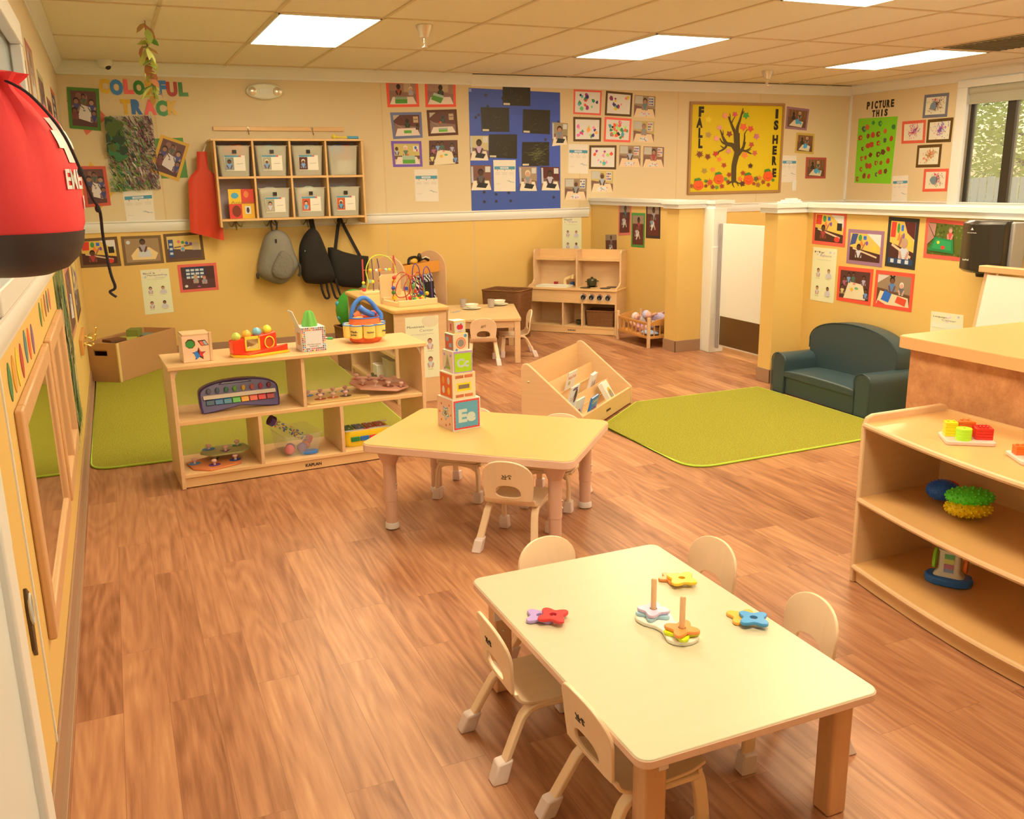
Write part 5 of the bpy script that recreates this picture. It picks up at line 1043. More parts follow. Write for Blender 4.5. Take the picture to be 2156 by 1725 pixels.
t=thing('toy_trolley','white toy cart with black wheels on the bottom shelf of the low cabinet','toy',cbp(.05,.53,.0705),math.radians(90))
obj('cart_body',MB().box(-.06,-.05,.03,.06,.05,.12),WHITE,t,bevel=.004)
for x in (-.04,.04): obj('wheel',MB().at((x,.058,.025),0,PI/2).lathe([(.025,-.008),(.025,.008)],18),BLK,t)
random.seed(8); 
for i,(x,y,h,l_) in enumerate(((.10,.55,'#6a3048','dark maroon'),(.12,.50,'#d8564a','coral red'),(.08,.45,'#e0a040','amber'))): tag(obj('soft_toy',MB().sph((0,0,0),(.05,.045,.04),14,9),mat('plush_'+h[1:],h,.9,bump=.4,nscale=50),loc=cbp(x,y,.371)),l_+' soft toy on the upper shelf of the low cabinet behind the tool bag','toy','soft toys in the low cabinet')
# plant-like green ball in a basket
basket('wicker_basket','brown basket standing at the far end of the low cabinet, holding a green ball',.26,.26,.34,(1.72,7.22,0),.2)
mb=MB().C('#3f8a28'); mb.sph((0,0,0),(.15,.12,.17),20,12); 
for a in range(7): mb.C('#3f9a9a'); mb.sph((.13*math.cos(a*1.3+3.2),.10*math.sin(a*1.3+3.2),.06*math.cos(a*2.)),.022,8,6)
tag(obj('soft_green_ball',mb,TOY,loc=(1.72,7.22,.47)),'green soft toy ball with teal spots rising out of a basket behind the cabinet','toy')
# ---- block box
bxa=math.atan2(.594,.44)
t=thing('block_box','tan wooden box on the floor in the back left corner, full of foam blocks','box',(-.06,7.44,.0125),bxa); BM=mat('box_ply','#b98046',.5,noise=.06,nscale=3)
L_,Dd,H_=.74,.30,.30
obj('box_side',MB().box(0,0,0,L_,.016,H_),BM,t,bevel=.002); obj('box_side',MB().box(0,Dd-.016,0,L_,Dd,H_),BM,t,bevel=.002)
mb=MB(); yz=[(0,0),(Dd,0),(Dd,H_),(0,H_)]; mb.box(-.016,0,0,0,Dd,.20); mb.box(-.016,0,.25,0,Dd,H_); mb.box(-.016,0,.20,0,.09,.25); mb.box(-.016,.21,.20,0,Dd,.25); obj('box_end',mb,BM,t)
obj('box_end',MB().box(L_,0,0,L_+.016,Dd,H_),BM,t); obj('corner_strip',MB().box(-.02,-.004,0,.006,.006,H_),mat('corner_wood','#dcae60',.4),t); obj('box_bottom',MB().box(0,.016,.235,L_,Dd-.016,.245),BM,t)
def bxp(x,y,z): return (-.06+x*math.cos(bxa)-y*math.sin(bxa),7.44+x*math.sin(bxa)+y*math.cos(bxa),z)
for lbl,x,y,z_,w,d,h,r,col in (('olive green foam block rising above the box, standing on others',.42,.15,.295,.13,.09,.06,.35,'#7c7a28'),('dark brown foam block leaning on the left end of the box',.14,.13,.300,.14,.11,.022,-.3,'#6e3e1e'),('pale olive foam block lying under the green one',.30,.15,.272,.2,.14,.03,.2,'#a89c3a'),('teal foam block sunk at the left end of the box',.08,.10,.262,.1,.08,.03,0,'#6a7a5a'),('grey green foam block deep in the box near the right',.56,.15,.25,.14,.10,.04,.1,'#747c5c')):
    tag(obj('foam_block',MB().box(-w/2,-d/2,0,w/2,d/2,h),mat('foam_'+col[1:],col,.7),loc=bxp(x,y,z_-.0 if z_>.2 else z_),rz=bxa+r,bevel=.003),lbl,'block','foam blocks in the box')
# ================================================================ ON THE WALLS
def WP(w,u,z,d):
    return {'back':(u,BY-d,z),'left':(LX+d,u,z),'right':(RX-d,u,z),'kit':(4.53-d,u,z),'lounge':(4.54-d,u,z)}[w]
class Art:
    """flat printed shapes on a four cornered sheet, coordinates 0..1 from its bottom left"""
    def __init__(s,w,q,d0=.0016): s.w=w; s.q=q; s.d=d0; s.mb=MB(); TL,TR,BR,BL=q; s.a=math.hypot(TR[0]-TL[0],TR[1]-TL[1])/max(.01,math.hypot(TL[0]-BL[0],TL[1]-BL[1]))
    def pt(s,x,y,d): 
        TL,TR,BR,BL=s.q; u=(BL[0]*(1-x)+BR[0]*x)*(1-y)+(TL[0]*(1-x)+TR[0]*x)*y; z=(BL[1]*(1-x)+BR[1]*x)*(1-y)+(TL[1]*(1-x)+TR[1]*x)*y; return WP(s.w,u,z,d)
    def poly(s,pts,h,k=1.0):
        s.d+=.00006; s.mb.C(h,k); p=[s.pt(min(1,max(0,x)),min(1,max(0,y)),s.d) for x,y in pts]; s.mb.add(p,[tuple(range(len(p)))])
    def rect(s,x0,y0,x1,y1,h,k=1.0): s.poly([(x0,y0),(x1,y0),(x1,y1),(x0,y1)],h,k)
    def ell(s,cx,cy,rx,ry,h,n=12,k=1.0): s.poly([(cx+rx*math.cos(2*PI*i/n),cy+ry*math.sin(2*PI*i/n)) for i in range(n)],h,k)
    def blob(s,cx,cy,r,h,n=9,j=.35):
        s.poly([(cx+r*random.uniform(1-j,1+j)/s.a*math.cos(2*PI*i/n),cy+r*random.uniform(1-j,1+j)*math.sin(2*PI*i/n)) for i in range(n)],h)
    def line(s,x0,y0,x1,y1,w,h):
        dx,dy=x1-x0,y1-y0; L=math.hypot(dx*s.a,dy)+1e-9; nx,ny=-dy/L*w/s.a,dx*s.a/L*w; s.poly([(x0+nx,y0+ny),(x0-nx,y0-ny),(x1-nx,y1-ny),(x1+nx,y1+ny)],h)
    def leaf(s,cx,cy,r,h,rot=0):
        pts=[]
        for i in range(20): a=rot+2*PI*i/20; q=r*(1,.55,.8,.5)[i%4]; pts.append((cx+q/s.a*math.cos(a),cy+q*math.sin(a)))
        s.poly(pts,h)
    def kid(s,cx,cy,r,hair='#2a1c12',shirt='#7a7a70',skin='#7a4a2c',arms=True):
        a=s.a
        s.poly([(cx-1.3*r/a,cy-3.2*r),(cx-1.25*r/a,cy-1.5*r),(cx-.6*r/a,cy-.9*r),(cx+.6*r/a,cy-.9*r),(cx+1.25*r/a,cy-1.5*r),(cx+1.3*r/a,cy-3.2*r)],shirt)
        if arms: s.line(cx-1.15*r/a,cy-1.6*r,cx-.5*r/a,cy-3.3*r,.28*r,skin); s.line(cx+1.15*r/a,cy-1.6*r,cx+.4*r/a,cy-3.4*r,.28*r,skin)
        s.ell(cx,cy,r*.92/a,r*1.05,hair,14); s.ell(cx,cy-.28*r,r*.72/a,r*.74,skin,14)
    def text(s,t,x,y,h,wf,col,bold=.0):
        bold=0; s.d+=.00006; s.mb.C(col); o=s.pt(x,y,s.d); o2=s.pt(min(1,x+.1),y,s.d); o3=s.pt(x,min(1,y+.1),s.d); W=(Vector(s.pt(1,y,0))-Vector(s.pt(0,y,0))).length*wf
        letters(s.mb,t,(Vector(s.pt(x,1,0))-Vector(s.pt(x,0,0))).length*h,frame(o,Vector(o2)-Vector(o),Vector(o3)-Vector(o)),w=W,bold=bold)
def inset(q,m):                                     # m in metres
    TL,TR,BR,BL=[Vector((p[0],p[1])) for p in q]; w=(TR-TL).length; h=(TL-BL).length; fx=m/w; fy=m/h
    def b(x,y): v=(BL*(1-x)+BR*x)*(1-y)+(TL*(1-x)+TR*x)*y; return (v.x,v.y)
    return [b(fx,1-fy),b(1-fx,1-fy),b(1-fx,fy),b(fx,fy)]
def cardmesh(w,q,d0,d1):
    mb=MB(); f=[WP(w,p[0],p[1],d1) for p in q]; b=[WP(w,p[0],p[1],d0) for p in q]; mb.hexa(b,f) if w in('left',) else mb.hexa(b[::-1],f[::-1]); return mb
def photo(A,kind):
    R=random
    def room(bg='#5a3524',fl='#8a5a3e',h=.45): A.rect(0,0,1,1,bg); A.poly([(0,0),(1,0),(1,h*.8),(0,h*1.1)],fl)
    def table(col='#e8c8a0',y=.32,x0=0,x1=1): A.poly([(x0,0),(x1,0),(x1-.12,y),(x0+.12,y)],col)
    if kind=='group':
        room('#6a4038','#5a3430'); A.ell(.3,.85,.12,.1,'#8a5a48'); A.ell(.55,.82,.1,.1,'#9a6a58'); A.kid(.2,.72,.09,'#2a1c1c','#4a4868','#9a6a50'); A.kid(.8,.70,.09,'#3a2420','#4a4a70','#b08060'); A.kid(.5,.85,.07,'#241a18','#4a5a48','#8a5a40'); A.poly([(.22,.22),(.80,.12),(.74,.55),(.38,.62)],'#dcc4a8')
        A.ell(.5,.45,.05,.03,'#8a7a70'); A.kid(.12,.45,.08,'#20161a','#7a3a38','#7a4a38'); A.kid(.88,.4,.08,'#2a1e24','#38406a','#8a5a48'); A.line(.35,.6,.5,.5,.012,'#503830'); A.line(.65,.55,.75,.42,.012,'#503830')
    elif kind.startswith('green'):
        if kind in('green','green2'): room('#a07458','#8a6250',.62); A.rect(.55,.6,.8,1,'#b89468')
        elif kind=='green3': A.rect(0,0,1,1,'#c8ac58'); A.rect(0,.25,1,.42,'#6a4a38'); A.rect(.75,.62,.97,.9,'#e0d0b0'); A.ell(.85,.8,.05,.08,'#3a5a9a'); A.ell(.9,.68,.04,.06,'#c84a6a')
        else: room('#5e2f26','#86604c',.5); A.rect(.76,.62,.95,.92,'#c09a68'); A.rect(.78,.76,.93,.79,'#5a2f22'); A.poly([(0,1),(.25,1),(0,.75)],'#b8a078'); A.line(.0,.62,.35,.35,.02,'#9a7660')
        table('#e6c8a2',.36 if kind!='greenk2' else .3)
        if kind=='green2': A.kid(.5,.82,.13,'#1c1410','#2a3a2c','#2a1a12'); A.poly([(.12,.25),(.5,.05),(.6,.3),(.2,.45)],'#4f8a2c'); A.poly([(.2,.45),(.6,.3),(.62,.42),(.24,.58)],'#a8b890')
        elif kind=='green': A.kid(.35,.85,.12,'#1c1410','#a04a38','#2e1c12'); A.kid(.8,.75,.10,'#d8c0a0','#9aa0a0','#c89070'); A.rect(.2,.04,.65,.24,'#4f8a2c'); A.rect(.2,.24,.65,.36,'#8a9a70')
        elif kind=='green3': A.kid(.1,.75,.09,'#241812','#b0aca0','#5a3422'); A.kid(.45,.80,.12,'#e0c89a','#5a7a4a','#d8a078'); A.rect(.3,.03,.8,.22,'#5a9a30'); A.rect(.3,.22,.8,.42,'#a8b488'); A.ell(.52,.45,.05,.05,'#e06a3a')
        elif kind=='greenk': A.kid(.52,.72,.10,'#201a14','#26402c','#241812'); A.kid(.9,.5,.07,'#241812','#5a3a30','#241812'); A.rect(.36,.12,.66,.26,'#5a9a2c')
        else: A.kid(.52,.78,.09,'#3a4038','#2a5040','#3a2418'); A.rect(.32,.05,.68,.16,'#6aa82c'); A.rect(.32,.16,.68,.24,'#9aa888'); A.ell(.42,.52,.05,.05,'#c85a3a')
    elif kind.startswith('circle'):
        room('#5a3028','#503028'); A.poly([(.15,0),(.9,.02),(.78,.55),(.3,.62)],'#e8cc94')
        for x,y,sh in ((.15,.72,'#b05a6a'),(.45,.88,'#3a6a50'),(.8,.8,'#b0a0a0'),(.1,.42,'#d8c070'),(.9,.35,'#6a90b0'),(.3,.86,'#7a9ab0')): A.kid(x,y,.085,'#201612',sh,'#6a4028')
        A.ell(.42,.35,.05,.06,'#e8b020'); A.ell(.58,.4,.06,.04,'#6aa860'); A.ell(.5,.55,.05,.03,'#e07a6a')
    elif kind.startswith('blk'):
        room({'blk':'#c8b070','blk2':'#7a4a38','blk3':'#a08058','blk4':'#5a1f1c','blk5':'#9a8458'}[kind],'#7a5640',.5); A.rect(.7,.72,.95,.95,'#d0c0a0'); A.rect(.02,.3,.12,.95,'#b8b0a0')
        table('#e8cc9c',.38); A.kid(.48,.72,.14,{'blk3':'#d8bc88','blk5':'#3a2418'}.get(kind,'#20150f'),{'blk':'#c8a0a0','blk2':'#5a5048','blk3':'#8a8878','blk4':'#c0a8a0','blk5':'#7a8078'}[kind],{'blk3':'#c89068','blk5':'#b07a58'}.get(kind,'#4a2c1c')); A.poly([(.25,.12),(.72,.08),(.85,.26),(.36,.32)],'#1e2220')
    elif kind.startswith('coll'):
        room({'collk4':'#8a5a38','collk2':'#c0a054','collk5':'#c8a858'}.get(kind,'#9a7a54'),'#7a5440',.5); A.rect(.03,.62,.4,.97,'#c0b090'); A.rect(.68,.55,.92,.95,'#d8c8a8')
        for i in range(9): A.rect(.70+.07*(i%3),.58+.12*(i//3),.75+.07*(i%3),.66+.12*(i//3),R.choice(['#2a2430','#c83a3a','#3a5a8a','#e0b040']))
        table('#e8c088',.40); A.kid(.5,.76,.13,R.choice(['#20150f','#8a6a48','#2a1a12']),{'collk4':'#a83a3a'}.get(kind,R.choice(['#8a8878','#5a7a70','#a8a49a'])),R.choice(['#5a341f','#a87450'])); A.poly([(.25,.05),(.75,.08),(.66,.26),(.32,.24)],'#ecdcc4')
        for i in range(9): A.blob(R.uniform(.28,.72),R.uniform(.06,.25),.025,R.choice(['#d83a4a','#2f8a5a','#3a3a70','#e88a3a','#d86aa0']))
    elif kind.startswith('blue'):
        room('#7a4a2c','#6a4228',.5); 
        for i in range(6): A.line(.05+.17*i,.6,.03+.17*i,1,.012,'#a87a48')
        A.kid(.3,.75,.1,'#1c1410','#2c2a20','#3a2218'); A.kid(.62,.82,.1,'#c8a870','#3a4a3a','#b88058'); A.poly([(.1,.08),(.78,.02),(.85,.35),(.35,.42)],'#dcc08c'); A.blob(.52,.33,.17,'#4a9ab0',10,.3); A.blob(.7,.28,.1,'#d8d0b0' if kind=='blue2' else '#58a8bc')
    elif kind=='bin':
        A.rect(0,0,1,1,'#5a5e1c'); 
        for i in range(60): A.blob(R.random(),R.random(),.035,R.choice(['#4a5218','#6e7028','#3e4414','#7a7a34']))
        A.poly([(0,.3),(.2,.55),(.22,.98),(0,.98)],'#b0785a'); A.poly([(.05,.12),(.78,.08),(.72,.52),(.2,.56)],'#1f7a3a'); A.poly([(.14,.2),(.70,.17),(.66,.46),(.24,.5)],'#2a9148'); A.kid(.62,.82,.09,'#8a6a4a','#c84a3c','#c08a68'); A.ell(.32,.4,.04,.05,'#e8c030'); A.ell(.46,.25,.06,.06,'#d83a2c'); A.line(0,.95,.2,.55,.012,'#3a2a20')
    elif kind=='two':
        room('#9a7a54','#6a4428',.5); A.poly([(0,.98),(.35,.98),(.0,.7)],'#d8c0a0'); A.poly([(0,0),(1,0),(.95,.3),(.1,.45)],'#e8c890'); A.kid(.45,.84,.12,'#1c1412','#5a7a9a','#7a4a30'); A.ell(.40,.97,.03,.03,'#1c1412'); A.ell(.50,.97,.03,.03,'#1c1412'); A.kid(.74,.70,.10,'#e0c8a8','#6a6860','#d89a78'); A.poly([(.14,.15),(.38,.08),(.46,.38),(.24,.48)],'#2a6ab0'); A.poly([(.58,.12),(.88,.02),(.92,.25),(.64,.33)],'#e04a2c'); A.poly([(.02,.0),(.3,.0),(.05,.12)],'#e04a2c')
    elif kind.startswith('wallact'):
        A.rect(0,0,1,1,'#e0b048'); A.poly([(.0,.0),(1,0),(1,.3),(0,.5)],'#4a241c'); A.poly([(.55,1),(1,1),(1,.55)],'#e8d4b4')
        A.poly([(.02,.62),(.22,.62),(.24,.98),(.04,.98)],'#d83a28') if kind!='wallact2' else A.poly([(.0,.55),(.18,.62),(.26,.98),(.06,.98)],'#3a4a70')
        A.ell(.33,.84,.06,.12,'#3f8a40'); A.rect(.44,.78,.54,.92,'#2f6ab0'); A.poly([(.3,.55),(.38,.8),(.46,.55)],'#ee7a3a'); A.ell(.56,.66,.04,.08,'#7a4a90'); A.rect(.78,.45,.95,.72,'#241c1c') if kind=='wallact' else A.poly([(.72,.4),(.9,.45),(.82,.65)],'#e0b830')
        A.line(.1,.45,.9,.18,.03,'#d8b480')
        A.kid(.30 if kind!='wallact3' else .62,.5,.12,'#1e1512' if kind!='wallact3' else '#b89060','#a83a34' if kind=='wallact' else '#d8ccc0','#5a3424' if kind!='wallact3' else '#c08a68'); A.line(.4,.42,.52,.7,.03,'#a86a48')
        if kind=='wallact3': A.rect(0,0,1,.13,'#24405a'); [A.rect(.1+.3*i,.02,.24+.3*i,.11,'#e8e0d8') for i in range(3)]; A.poly([(.55,1),(1,1),(1,.6),(.7,.75)],'#5a1f1c')
        if kind=='wallact': A.ell(.8,.12,.1,.1,'#d83a2a')
    elif kind=='tray':
        A.rect(0,0,1,1,'#a07c50'); A.ell(.1,.85,.06,.08,'#e0d8d0'); A.poly([(.18,.1),(.85,.08),(.95,.35),(.7,.62),(.35,.6),(.15,.3)],'#e8c078'); A.poly([(.35,.2),(.75,.2),(.72,.5),(.4,.48)],'#dcd0c4'); A.kid(.52,.86,.13,'#2a2018','#a89088','#5a3a26')
    elif kind=='pocket':
        room('#e0b860','#5a4036',.42); A.rect(.03,.1,.18,.86,'#2f4a70'); [A.rect(.06,.2+.2*i,.15,.3+.2*i,'#ece4d8') for i in range(3)]; A.line(.2,.5,.95,.62,.03,'#7a5a40'); A.kid(.45,.55,.07,'#e0c088','#4aa0b0','#d89a78'); [A.ell(.35+.12*i,.75-.04*i,.05,.07,h) for i,h in enumerate(('#e06a6a','#3f8a40','#3a6ab0','#7a4a90'))]; A.rect(.75,.35,.97,.7,'#c8a878')
    elif kind=='pocket2':
        room('#4a2c28','#5a3430',.5); A.rect(.12,.48,.72,.98,'#1f3550'); [A.rect(.15+.14*(i%4),.8-.16*(i//4),.26+.14*(i%4),.9-.16*(i//4),'#e8e0d4') for i in range(12)]; A.kid(.42,.55,.09,'#c89a60','#9a9888','#c88a68'); A.kid(.68,.5,.09,'#a05038','#8a8c90','#c88a68'); A.ell(.12,.15,.05,.06,'#e8d8c0'); A.ell(.5,.1,.05,.03,'#c05a90')
    elif kind.startswith('tall'):
        A.rect(0,0,1,1,'#5a1c1a'); A.rect(0,.72,1,1,'#9a7a5a'); A.kid(.55 if kind!='tall4' else .5,.85,.10,'#1c1412',{'tall':'#4a5a58','tall2':'#a83038','tall3':'#9a8878','tall4':'#8a6a70'}[kind],'#4a2c1e'); A.kid(.4,.60,.10,'#2a1a14',R.choice(['#b8a8a0','#7a8a88']),'#6a3c28'); A.line(.5,.5,.7,.2,.03,'#c89a7a'); A.line(.6,.45,.35,.18,.03,'#d8c0a8'); A.ell(.42,.32,.10,.05,'#d8c8a0')
def sheet_art(A,kind,lab):
    R=random
    if kind=='coll':
        A.rect(0,0,1,1,'#efdcc0'); pal={'green and navy':['#2f8a5a','#2a2a60','#4aa89a','#e8502a','#a02a6a','#6ab86a'],'purple scraps':['#3a2a6a','#8a2a4a','#e0b830','#f07a6a','#58a8a0'],'pink and lime':['#e86a9a','#b0d05a','#f08a9a','#f0a04a','#3f8a5a','#d83a7a','#3a2a6a'],'dense with orange':['#f0602a','#f0602a','#e88aa0','#3f8a4a','#b0d86a','#24242a','#4a9a8a'],'lowest of the five':['#f0a03a','#f08aa0','#b0d05a','#4aa898','#e8502a','#a03a7a']}
        cl=next((v for k,v in pal.items() if k in lab),['#e06a4a']); n_=30 if 'dense' in lab else 14
        for i in range(n_): A.blob(R.uniform(.12,.9),R.uniform(.1,.9),R.uniform(.06,.13),cl[i%len(cl)],R.choice([4,5,6]),.4)
    elif kind=='splat':
        A.rect(0,0,1,1,'#e2cd9c'); cl={'burst, top':['#7a3424','#8a4634'],'pink and purple':['#d83a5a','#5a4a90','#e84a3a','#e85a8a'],'violet':['#5a4a90','#6a5aa0','#d84a7a'],'orange and green':['#e8642a','#c87a3a','#8a8a2a'],'grey blue':['#6a7a78','#4a6a6a','#d83a5a','#e8502a']}
        k=next((v for q,v in cl.items() if q in lab),['#7a3424']); cx,cy=.55,.55
        for i in range(130):
            a=R.uniform(0,6.3); r=abs(R.gauss(0,.22)); x,y=cx+r*math.cos(a),cy+r*math.sin(a); 
            if .06<x<.94 and .06<y<.94: A.line(x,y,x+.05*math.cos(a+.4)*R.random(),y+.09*math.sin(a+.4),.018,R.choice(k))
        if 'grey' in lab: A.blob(.42,.5,.24,'#74807a',14,.12); A.blob(.5,.85,.07,'#c83a5a')
    elif kind.startswith('black'):
        A.rect(0,0,1,1,'#231d12',.9); A.rect(.03,.02,.26,.10,'#cdb988')
        for i in range(90 if kind=='blacky' else 9):
            x,y=(R.gauss(.5,.2),R.gauss(.5,.16)) if kind=='blacky' else (R.uniform(.25,.75),R.uniform(.1,.6)); a=R.uniform(-.5,2.2) if kind!='blacky' else R.uniform(-.3,.6); L=R.uniform(.05,.2); A.line(x,y,x+L*math.cos(a),y+L*math.sin(a),.004,'#77753a' if kind=='blacky' else '#544c38')
    elif kind=='notice':
        A.rect(.04,.70,.97,.80,'#4a8a90'); A.rect(.3,.72,.68,.78,'#e6dcc8'); A.rect(.36,.743,.62,.757,'#7aa0a0')
        for x,h in ((.18,'#d8604a'),(.5,'#4a7a80'),(.82,'#e0a050')): A.poly([(x-.03,.69),(x+.03,.69),(x,.65)],h)
        for x in (.06,.38,.7):
            for k in range(3): A.rect(x,.60-.03*k,x+.22,.607-.03*k,'#c0ac90')
        A.line(.6,.34,.95,.28,.006,'#7a9088'); A.line(.68,.36,.8,.28,.006,'#7a9088'); A.line(.08,.24,.3,.24,.003,'#a09880')
    elif kind.startswith('sign_'):
        t1,t2=kind[5:].split(';'); A.rect(0,.80,1,1,'#ecd9a0'); 
        for i in range(9): A.ell(R.uniform(.1,.95),R.uniform(.82,.97),.04,.022,R.choice(['#f0c8b0','#e0d0b8','#c8ccc0','#eed6a8']))
        A.text(t1,.08,.90,.030 if len(t1)>7 else .035,.42 if len(t1)<9 else .5,'#3a332a',.03)
        if t2=='Manipulatives': A.text(t2,.22,.855,.03,.7,'#3a332a',.03); A.text('Center',.5,.80,.03,.35,'#b0a090')
        else: A.text(t2 or 'Center',.35,.84,.04,.45,'#9a9080' )
        if t1=='Pretend': A.text('&',.1,.84,.03,.06,'#9a9080')
        A.rect(.2,.775,.8,.779,'#b0a080')
        if t1=='Language': A.rect(.02,.7,.98,.8,'#e6dcae')
        for i,(x,y) in enumerate(((.28,.58),(.72,.58),(.28,.25),(.72,.25))):
            A.kid(x,y,.038,['#3a2418','#7a4a28','#5a3018','#2a1c14'][i],'#d8c8b8','#c8906a' if i!=3 else '#8a5a38'); A.poly([(x-.13,y-.13),(x+.13,y-.13),(x+.10,y-.06),(x-.10,y-.06)],'#d8c8b8') if i%2 else None; A.rect(x-.08,y-.155,x+.08,y-.15,'#8a8068')
    elif kind=='painting':
        A.rect(0,0,1,1,'#cdb48a')
        for i in range(950):
            x,y=R.random(),R.random(); g=(1-x)*.8+(.5-y)*.3; a=R.gauss(-.75,.35); L=R.uniform(.04,.12)
            h=R.choice(['#2f7a3a','#4f7a2a','#6a8a2a','#1f4a2a','#5a8a5a','#8a8a30']) if R.random()<g+.05 else R.choice(['#6a2a3a','#7a3a4a','#3a2a30','#c8b090','#8a5a5a','#24302a'])
            A.line(x,y,x+L*math.cos(a),y+L*math.sin(a),R.uniform(.0025,.007),h)
        for i in range(26): A.blob(R.uniform(.02,.32),R.uniform(.45,.95),.06,R.choice(['#2f6a3a','#1f3a24','#4a5a24']))
    elif kind=='bluepaper':
        for i in range(5): A.poly([(0,.2*i),(1,.2*i),(1,.2*i+.2),(0,.2*i+.2)],['#3c5288','#3b5294','#3a5298','#3a5096','#384e90'][i],1.0)
        for x,y in ((.18,.95),(.36,.93),(.2,.86),(.07,.77),(.1,.79),(.93,.73),(.98,.75),(.6,.67),(.83,.6),(.12,.34),(.6,.35),(.27,.14),(.14,.16),(.41,.15),(.27,.08),(.43,.08),(.14,.08),(.92,.1)): A.leaf(x,y,.018,'#2c2a34',R.uniform(0,3))
        A.rect(0,.97,.03,.995,'#8a92b0')
    elif kind=='lime':
        A.rect(0,0,1,1,'#7fc018')
        for i in range(34):
            x,y=.12+.76*((i*7)%6)/5+R.uniform(-.05,.05),.07+.86*(i/33)+R.uniform(-.02,.02); h=R.choice(['#7a2c14','#8a3818','#a04a20','#5a5a40','#6a3a1a','#b83a20'] if y<.78 else ['#3f8a2a','#4a5a44','#c85a2a','#3a7a34']); 
            A.blob(x,y,R.uniform(.034,.05),h,R.choice([5,8,10]),.25)
            if i%3==0: A.blob(x+.02,y,.018,'#7fc018',6,.3)
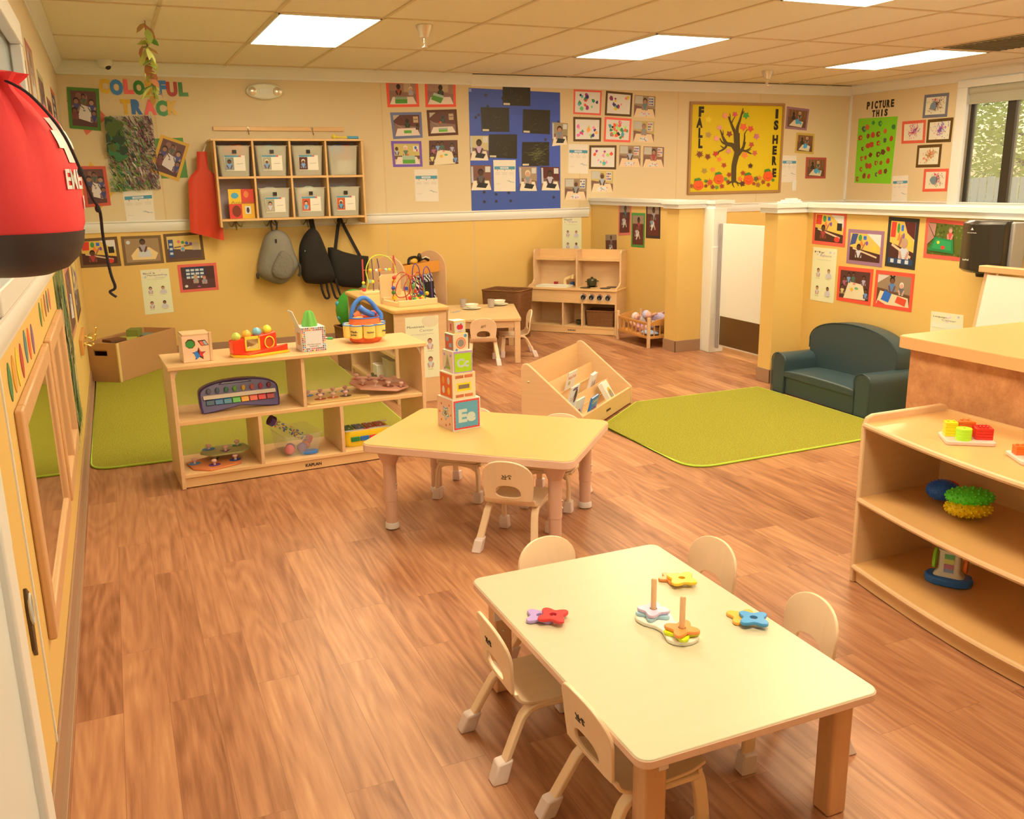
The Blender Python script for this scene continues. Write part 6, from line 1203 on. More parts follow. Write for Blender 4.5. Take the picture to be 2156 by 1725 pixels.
ITEMS=[
('back',[(-0.209, 2.244), (0.026, 2.235), (0.005, 1.908), (-0.224, 1.928)],'group','#4f7a2e','photo of children at a white table on green card, over a coral diamond'),
('back',[(0.461, 1.884), (0.68, 1.804), (0.562, 1.501), (0.341, 1.589)],'group','#d9a23a','tilted photo of a white table in a yellow border, over a green card'),
('back',[(-0.186, 1.632), (0.005, 1.631), (0.013, 1.317), (-0.183, 1.303)],'group','#d0553c','photo of a white table in a red border, over a yellow diamond'),
('back',[(-0.278, 1.049), (0.028, 1.06), (0.037, 0.814), (-0.281, 0.811)],'wallact','#6b4a2a','leftmost brown bordered photo under the chair rail, child reaching at shapes'),
('back',[(0.057, 1.059), (0.372, 1.059), (0.378, 0.822), (0.059, 0.813)],'tray','#7a5a33','middle brown bordered photo under the chair rail, child at a rounded tray'),
('back',[(0.392, 1.066), (0.707, 1.075), (0.715, 0.834), (0.394, 0.825)],'pocket','#6b4a2a','third brown bordered photo under the chair rail, child beside a blue pocket chart'),
('back',[(0.48, 0.8), (0.804, 0.805), (0.807, 0.567), (0.484, 0.558)],'pocket2','#e0604a','red bordered photo of two seated children before a blue chart, left part of back wall'),
('back',[(2.419, 2.358), (2.725, 2.366), (2.729, 2.138), (2.426, 2.129)],'green','#f0553a','red bordered photo with green tray, top left of the six photos right of the cubbies'),
('back',[(2.789, 2.363), (3.091, 2.371), (3.089, 2.143), (2.789, 2.135)],'green2','#f0553a','red bordered photo with tilted green tray, top right of the six photos'),
('back',[(2.446, 2.084), (2.746, 2.092), (2.75, 1.864), (2.466, 1.851)],'greenk','#6d6f86','slate blue bordered photo with small green tray and dark cabinets'),
('back',[(2.797, 2.11), (3.093, 2.122), (3.104, 1.891), (2.807, 1.877)],'greenk2','#5d3524','dark brown bordered photo with small green tray in the middle row'),
('back',[(2.442, 1.834), (2.735, 1.834), (2.739, 1.603), (2.453, 1.602)],'green3','#7a559a','purple bordered photo of a light haired child over a green tray'),
('back',[(2.81, 1.839), (3.093, 1.844), (3.096, 1.626), (2.805, 1.616)],'circle','','borderless photo of children gathered around a cream table, bottom of the six photos'),
('back',[(3.22, 1.883), (3.41, 1.884), (3.404, 1.655), (3.218, 1.656)],'blk','','photo of child with black paper, upper left on the blue paper'),
('back',[(3.217, 1.612), (3.433, 1.611), (3.428, 1.378), (3.22, 1.378)],'blk2','','photo of child with tilted black paper, lower left on the blue paper'),
('back',[(3.724, 1.595), (3.919, 1.593), (3.917, 1.36), (3.731, 1.364)],'blk3','','photo of light haired child, right of the white notice on the blue paper'),
('back',[(3.961, 1.593), (4.165, 1.586), (4.17, 1.36), (3.969, 1.364)],'blk4','','photo of child in striped top with black paper, lower right on the blue paper'),
('back',[(4.088, 2.016), (4.261, 2.005), (4.256, 1.805), (4.087, 1.787)],'blk5','','photo of child drawing, overlapping the right edge of the blue paper'),
('back',[(5.023, 2.288), (5.271, 2.279), (5.271, 2.065), (5.016, 2.076)],'collk','','photo of seated child beside the top row of collages'),
('back',[(5.016, 2.039), (5.266, 2.032), (5.26, 1.82), (5.015, 1.829)],'collk2','','photo of child reaching over paper beside the second row of collages'),
('back',[(4.853, 1.796), (5.106, 1.792), (5.105, 1.578), (4.851, 1.585)],'collk3','','photo of child with paper scraps right of the lowest collage'),
('back',[(5.141, 1.787), (5.389, 1.777), (5.389, 1.566), (5.134, 1.573)],'collk4','','photo of child in red before brown wall, rightmost of the photos near the collages'),
('back',[(4.525, 1.551), (4.784, 1.543), (4.782, 1.33), (4.532, 1.335)],'collk5','','photo of standing child at table directly above the half wall'),
('back',[(4.229, 1.475), (4.482, 1.472), (4.472, 1.256), (4.228, 1.266)],'collk6','','photo of child with scraps under the notice near the blue paper'),
('back',[(6.961, 2.208), (7.273, 2.183), (7.252, 1.955), (6.952, 1.973)],'blue','#9a6a6a','mauve bordered photo of blue paint, top right of the autumn board'),
('back',[(7.113, 1.934), (7.369, 1.92), (7.374, 1.698), (7.104, 1.715)],'blue2','#c9a040','yellow bordered photo of blue and white table, right of the autumn board'),
('back',[(7.268, 1.668), (7.562, 1.661), (7.569, 1.43), (7.273, 1.434)],'blue3','#b04a3a','red bordered photo of blue painting, lowest right of the autumn board'),
('kit',[(7.864, 1.248), (7.623, 1.252), (7.63, 0.943), (7.864, 0.927)],'tall','#d8705a','tall pink bordered photo on the half wall above the doll crib'),
('kit',[(7.619, 1.151), (7.373, 1.153), (7.377, 0.837), (7.618, 0.832)],'tall2','#4c8a3a','tall green bordered photo on the half wall above the doll crib'),
('kit',[(7.36, 1.247), (7.119, 1.247), (7.112, 0.933), (7.356, 0.929)],'tall3','#3a2a20','tall dark bordered photo on the half wall, nearest the gate'),
('kit',[(8.12, 0.924), (7.892, 0.935), (7.887, 0.742), (8.107, 0.723)],'tall4','','small dark red photo on the half wall just above the toy kitchen'),
('lounge',[(5.149, 1.232), (4.827, 1.221), (4.825, 0.991), (5.147, 0.999)],'wallact','#e0583f','red bordered photo of child reaching at coloured shapes, upper left above the sofa'),
('lounge',[(4.803, 1.115), (4.485, 1.113), (4.483, 0.884), (4.801, 0.888)],'wallact2','#9a6a72','mauve bordered photo of child at wall of shapes, middle above the sofa'),
('lounge',[(4.459, 1.206), (4.213, 1.199), (4.216, 0.887), (4.46, 0.895)],'wallact3','#2c2a26','tall black bordered photo of child at coloured shapes, above the sofa'),
('lounge',[(4.163, 1.207), (3.842, 1.192), (3.862, 0.966), (4.16, 0.97)],'bin','#e0583f','red bordered photo of child with green outdoor bin, beside the towel dispenser'),
('lounge',[(4.87, 0.863), (4.551, 0.866), (4.554, 0.626), (4.869, 0.629)],'circle2','#ee4f33','red bordered photo of many children around a table, above the sofa back'),
('lounge',[(4.53, 0.865), (4.21, 0.865), (4.212, 0.625), (4.533, 0.626)],'two','#ee4f33','red bordered photo of two children with blue and red mats, above the sofa'),
('back',[(4.329, 2.327), (4.644, 2.321), (4.635, 2.085), (4.324, 2.095)],'coll','#e8604a','coral bordered paper collage with green and navy scraps, top left collage'),
('back',[(4.692, 2.322), (5.0, 2.306), (4.988, 2.076), (4.679, 2.086)],'coll','#5a3d1a','brown bordered paper collage with purple scraps, top right collage'),
('back',[(4.324, 2.068), (4.641, 2.063), (4.637, 1.833), (4.325, 1.833)],'coll','#5a3d1a','brown bordered paper collage with pink and lime scraps, second row left'),
('back',[(4.679, 2.072), (4.994, 2.057), (4.981, 1.824), (4.67, 1.833)],'coll','#ef6148','coral bordered paper collage dense with orange scraps, second row right'),
('back',[(4.507, 1.796), (4.82, 1.796), (4.818, 1.557), (4.503, 1.565)],'coll','#5a3d1a','brown bordered paper collage, lowest of the five collages'),
('right',[(7.39, 2.257), (7.08, 2.253), (7.08, 2.021), (7.393, 2.027)],'splat','#6e6a66','grey bordered painting with a brown red burst, top of the window wall paintings'),
('right',[(7.657, 2.01), (7.342, 2.01), (7.333, 1.778), (7.644, 1.781)],'splat','#d9583a','red bordered painting with pink and purple strokes, beside the lime poster'),
('right',[(7.317, 2.008), (6.998, 2.011), (7.003, 1.773), (7.314, 1.777)],'splat','#5c3d12','brown bordered painting with violet dabs, nearest the window'),
('right',[(7.423, 1.757), (7.107, 1.759), (7.108, 1.529), (7.422, 1.53)],'splat','#5c3d12','brown bordered painting with an orange and green burst'),
('right',[(7.307, 1.514), (6.994, 1.513), (6.99, 1.288), (7.304, 1.282)],'splat','#e0583a','red bordered painting with a grey blue blot, lowest of the window wall paintings'),
('back',[(3.568, 2.392), (3.856, 2.386), (3.854, 2.16), (3.563, 2.164)],'black','','black scribbled sheet topmost, rising above the edge of the blue paper'),
('back',[(3.338, 2.143), (3.628, 2.143), (3.629, 1.92), (3.342, 1.923)],'black','','black scribbled sheet left in the second row on the blue paper'),
('back',[(3.777, 2.132), (4.068, 2.127), (4.062, 1.9), (3.769, 1.912)],'black','','black scribbled sheet right in the second row on the blue paper'),
('back',[(3.415, 1.897), (3.709, 1.898), (3.705, 1.671), (3.41, 1.682)],'black','','nearly blank black sheet left of centre in the third row on the blue paper'),
('back',[(3.763, 1.827), (4.056, 1.828), (4.055, 1.601), (3.755, 1.599)],'blacky','','black sheet with dense yellow green scribble on the blue paper'),
('back',[(0.111, 1.439), (0.345, 1.45), (0.342, 1.168), (0.12, 1.159)],'notice','','white notice with teal band under the large green painting'),
('back',[(2.655, 1.578), (2.884, 1.58), (2.887, 1.282), (2.656, 1.288)],'notice','','white notice with teal band under the six bordered photos'),
('back',[(3.454, 1.659), (3.69, 1.658), (3.685, 1.36), (3.457, 1.364)],'notice','','white notice with teal band taped on the blue paper'),
('back',[(4.272, 1.81), (4.491, 1.805), (4.493, 1.518), (4.266, 1.526)],'notice','','white notice with teal band beside the brown bordered lowest collage'),
('back',[(6.933, 1.69), (7.133, 1.684), (7.148, 1.399), (6.941, 1.397)],'notice','','white notice with teal band right of the autumn board'),
('right',[(7.725, 1.446), (7.509, 1.454), (7.502, 1.176), (7.714, 1.173)],'notice','','white notice with teal band beside the lime green poster'),
('back',[(0.179, 0.771), (0.408, 0.775), (0.413, 0.396), (0.179, 0.388)],'sign_Block &;Manipulatives','','cream sign language poster titled Block and Manipulatives Center'),
('back',[(4.201, 1.102), (4.418, 1.096), (4.42, 0.726), (4.201, 0.736)],'sign_Pretend;','','cream sign language poster titled Pretend Center beside the toy kitchen'),
('lounge',[(5.13, 0.977), (4.895, 0.974), (4.894, 0.603), (5.129, 0.603)],'sign_My;Space','','cream sign language poster titled My Space left of the sofa photos'),
('lounge',[(4.06, 0.652), (3.826, 0.656), (3.803, 0.346), (4.044, 0.339)],'sign_Language;','','cream sign language poster titled Language, half hidden by the counter'),
('back',[(0.04, 2.023), (0.403, 2.034), (0.412, 1.441), (0.018, 1.421)],'painting','','large green and purple splattered painting on the upper left of the back wall'),
('back',[(3.218, 2.315), (4.178, 2.293), (4.18, 1.183), (3.219, 1.176)],'bluepaper','','big sheet of royal blue paper with dark cut shapes on the back wall'),
('right',[(8.297, 2.08), (7.723, 2.068), (7.743, 1.365), (8.289, 1.378)],'lime','','lime green poster covered in dark fruit shaped prints'),
]
CATN={'notice':('paper_notice','notice'),'bluepaper':('blue_paper','paper'),'painting':('splatter_painting','painting'),'lime':('print_poster','poster'),'coll':('paper_collage','collage'),'splat':('framed_painting','painting'),'black':('scribbled_sheet','drawing'),'blacky':('scribbled_sheet','drawing')}
GRP={'black':'black scribbled sheets on the blue paper','notice':'white notices with teal bands','coll':'paper collages on the back wall','splat':'paintings beside the window'}
PAP2=mat('cream_poster_paper','#e9dca0',.6); PAPW=mat('notice_paper','#e6cfa6',.6)
for i,(w,q,kind,bd,lab) in enumerate(ITEMS):
    random.seed(100+i); key='sign' if kind.startswith('sign_') else kind
    nm,cat=CATN.get(key,('sign_poster','poster') if key=='sign' else ('photo_print','photo'))
    on_blue=('blue paper' in lab and kind!='bluepaper' and 'near the' not in lab)
    d0=.0042 if on_blue else .0003
    if kind=='group': d0=.003
    base_m=PAP2 if key=='sign' else (PAPW if kind=='notice' else PAPER)
    if bd: base_m=mat('card_'+bd[1:],bd,.6)
    o=obj(nm,cardmesh(w,q,d0,d0+.0014),base_m,smooth=False)
    # the object's own origin sits on the sheet
    tag(o,lab,cat,GRP.get(key) or ({'photo':'photographs taped on the walls','poster':'sign language posters'}.get(cat) if cat in('photo',) or key=='sign' else None))
    m=.024 if bd else 0
    if key in('coll','splat'): m=.018 if 'coral bordered paper collage with' in lab or key=='splat' else .022
    if kind=='splat': m=.03
    A=Art(w,inset(q,m) if bd else q,d0+.0015)
    if key in('notice','sign','painting','bluepaper','lime','coll','splat','black','blacky'): sheet_art(A,kind,lab)
    else: photo(A,kind)
    obj({'notice':'printing','sign':'printing'}.get(key,'picture' if cat in('photo','painting') else 'artwork'),A.mb,PRINT,o,smooth=False)
def diamond(w,q,h,lab,d=.0004): tag(obj('coloured_card',cardmesh(w,q,d,d+.0012),mat('card_'+h[1:],h,.6),smooth=False),lab,'card')
diamond('back',[(-.22,2.138),(-.109,2.221),(.064,2.012),(-.108,1.874)],'#d9684a','coral card diamond behind the upper photo near the back left corner')
diamond('back',[(.406,1.849),(.631,1.858),(.641,1.531),(.428,1.526)],'#5a8a3c','green card behind the tilted photo left of the red smock')
diamond('back',[(-.104,1.669),(.067,1.439),(-.091,1.266),(-.225,1.445)],'#dca838','yellow card diamond behind the lower photo near the red bag')
# wall lettering
for ch,x,z,w,h,col,word in [('C',.022,2.091,.091,.111,'#e0ac30','COLORFUL'),('O',.103,2.081,.113,.119,'#3d82b0','COLORFUL'),('L',.207,2.09,.085,.113,'#f2635a','COLORFUL'),('O',.279,2.085,.099,.112,'#2f7a2a','COLORFUL'),('R',.373,2.079,.093,.121,'#d8a02a','COLORFUL'),('F',.466,2.09,.077,.11,'#3d78a8','COLORFUL'),('U',.534,2.078,.097,.114,'#b0302a','COLORFUL'),('L',.628,2.08,.086,.11,'#2f7a2a','COLORFUL'),('T',.168,1.932,.085,.116,'#dda52c','TRACK'),('R',.248,1.932,.096,.117,'#3a6f9c','TRACK'),('A',.342,1.93,.112,.118,'#f2635a','TRACK'),('C',.437,1.922,.102,.122,'#3c8a44','TRACK'),('K',.527,1.93,.098,.114,'#dda52c','TRACK')]:
    nmz={'#e0ac30':'yellow','#3d82b0':'blue','#f2635a':'coral pink','#2f7a2a':'green','#d8a02a':'yellow','#3d78a8':'blue','#b0302a':'dark red','#dda52c':'yellow','#3a6f9c':'blue','#3c8a44':'green'}[col]
    o=obj('wall_letter',letters(MB(),ch,h*.9,frame((0,0,0),(1,0,0),(0,0,1)),w=w*.88,bold=.07,ext=.003),mat('foil_'+col[1:],col,.18,coat=.6),loc=(x+.006,BY-.001,z+.028),smooth=False)
    tag(o,f'glossy {nmz} letter {ch} in the wall word {word}','letter','glossy letters on the upper left back wall')
    o.location.z=z+.118
for word,u0,z0,adv,h in (('PICTURE',8.185,2.175,.058,.075),('THIS',8.098,2.088,.060,.068)):
    for i,ch in enumerate(word):
        o=obj('wall_letter',letters(MB(),ch,h,frame((0,0,0),(0,-1,0),(0,0,1)),w=.018 if ch=='I' else .044,bold=.05,ext=.002),mat('black_card','#241a0c',.6),loc=(RX-.001,u0-adv*i-(.013 if ch=='I' else 0),z0),smooth=False)
        tag(o,f'black letter {ch} in the wall word {word} above the lime poster','letter','black letters above the lime poster')
# autumn bulletin board
BB=thing('bulletin_board','large yellow autumn bulletin board with bare brown tree on the back wall','bulletin board',(0,0,0)); BB.location=(5.69,BY,1.288)
bwid,bhei=1.233,.948
mb=MB()
for b_ in ((0,-.02,0,.028,0,bhei),(bwid-.028,-.02,0,bwid,0,bhei),(.028,-.02,0,bwid-.028,0,.028),(.028,-.02,bhei-.028,bwid-.028,0,bhei)): mb.box(*b_)
obj('frame',mb,mat('oak_frame','#a8763c',.5),BB,bevel=.003); obj('backing_paper',MB().box(.026,-.008,.026,bwid-.026,-.002,bhei-.026),mat('yellow_board_paper','#dcb408',.6,k=1.0),BB)
class LArt:                                        # pieces pinned on the board, own mesh each; x,y from crop pixels
    pass
def bq(px,py):                                     # board plan: crop pixels -> local x,z
    L=165+(225-165)*0; x=(px-(188-.026*(py-195)))/1185.; z=1-(py-(195+.035*(px-188)))/ (1165-.055*(px-188)); return x*bwid, z*bhei
def bpiece(name,polys,d):
    mb=MB()
    for pts,h in polys: mb.C(h); mb.prism([bq(*p) for p in pts],-d-.0012,-d,'xz')
    return obj(name,mb,PRINT,BB,smooth=False)
random.seed(6)
def mleaf(cx,cy,r,h,d=.0095,rot=None):
    rot=random.uniform(0,6) if rot is None else rot; bpiece('leaf',[([(cx+r*(1,.5,.78,.45)[i%4]*math.cos(rot+2*PI*i/20),cy+r*(1,.5,.78,.45)[i%4]*math.sin(rot+2*PI*i/20)) for i in range(20)],h)],d)
for cx,cy,r,h in ((408,418,52,'#e8c41c'),(410,608,50,'#b08438'),(305,850,58,'#7a3c1c'),(405,880,50,'#7a3018'),(550,915,44,'#ee7a34'),(608,990,44,'#b03c1c'),(365,1060,48,'#a8822c'),(470,1045,44,'#ee8234'),(945,1000,44,'#4a2410'),(850,1090,42,'#b03c1c'),(675,1110,44,'#a03818'),(665,1200,38,'#8a2c18'),(845,1225,50,'#5a2412'),(815,1165,44,'#e8702c'),(585,1255,42,'#a8341c'),(520,1270,36,'#6a8a2c'),(470,1265,38,'#8a2c18'),(435,1205,56,'#d0481c'),(385,1250,32,'#8a2c18'),(385,1190,34,'#4a7a28'),(205,1250,40,'#9a5020'),(632,1165,34,'#5a8a2c'),(1020,1165,46,'#6a5a24'),(1068,1155,42,'#e0702c'),(1115,1205,40,'#9a3c1c'),(995,1225,34,'#a8401c'),(1050,1240,44,'#9a6024'),(1185,1240,36,'#a03c1c'),(1245,1180,30,'#3f7a28')): mleaf(cx,cy,r,h)
for cx,cy,r,h in ((610,375,46,'#f0905a'),(735,360,38,'#d84a50'),(875,375,48,'#3f9a34'),(845,515,54,'#f0602a'),(935,540,46,'#d84a2c'),(545,520,38,'#e08a80'),(508,655,42,'#f0907a'),(668,600,44,'#8a3424'),(1015,635,44,'#c86a70'),(950,735,40,'#b8482c'),(662,812,44,'#d88a60'),(868,865,48,'#ee7a2c'),(500,845,42,'#c8301c'),(995,840,40,'#c8583c')):
    bpiece('hand_print',[([(cx+r*(1 if i%3==0 else .62)*math.cos(2*PI*i/15+.3),cy+r*(1 if i%3==0 else .62)*math.sin(2*PI*i/15+.3)) for i in range(15)],h)],.012)
def limb(p,w0,w1):
    P=[Vector((x,y)) for x,y in p]; n_=len(P); L=[];Rr=[]
    for i,q in enumerate(P):
        t_=(P[min(i+1,n_-1)]-P[max(i-1,0)]).normalized(); nn=Vector((-t_.y,t_.x)); w=w0+(w1-w0)*i/(n_-1); L.append(tuple(q+nn*w)); Rr.append(tuple(q-nn*w))
    return L,Rr
mb=MB().C('#4a3408'); dd_=.0108
for p,w0,w1 in (([(735,1210),(735,1000),(770,830),(765,700),(760,590)],30,40),([(760,620),(720,540),(690,470),(660,400),(650,380)],22,5),([(690,480),(715,420),(735,390)],9,3),([(672,420),(675,380),(670,345)],8,3),([(765,620),(770,520),(800,430),(820,350),(838,285)],22,4),([(815,370),(850,320)],9,4),([(760,800),(710,740),(640,720),(600,660),(575,600),(555,545)],34,4),([(660,725),(590,710),(550,650)],18,4),([(590,610),(590,550)],8,3),([(640,725),(620,770),(580,800),(540,820),(535,845)],16,6),([(610,780),(560,745)],10,4),([(780,860),(840,780),(870,700)],26,10),([(840,790),(862,660),(862,600),(895,545)],12,4),([(800,800),(880,815),(940,845),(955,845)],16,4),([(880,810),(920,790),(950,760)],10,4),([(890,825),(950,790)],8,3),([(720,1190),(680,1215),(650,1240)],14,3),([(725,1200),(720,1230),(742,1272)],12,3),([(750,1195),(790,1215),(830,1222)],14,3),([(770,1205),(785,1230),(795,1255)],8,3)):
    L,Rr=limb([tuple(v)[:2] for v in smooth_path([(x,y,0) for x,y in p],4)],w0,w1)
    dd_+=.00008
    for i in range(len(L)-1):
        a,b_,c_,d_=[bq(*q) for q in (L[i],L[i+1],Rr[i+1],Rr[i])]; mb.add([(x,-dd_,z_) for x,z_ in (a,b_,c_,d_)],[(0,1,2,3)])
obj('tree_cutout',mb,PRINT,BB,smooth=False)
for cx,cy in ((292,1240),(545,1165),(922,1175),(1175,1130)):
    bpiece('pumpkin',[([(cx+62*math.cos(a)*(1+.04*math.sin(5*a)),cy+64*math.sin(a)) for a in [2*PI*i/24 for i in range(24)]],'#ee5212')],.0135)
    bpiece('pumpkin_stem',[([(cx-52,cy-50),(cx-45,cy-82),(cx+5,cy-95),(cx+30,cy-75),(cx+38,cy-62),(cx,cy-58)],'#3f7a20')],.015)
    mb=MB().C('#5a2a08'); 
    for a0 in range(9): 
        a=.35+.27*a0; p1,p2=[bq(cx+28*math.cos(q),cy+2+28*math.sin(q)) for q in (a,a+.27)]; mb.tube([(p1[0],-.0152,p1[1]),(p2[0],-.0152,p2[1])],.0018,4)
    for s in (-1,1): p1=bq(cx+s*16,cy-14); mb.tube([(p1[0]-.004,-.0152,p1[1]),(p1[0]+.004,-.0152,p1[1])],.0018,4)
    obj('pumpkin_face',mb,PRINT,BB)
BL_=mat('black_card','#241a0c',.6)
for ch,px,py,hh,ww in (('F',290,375,122,62),('A',262,510,120,76),('L',288,635,120,50),('L',288,765,118,50),('I',1252,408,115,36),('S',1234,548,118,60),('H',1222,722,112,70),('E',1226,856,112,56),('R',1224,985,112,60),('E',1232,1138,112,52)):
    x,z_=bq(px,py); o=obj('letter',letters(MB(),ch,hh/1165*bhei*.96,frame((x,-.0098,z_),(1,0,0),(0,0,1)),w=ww/1185*bwid,bold=.06,ext=.0015),BL_,BB,smooth=False)
# movement poster on the cabinet end
def face_poster(parent_loc,rz,w,h,label,t1,t2):
    t=thing('sign_poster',label,'poster',parent_loc,rz,'sign language posters'); obj('sheet',MB().box(0,-.0016,0,w,0,h),PAP2,t)
    class P(Art):
        def __init__(s): s.d=.0018; s.mb=MB(); s.a=w/h
        def pt(s,x,y,d): return (x*w,-d,y*h)
    A=P(); random.seed(3)
    for i in range(5): A.ell(.75,.92-.0*i,.06+.05*i,.03+.018*i,'#ecd8a8' if i%2 else '#e2cb96')
    A.text(t1,.05,.82,.040,.52,'#332c24',.02); A.text(t2,.42,.755,.045,.42,'#9a9078',0); A.rect(.16,.715,.86,.719,'#b0a080'); A.rect(.3,.70,.62,.703,'#b0a080')
    for i,(x,y) in enumerate(((.28,.60),(.72,.60),(.28,.30),(.72,.30))):
        A.kid(x,y,.042,['#5a2c18','#7a4a28','#3a2a70','#7a4a28'][i],['#dccab8','#e0d0c4','#3a4aa0','#c8c8b0'][i],'#c8906a'); A.rect(x-.08,y-.17,x+.08,y-.165,'#8a8068')
    obj('printing',A.mb,PRINT,t,smooth=False)
a1=math.radians(1.2)
face_poster(cbp(.075,-.0005,.17),a1,.235,.42,'cream sign language poster titled Movement Center on the end of the low cabinet','Movement','Center')
# ---- coat rail + cubby unit
t=thing('coat_rail','narrow wooden rail with two metal hooks above the wall cubbies','coat rail',(.88,BY,1.915)); obj('board',MB().box(0,-.018,0,1.125,0,.036),WOODX,t,bevel=.004)
def hook(parent,x,z,y=-.018,m=STEEL,s=1.0,dbl=True):
    mb=MB(); mb.cyl((x,y,z),(x,y-.006*s,z),.012*s,n=10)
    mb.tube(smooth_path([(x,y-.004,z),(x,y-.02*s,z-.03*s),(x,y-.04*s,z-.055*s),(x,y-.05*s,z-.04*s)],4),.0038*s,6)
    if dbl: mb.tube(smooth_path([(x,y-.004,z),(x-.02*s,y-.02*s,z-.03*s),(x-.035*s,y-.03*s,z-.035*s),(x-.045*s,y-.03*s,z-.01*s)],4),.0038*s,6); mb.tube(smooth_path([(x,y-.004,z),(x+.02*s,y-.02*s,z-.03*s),(x+.035*s,y-.03*s,z-.035*s),(x+.045*s,y-.03*s,z-.01*s)],4),.0038*s,6)
    return obj('hook',mb,m,parent)
hook(t,.289,.022,dbl=False); hook(t,.842,.022,dbl=False)
CU=thing('wall_cubbies','wooden wall unit with eight cubby holes and hooks below','cubby shelf',(.845,BY,1.165)); uw,ud,uh=1.265,.26,.675; CWD=mat('golden_pine','#dca45c',.4,noise=.07,nscale=5,stretch=(1,1,8))
obj('top_panel',MB().box(-.02,-ud-.005,uh-.018,uw+.005,0,uh),WOODX,CU,bevel=.003)
for x in (0,uw-.018): obj('side_panel',MB().box(x,-ud,-.05 ,x+.018,0,uh-.018),CWD,CU,bevel=.003)
obj('shelf',MB().box(.018,-ud,.350,uw-.018,0,.368),CWD,CU); obj('shelf',MB().box(.018,-ud,0,uw-.018,0,.018),CWD,CU)
for z0,z1 in ((.018,.350),(.368,uh-.018)):
    for x in (.308,.617,.926): obj('divider',MB().box(x,-ud,z0,x+.016,-.006,z1),CWD,CU)
obj('back_panel',MB().box(.018,-.008,.018,uw-.018,0,uh-.018),mat('lavender_grey_back','#cdb4a0',.6),CU); obj('hook_rail',MB().box(.018,-.03,-.055,uw-.018,-.012,0),WHITE,CU)
for x in (.15,.45,.77,1.07): hook(CU,x,-.005,-.03,STEEL,1.35)
cols=[('#d8c8a0','#e8e0c0','#f08038','#f0603a'),('#a8a88a','#8a9a90','#d89a98','#6aa8a0'),('#c8b88a','#b8a878','#a89868','#c0b080'),('#e8dcb0','#d8c8a0','#c05050','#6a90b0'),None,('#f0c080','#d8a868','#b8b8a0','#c8b898'),('#c8d0a0','#b0bc90','#e0a090','#d8dab0'),('#a8a880','#8a8c6a','#c0b890','#989878')]
nmo=['first','second','third','fourth']
for r in range(2):
    for k in range(4):
        i=r*4+k; x=.845+.163+.3085*k; z=1.165+(.3685 if r==0 else .0185)
        if i==4: continue
        lab=f"clear bin of clothes, {nmo[k]} from left in the {'upper' if r==0 else 'lower'} cubby row"
        t=clear_bin('cubby_bin',lab,.262,.20,.25,(x,BY-.145,z+.0005),0,'clear bins in the wall cubbies'); random.seed(20+i); q=cols[i]
        for j in range(4):
            mb=MB(); mb.C(q[j]); zz=.05+.055*j; cx=random.uniform(-.03,.03); R=[]
            for b_ in range(9):
                v=-PI/2+PI*b_/8; v=max(-1.5,min(1.5,v)); R.append([(cx+(.088+.012*math.sin(5*a+j))*math.cos(v)*math.cos(a)*1.0,(.065+.008*math.sin(4*a))*math.cos(v)*math.sin(a),zz+.042*math.sin(v)+.006*math.sin(3*a+i)) for a in [2*PI*s_/18 for s_ in range(18)]])
            mb.ring(R); obj('folded_clothes',mb,TOY,t)
        if i in(0,3): mb=MB().C(q[2]); mb.sph((.05,0,.215),(.06,.06,.05)); mb.C(q[3]); mb.sph((-.03,-.01,.205),(.06,.055,.04)); obj('folded_clothes',mb,TOY,t)
        if i!=3:
            random.seed(60+i); class_q=[(-.075,.17),(.085,.17),(.085,.035),(-.075,.035)]
            c_=MB(); c_.hexa([(-.08,-.094,.045),(.085,-.094,.045),(.085,-.0925,.045),(-.08,-.0925,.045)],[(-.085,-.101,.17),(.085,-.101,.17),(.085,-.0995,.17),(-.085,-.0995,.17)]); cd_=obj('name_card',c_,PAPER,t)
            class Q(Art):
                def __init__(s): s.d=0; s.mb=MB(); s.a=1.3
                def pt(s,x,y,d): return (-.083+.166*x,-.0945-.007*y-.0006-d,.045+.125*y)
            A=Q(); A.rect(.0,.9,.72,1,'#4a8a90'); A.rect(.72,.9,.82,1,'#d8503a'); A.rect(.02,.05,.45,.88,random.choice(['#c8542c','#5a2a28','#8a8a70','#a89a70'])); A.kid(.23,.6,.14,random.choice(['#e0c890','#20150f','#d8b888']),random.choice(['#e8d838','#7a9ab0','#c8c0b0','#58a0b8']),random.choice(['#d8a078','#6a4028','#c08a68'])); A.line(.58,.45,.9,.47,.012,'#8a8a80'); obj('printing',A.mb,PRINT,cd_,smooth=False)
            obj('binder_clip',MB().box(-.015,-.108,.185,.018,-.092,.215),BLK,t)
# picture book in the empty cubby
mb=MB(); t=thing('animal_book','red and yellow animal picture book standing in the lower left cubby','book',(.935,BY-.20,1.1842)); obj('cover',MB().box(0,0,0,.21,.02,.245),mat('book_red','#d0402a',.4),t)
class Q2(Art):
    def __init__(s): s.d=.0006; s.mb=MB(); s.a=.85
    def pt(s,x,y,d): return (.21*x,-d,.245*y)
A=Q2(); A.rect(0,.5,.5,1,'#e8b428'); A.rect(.5,.5,1,1,'#d8402c'); A.rect(0,0,.5,.5,'#d8402c'); A.rect(.5,0,1,.5,'#e8a828'); A.ell(.25,.78,.15,.1,'#4a9aa8'); A.ell(.7,.82,.1,.12,'#e87a3c'); A.ell(.28,.25,.18,.2,'#7a2c18'); A.rect(.62,.15,.85,.42,'#f0e0c8'); A.ell(.73,.28,.06,.1,'#3a3038'); A.text('Animals',.08,.5,.1,.85,'#8a6a2a',.03); obj('cover_art',A.mb,PRINT,t,smooth=False)
